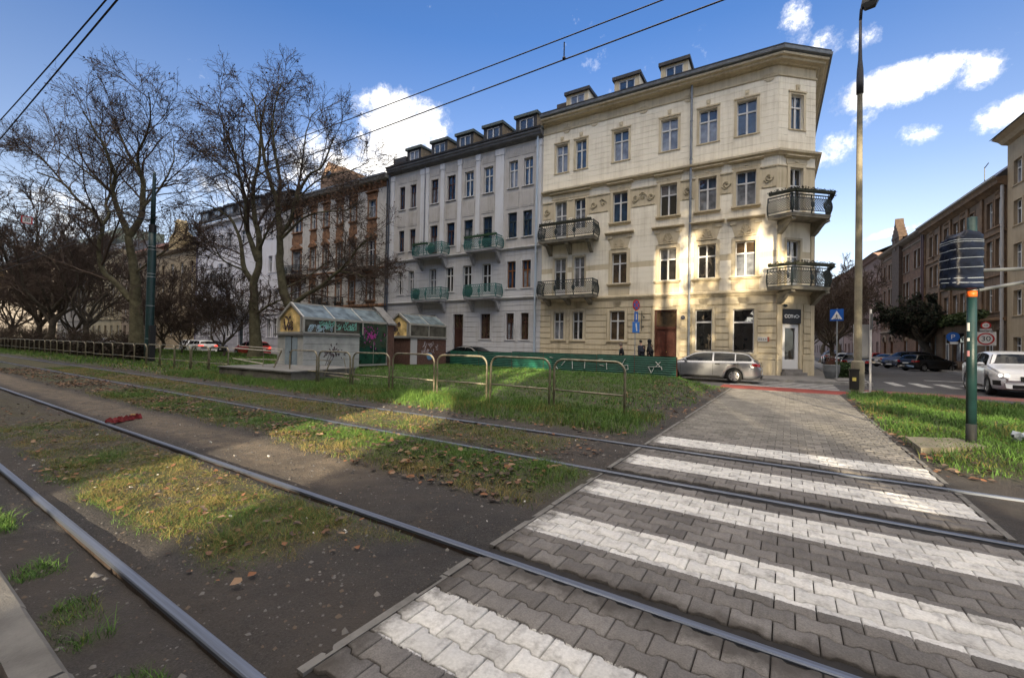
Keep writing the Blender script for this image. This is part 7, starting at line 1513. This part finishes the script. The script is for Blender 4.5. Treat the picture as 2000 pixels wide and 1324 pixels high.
# ------------------------------------------------------------------ cars (x forward from the rear bumper, y left, z up)
RUB = mat('tyre', (.014, .014, .014), .85, bump=.2, bscale=60); RIM = mat('alloy', (.42, .43, .44), .35, metal=.7); CGL = glass('car glass', (.006, .008, .009), ior=1.33, rough=.02, wav=.1); TRIM = mat('car trim', (.012, .012, .012), .5); TAIL = mat('tail lens', (.30, .008, .010), .2, coat=.6); TAILON = mat('brake light', (.4, .01, .01), .2, emis=(1, .05, .03), est=.55); HEAD = mat('head lens', (.55, .56, .57), .1, coat=.8); LAMP = mat('lit lamp', (.8, .78, .7), .2, emis=(1, .93, .78), est=1.6); PLATE = mat('plate', (.60, .60, .58), .5); CHR = mat('chrome', (.6, .6, .6), .15, metal=1.)
SPEC = dict(
 wagon=dict(L=4.80, W=1.82, top=[(0, .74), (.05, .93), (.16, 1.00), (.50, 1.36), (.74, 1.425), (1.6, 1.465), (2.4, 1.455), (2.80, 1.40), (3.58, .985), (4.35, .85), (4.68, .72), (4.80, .56)], belt=[(0, .72), (.16, .985), (3.58, .93), (4.35, .82), (4.8, .54)], wx=(1.08, 3.86), wr=.325),
 hatch=dict(L=4.15, W=1.76, top=[(0, .74), (.05, .90), (.14, .98), (.46, 1.36), (.72, 1.44), (1.4, 1.475), (1.95, 1.45), (2.3, 1.38), (3.08, .98), (3.75, .85), (4.05, .70), (4.15, .55)], belt=[(0, .72), (.14, .96), (3.08, .92), (3.75, .82), (4.15, .53)], wx=(.82, 3.34), wr=.31),
 saloon=dict(L=4.55, W=1.80, top=[(0, .72), (.05, .92), (.10, 1.00), (.55, 1.04), (1.22, 1.37), (1.6, 1.425), (2.1, 1.44), (2.55, 1.38), (3.35, .96), (4.1, .83), (4.45, .70), (4.55, .55)], belt=[(0, .70), (.55, .97), (3.35, .91), (4.1, .80), (4.55, .53)], wx=(1.02, 3.66), wr=.315),
 suv=dict(L=4.90, W=1.99, top=[(0, .92), (.05, 1.12), (.14, 1.22), (.72, 1.54), (1.5, 1.66), (2.2, 1.70), (2.7, 1.67), (3.05, 1.60), (3.72, 1.16), (4.45, 1.03), (4.78, .88), (4.90, .62)], belt=[(0, .88), (.18, 1.15), (3.72, 1.08), (4.45, .98), (4.9, .60)], wx=(.98, 3.92), wr=.375))
def car(kind, label, loc, rz, paint, lit=False, brake=False, group=None, detail=True):
    s = SPEC[kind]; L, Wd = s['L'], s['W']; hw = Wd / 2; zl0 = .20 if kind != 'suv' else .26
    t = thing('car', label, 'car', loc, rz, group)
    itp = lambda T, x: float(np.interp(x, [p[0] for p in T], [p[1] for p in T]))
    def sm(T, x): return (itp(T, x - .06) + itp(T, x) * 2 + itp(T, x + .06)) / 4 if .1 < x < L - .1 else itp(T, x)
    def wid(x): return hw * (1 - .16 * max(0, 1 - x / .5) ** 2 - .26 * max(0, (x - (L - .75)) / .75) ** 2.2)
    AR = s['wr'] + .055
    def ring(x):
        zt, zb, w = sm(s['top'], x), sm(s['belt'], x), wid(x); zb = min(zb, zt - .012); zl = zl0 + .10 * max(0, 1 - x / .25) + .06 * max(0, (x - L + .3) / .3); za = zl
        for wx in s['wx']:
            d = abs(x - wx)
            if d < AR: za = max(za, s['wr'] + math.sqrt(AR * AR - d * d))
        gh = max(0., zt - zb); wr = w * (1 - .30 * min(1, gh / .5)) if gh > .05 else w * (.97 - .5 * gh); z3 = max(za + .01, zl + .55 * (zb - zl)); zs = max(za + .02, zb - .07)
        return [(0, zl), (w * .80, zl if za == zl else za - .05), (w * .955, max(za, zl + .02)), (w * .985, max(za + .005, zl + .16)), (w * 1.0, z3), (w * .99, zs), (w * .955, max(zb, zs + .004)), (w * .925 if gh > .08 else w * .90, max(zb + min(.03, gh * .3), zs + .006)), ((w * .925 + wr) / 2 if gh > .08 else w * .8, max(zb + gh * .5, zs + .008)), (wr, zt - min(.055, gh * .35)), (wr - .10, zt - min(.018, gh * .2)), (wr * .5, zt - .004 * (gh > .1)), (0, zt)]
    xs = sorted(set(list(np.linspace(0, L, 48)) + [.02, .05, L - .02, L - .05] + [wx + d for wx in s['wx'] for d in np.linspace(-AR, AR, 15)])); rg = [ring(float(x)) for x in xs]; n = 13; V, F = [], []
    for x, q in zip(xs, rg): V += [(x, y, z) for y, z in q] + [(x, -y, z) for y, z in q[-2:0:-1]]
    m_ = 2 * n - 2
    for i in range(len(xs) - 1):
        for k in range(m_): k2 = (k + 1) % m_; F.append((i * m_ + k, i * m_ + k2, (i + 1) * m_ + k2, (i + 1) * m_ + k))
    F.append(tuple(range(m_))); F.append(tuple((len(xs) - 1) * m_ + k for k in range(m_))[::-1])
    b = MB(); b.add(V, F); body = b.build('body', paint, t, smooth=True)
    def ys(x, z):
        q = ring(x); q = q[2:10]; return float(np.interp(z, [p[1] for p in q], [p[0] for p in q]))
    def patch(mb, x0, x1, lo, hi, side, off=.006, nx=10, nz=4):
        V, ok = [], []
        for i in range(nx + 1):
            x = x0 + (x1 - x0) * i / nx; a, c = lo(x), hi(x); c = max(c, a + .002)
            for j in range(nz + 1): z = a + (c - a) * j / nz; V.append((x, side * (ys(x, z) + off), z))
        mb.add(V, [(i * (nz + 1) + j, (i + 1) * (nz + 1) + j, (i + 1) * (nz + 1) + j + 1, i * (nz + 1) + j + 1) for i in range(nx) for j in range(nz)])
    zb = lambda x: sm(s['belt'], x) + .045; zt = lambda x: sm(s['top'], x) - .085
    fx = next(x for x in np.linspace(L, 0, 200) if sm(s['top'], x) - sm(s['belt'], x) > .14 and x < L - .6); rx = next(x for x in np.linspace(0, L, 200) if sm(s['top'], x) - sm(s['belt'], x) > .15)
    B = rx + (fx - rx) * .54; Cp = rx + (fx - rx) * .24
    for sd in (1, -1):
        for a, c in ((B + .035, fx - .03), (Cp + .02, B - .035), (rx + .08, Cp - .03)):
            w = MB(); patch(w, a, c, zb, zt, sd); w.build('side_window', CGL, t, smooth=True)
        w = MB()
        for x in (B, Cp - .12, fx + .02): patch(w, x - .006, x + .006, lambda q: zl0 + .14 if abs(q - Cp + .12) > .05 else s['wr'] + AR + .02, lambda q: sm(s['belt'], q) + .0, sd, .003, 1, 6)
        patch(w, s['wx'][0] + AR, s['wx'][1] - AR, lambda q: zl0 + .03, lambda q: zl0 + .10, sd, .004, 6, 2); w.build('trim', TRIM, t)
        w = MB()
        for x in (B - .20, Cp - .05): z = sm(s['belt'], x) - .09; w.obox((x, sd * (ys(x, z) + .02), z), (.10, 0, 0), (0, .014, 0), (0, 0, .018))
        w.build('door_handle', paint if not detail else CHR if kind == 'wagon' else paint, t)
        w = MB(); x = fx - .22; z = sm(s['belt'], x) + .08; w.ball((x, sd * (ys(x, z) + .14), z), (.07, .12, .075), 10, 7); w.build('wing_mirror', paint, t, smooth=True)
        w = MB(); zc = itp(s['top'], .12) - .13; patch(w, .045, .36, lambda q: zc - .09 + q * .18, lambda q: zc + .10 - q * .10, sd, .007, 5, 3); q = ring(.0); w.quad((-.008, sd * .52 * hw, zc - .08), (-.008, sd * .835 * hw, zc - .09), (-.008, sd * .835 * hw, zc + .09), (-.008, sd * .60 * hw, zc + .09)); w.build('tail_light', TAILON if brake else TAIL, t, smooth=True)
        w = MB(); zh = itp(s['top'], L - .2) - .12; patch(w, L - .62, L - .07, lambda q: zh - .07, lambda q: zh + .05 - .10 * (L - .3 - q > 0) * (L - .3 - q), sd, .007, 6, 3); hl = w.build('headlight', HEAD, t, smooth=True)
        if lit: q = MB(); q.ball((L - .20, sd * (ys(L - .2, zh) - .01), zh - .01), (.07, .06, .05), 10, 8); q.ball((L - .10, sd * (ys(L - .1, zh) - .06), zh - .012), (.06, .06, .045), 10, 8); q.build('lamp', LAMP, hl)
    def slope(x0, x1, f, name):
        w = MB(); V = []; nx, ny = 6, 6
        for i in range(nx + 1):
            x = x0 + (x1 - x0) * i / nx; q = ring(x); we = q[9][0] * f
            for j in range(ny + 1): y = -we + 2 * we * j / ny; zz = float(np.interp(abs(y), [q[12][0], q[11][0], q[10][0], q[9][0]], [q[12][1], q[11][1], q[10][1], q[9][1]])); V.append((x, y, zz + .007))
        w.add(V, [(i * (ny + 1) + j, (i + 1) * (ny + 1) + j, (i + 1) * (ny + 1) + j + 1, i * (ny + 1) + j + 1) for i in range(nx) for j in range(ny)]); return w.build(name, CGL, t, smooth=True)
    T = s['top']; slope(T[-5][0] + .04, T[-4][0] - .08, .93, 'windscreen'); j = 3 if kind != 'saloon' else 4; slope(T[j - 1][0] + .05, T[j][0] - .03, .90, 'rear_window')
    w = MB(); w.box(-.012, .05, -.62 * hw, .62 * hw, zl0 + .04, zl0 + .16); w.box(L - .10, L + .004, -.55 * hw, .55 * hw, zl0 + .07, zl0 + .20); w.build('bumper_trim', TRIM, t)
    w = MB(); w.box(-.016, .0, -.26, .26, .62 if kind != 'suv' else .78, .73 if kind != 'suv' else .89); w.build('number_plate', PLATE, t); w = MB(); w.box(L, L + .014, -.26, .26, .38, .49); w.build('number_plate', PLATE, t)
    zg = itp(s['top'], L - .1) - .17
    for sd in ((1, -1) if kind == 'suv' else (0,)):
        g = MB(); c = sd * .19; hw_ = .16 if sd else .5; g.box(L - .055, L + .006, c - hw_, c + hw_, zg - .09, zg + .10)
        gr = g.build('grille', TRIM, t); g = MB()
        for k in range(7 if sd else 12): y = c - hw_ + .03 + k * (2 * hw_ - .06) / (6 if sd else 11); g.box(L + .006, L + .012, y - .008, y + .008, zg - .08, zg + .09)
        g.build('grille_bar', CHR if kind == 'suv' else TRIM, gr)
    if kind == 'suv':
        for sd in (1, -1): w = MB(); patch(w, L - .42, L - .10, lambda q: .42, lambda q: .60, sd, .012, 5, 2); w.quad((L - .012, sd * .62, .40), (L - .03, sd * .74, .42), (L - .02, sd * .74, .62), (L - .008, sd * .52, .60)); w.build('air_intake', TRIM, t); w = MB(); w.ball((L - .12, sd * (ys(L - .12, .72) - .0), .72), (.05, .05, .05), 10, 8); w.build('fog_light', HEAD, t)
    if kind == 'wagon':
        for sd in (1, -1): w = MB(); w.tube([(.75, sd * .56, 1.44), (.85, sd * .57, 1.49), (2.3, sd * .57, 1.52), (2.5, sd * .57, 1.47)], .016, 6); w.build('roof_rail', TRIM, t)
    for wx in s['wx']:
        for sd in (1, -1):
            r_ = s['wr']; y = sd * (hw - .115); a = MB(); a.lathe([(r_ * .66, -.10), (r_ * .93, -.105), (r_, -.07), (r_, .07), (r_ * .93, .105), (r_ * .66, .10)], 26, (wx, y, r_), 'y', False); wh = a.build('wheel', RUB, t, smooth=True)
            a = MB(); yo = y + sd * .075; a.lathe([(r_ * .67, -.02), (r_ * .67, .02), (r_ * .60, .025), (r_ * .60, -.03)], 26, (wx, yo, r_), 'y', False); ns = 7 if kind == 'wagon' else 5
            for k in range(ns):
                q = 2 * math.pi * k / ns; e = Vector((math.cos(q), 0, math.sin(q))); f = Vector((-math.sin(q), 0, math.cos(q))); c = Vector((wx, yo, r_)); a.add([c + e * .05 + f * .035, c + e * .05 - f * .035, c + e * r_ * .62 - f * .055, c + e * r_ * .62 + f * .055] + [c + e * .05 + f * .035 + Vector((0, sd * .02, 0)), c + e * .05 - f * .035 + Vector((0, sd * .02, 0)), c + e * r_ * .62 - f * .055 + Vector((0, sd * .012, 0)), c + e * r_ * .62 + f * .055 + Vector((0, sd * .012, 0))], [(4, 5, 6, 7), (0, 1, 5, 4), (1, 2, 6, 5), (3, 0, 4, 7)])
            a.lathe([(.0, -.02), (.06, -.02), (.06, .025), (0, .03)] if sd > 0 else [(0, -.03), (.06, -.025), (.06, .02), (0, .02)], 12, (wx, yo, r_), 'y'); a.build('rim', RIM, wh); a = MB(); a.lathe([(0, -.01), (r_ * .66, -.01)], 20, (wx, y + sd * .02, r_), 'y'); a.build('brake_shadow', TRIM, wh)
    u = MB(); u.box(.5, L - .5, -hw * .78, hw * .78, zl0 - .03, zl0 + .35); u.build('underbody', TRIM, t)
    return t
def place(kind, label, c, head, paint, **k):
    """c = middle of the car on the road, head = direction of travel"""
    a = math.atan2(head[1], head[0]); L = SPEC[kind]['L']; return car(kind, label, (c[0] - math.cos(a) * L / 2, c[1] - math.sin(a) * L / 2, k.pop('z', -.055)), a, paint, **k)
PAINT = {k: mat('paint ' + k, c, .28, metal=mt, coat=.6, noise=.05, nscale=.8) for k, c, mt in (('silver', (.27, .28, .30), .6), ('white', (.66, .67, .68), 0.), ('black', (.010, .011, .013), .1), ('navy', (.016, .022, .045), .2), ('red', (.30, .012, .012), 0.), ('beige', (.30, .25, .18), .3), ('grey', (.11, .115, .12), .4))}
place('wagon', 'silver estate car driving left in front of the cream corner house', (-3.42, 23.15), (-1, .0), PAINT['silver'])
place('suv', 'white sport utility car with lit headlights coming out of the side street', (7.5, 25.3), (-.05, -1), PAINT['white'], lit=True)
PK = 'cars parked along the tram street'
place('saloon', 'black car by the grey house, only its roof showing over the green fence', (-19.4, 24.2), (-1, .03), PAINT['black'], group=PK)
place('wagon', 'white estate with red brake lights, seen from behind left of the upright trunk', (-54.4, 21.5), (-1, .05), PAINT['white'], brake=True, group=PK)
place('hatch', 'pale silver hatchback just left of the upright trunk', (-48.2, 24.0), (-1, 0), PAINT['silver'], group=PK)
place('hatch', 'bright red car half hidden by the larger kiosk', (-43.2, 21.4), (-1, .03), PAINT['red'], brake=True, group=PK)
place('hatch', 'white hatchback parked furthest left of the row behind the small bare tree', (-63.0, 24.1), (1, 0), PAINT['white'], group=PK)
place('saloon', 'dark saloon behind the branches between two white cars', (-58.0, 24.2), (1, 0), PAINT['navy'], group=PK)
place('saloon', 'dark car in the gloom under the trees far left', (-80, 23.9), (-1, 0), PAINT['black'], group=PK)
place('hatch', 'pale car glimpsed far left through the shrubs', (-95, 23.9), (-1, 0), PAINT['white'], group=PK)
PS = 'cars parked in the side street'
place('hatch', 'black hatchback parked at an angle, nearest of the right-hand row of the side street', (10.2, 51.0), (.80, .60), PAINT['black'], group=PS)
place('suv', 'dark car with its radiator grille facing out, beside the black hatchback', (9.9, 56.2), (-.72, -.70), PAINT['navy'], group=PS)
place('saloon', 'beige saloon third in the row on the right of the side street', (9.6, 61.5), (.75, .66), PAINT['beige'], group=PS)
place('hatch', 'red hatchback fourth in the row on the right of the side street', (9.2, 67.5), (.75, .66), PAINT['red'], group=PS)
place('hatch', 'dark grey hatchback at the far end of the row on the right', (8.8, 74), (.75, .66), PAINT['grey'], group=PS)
for i, (y, k, p, lab) in enumerate(((41.0, 'hatch', 'navy', 'dark blue car parked behind the planter on the left of the side street'), (46.5, 'saloon', 'white', 'white car second in the left row behind the planter'), (52, 'hatch', 'black', 'black car third in the left row of the side street'), (57.5, 'suv', 'navy', 'dark tall car fourth in the left row of the side street'), (63.5, 'hatch', 'grey', 'grey car fifth in the left row of the side street'))): place(k, lab, (4.3, y), (.12, 1), PAINT[p], group=PS)
# ------------------------------------------------------------------ people
SKIN = mat('skin', (.42, .26, .19), .6)
def skin_mesh(name, P, E, par, m, root=0, sub=1):
    me = bpy.data.meshes.new(name); keys = list(P); idx = {k: i for i, k in enumerate(keys)}
    me.from_pydata([P[k][:3] for k in keys], [(idx[a], idx[b]) for a, b in E], []); me.materials.append(m); o = link(bpy.data.objects.new(name, me), par)
    md = o.modifiers.new('skin', 'SKIN'); md.use_smooth_shade = True
    for k, v in zip(keys, me.skin_vertices[0].data): r = P[k][3]; v.radius = r if hasattr(r, '__len__') else (r, r); v.use_root = (k == keys[root])
    s = o.modifiers.new('sub', 'SUBSURF'); s.levels = sub; s.render_levels = sub; return o
def person(label, loc, rz, h, coat, trousers, hat=None, hood=False, bag=False, step=.22):
    t = thing('person', label, 'person', loc, rz, 'people on the pavement behind the green fence'); k = h / 1.78
    P = {'pel': (0, 0, .95 * k, (.15 * k, .11 * k)), 'wai': (0, .0, 1.10 * k, (.14 * k, .10 * k)), 'che': (.02, 0, 1.32 * k, (.17 * k, .12 * k)), 'nb': (.03, 0, 1.47 * k, .07 * k), 'nk': (.05, 0, 1.54 * k, .055 * k), 'hd': (.07, 0, 1.64 * k, (.082 * k, .095 * k)), 'tp': (.065, 0, 1.72 * k, .075 * k)}
    E = [('pel', 'wai'), ('wai', 'che'), ('che', 'nb'), ('nb', 'nk'), ('nk', 'hd'), ('hd', 'tp')]
    C = {q: P[q] for q in ('pel', 'wai', 'che', 'nb')}; C = {a: (b[0], b[1], b[2], tuple(x * 1.22 for x in b[3]) if hasattr(b[3], '__len__') else b[3] * 1.15) for a, b in C.items()}; C['hem'] = (0, 0, .72 * k, (.19 * k, .15 * k)); CE = [('pel', 'wai'), ('wai', 'che'), ('che', 'nb'), ('pel', 'hem')]
    T = {'pel': (0, 0, .93 * k, (.145 * k, .11 * k))}; TE = []
    for s, sg in (('l', 1), ('r', -1)):
        f = step * sg
        for n_, p in (('hip', (0, .10 * k * sg, .90 * k, .095 * k)), ('kn', (f * .6 + .03, .10 * k * sg, .50 * k, .062 * k)), ('an', (f, .10 * k * sg, .09 * k, .045 * k)), ('to', (f + .17 * k, .11 * k * sg, .035, .035))): P[n_ + s] = p
        E += [('pel', 'hip' + s), ('hip' + s, 'kn' + s), ('kn' + s, 'an' + s), ('an' + s, 'to' + s)]
        for n_, r_ in (('hip', .11), ('kn', .078), ('an', .062)): T[n_ + s] = P[n_ + s][:3] + (r_ * k,)
        TE += [('pel', 'hip' + s), ('hip' + s, 'kn' + s), ('kn' + s, 'an' + s)]
        sw = -f * .5
        for n_, p in (('sh', (.02, .20 * k * sg, 1.40 * k, .065 * k)), ('el', (-.02 + sw * .5, .25 * k * sg, 1.12 * k, .048 * k)), ('wr', (.06 + sw, .23 * k * sg, .88 * k, .034 * k)), ('pa', (.09 + sw, .225 * k * sg, .80 * k, (.038 * k, .022 * k)))): P[n_ + s] = p
        E += [('che', 'sh' + s), ('sh' + s, 'el' + s), ('el' + s, 'wr' + s), ('wr' + s, 'pa' + s)]
        for j in range(4):
            x0, y0, z0 = P['pa' + s][:3]; P['f%d%s' % (j, s)] = (x0 + .03 - .018 * j, y0, z0 - .045 * k, .009); P['g%d%s' % (j, s)] = (x0 + .04 - .018 * j, y0 - .015 * sg, z0 - (.085 - .008 * abs(j - 1)) * k, .008); E += [('pa' + s, 'f%d%s' % (j, s)), ('f%d%s' % (j, s), 'g%d%s' % (j, s))]
        x0, y0, z0 = P['pa' + s][:3]; P['t' + s] = (x0 + .05, y0 - .02 * sg, z0 - .01, .010); P['u' + s] = (x0 + .07, y0 - .025 * sg, z0 - .045, .009); E += [('wr' + s, 't' + s), ('t' + s, 'u' + s)]
        for n_, r_ in (('sh', .085), ('el', .066), ('wr', .052)): C[n_ + s] = P[n_ + s][:3] + (r_ * k,)
        CE += [('che', 'sh' + s), ('sh' + s, 'el' + s), ('el' + s, 'wr' + s)]
    skin_mesh('body', P, E, t, SKIN); skin_mesh('coat', C, CE, t, coat); skin_mesh('trousers', T, TE, t, trousers)
    hc = (.07 * 1, 0, 1.665 * k); m = MB()
    m.ball((hc[0] + .085, 0, hc[2] - .02), (.022, .014, .022), 8, 6); m.build('nose', SKIN, t, smooth=True)
    for sg in (1, -1):
        m = MB(); m.ball((hc[0] + .078, .032 * sg, hc[2] + .015), .011, 8, 6); m.build('eye', BLK, t); m = MB(); m.ball((hc[0] - .01, .082 * k * sg, hc[2]), (.02, .01, .03), 8, 6); m.build('ear', SKIN, t)
        m = MB(); f = step * sg; m.ball((f + .06, .10 * k * sg, .05), (.14, .05, .055), 10, 7); m.build('shoe', BLK, t, smooth=True)
    m = MB(); m.bar((hc[0] + .083, -.022, hc[2] - .065), (hc[0] + .083, .022, hc[2] - .065), .008); m.build('mouth', mat('lip', (.3, .13, .11), .6), t)
    m = MB()
    if hood: m.ball((hc[0] - .022, 0, hc[2] + .01), (.115 * k, .118 * k, .145 * k), 14, 10); m.lathe([(.135 * k, 1.44 * k), (.10 * k, 1.56 * k)], 12, (.04, 0, 0)); m.build('hood', coat, t, smooth=True)
    elif hat: m.ball((hc[0] - .012, 0, hc[2] + .052), (.108, .098, .085), 14, 8); m.ball((hc[0] + .09, 0, hc[2] + .04), (.06, .07, .012), 10, 6); m.build('cap', hat, t, smooth=True)
    else: m.ball((hc[0] - .022, 0, hc[2] + .03), (.10, .095, .11), 14, 10); m.build('hair', mat('hair grey brown', (.16, .13, .11), .8), t, smooth=True)
    if bag: b = thing('shopping_bag', 'pale teal bag carried by the shorter person behind the fence', 'bag', loc, rz); m = MB(); m.prism([(-.16, -.34, .86), (.14, -.34, .86), (.17, -.34, 1.22), (-.13, -.34, 1.22)], (0, .12, 0)); m.tube([(-.05, -.30, 1.2), (.0, -.28, 1.32), (.08, -.30, 1.2)], .01, 5); m.build('sack', mat('bag teal', (.14, .25, .26), .7), b)
    return t
CK_ = mat('coat black', (.012, .013, .016), .8, noise=.3, nscale=8); CN = mat('coat navy', (.012, .016, .030), .75, noise=.3, nscale=8); TRO = mat('trousers dark', (.020, .020, .024), .85)
person('shorter person in a dark coat walking on the left of the group behind the fence', (-8.62, 26.0, .13), R(200), 1.62, CK_, TRO, bag=True)
person('person in a dark quilted jacket and cap in the middle of the group', (-7.45, 26.1, .14), R(150), 1.80, CN, TRO, hat=CK_)
person('tall person in a long black hooded coat next to the street door', (-6.98, 26.3, .14), R(175), 1.86, CK_, TRO, hood=True)
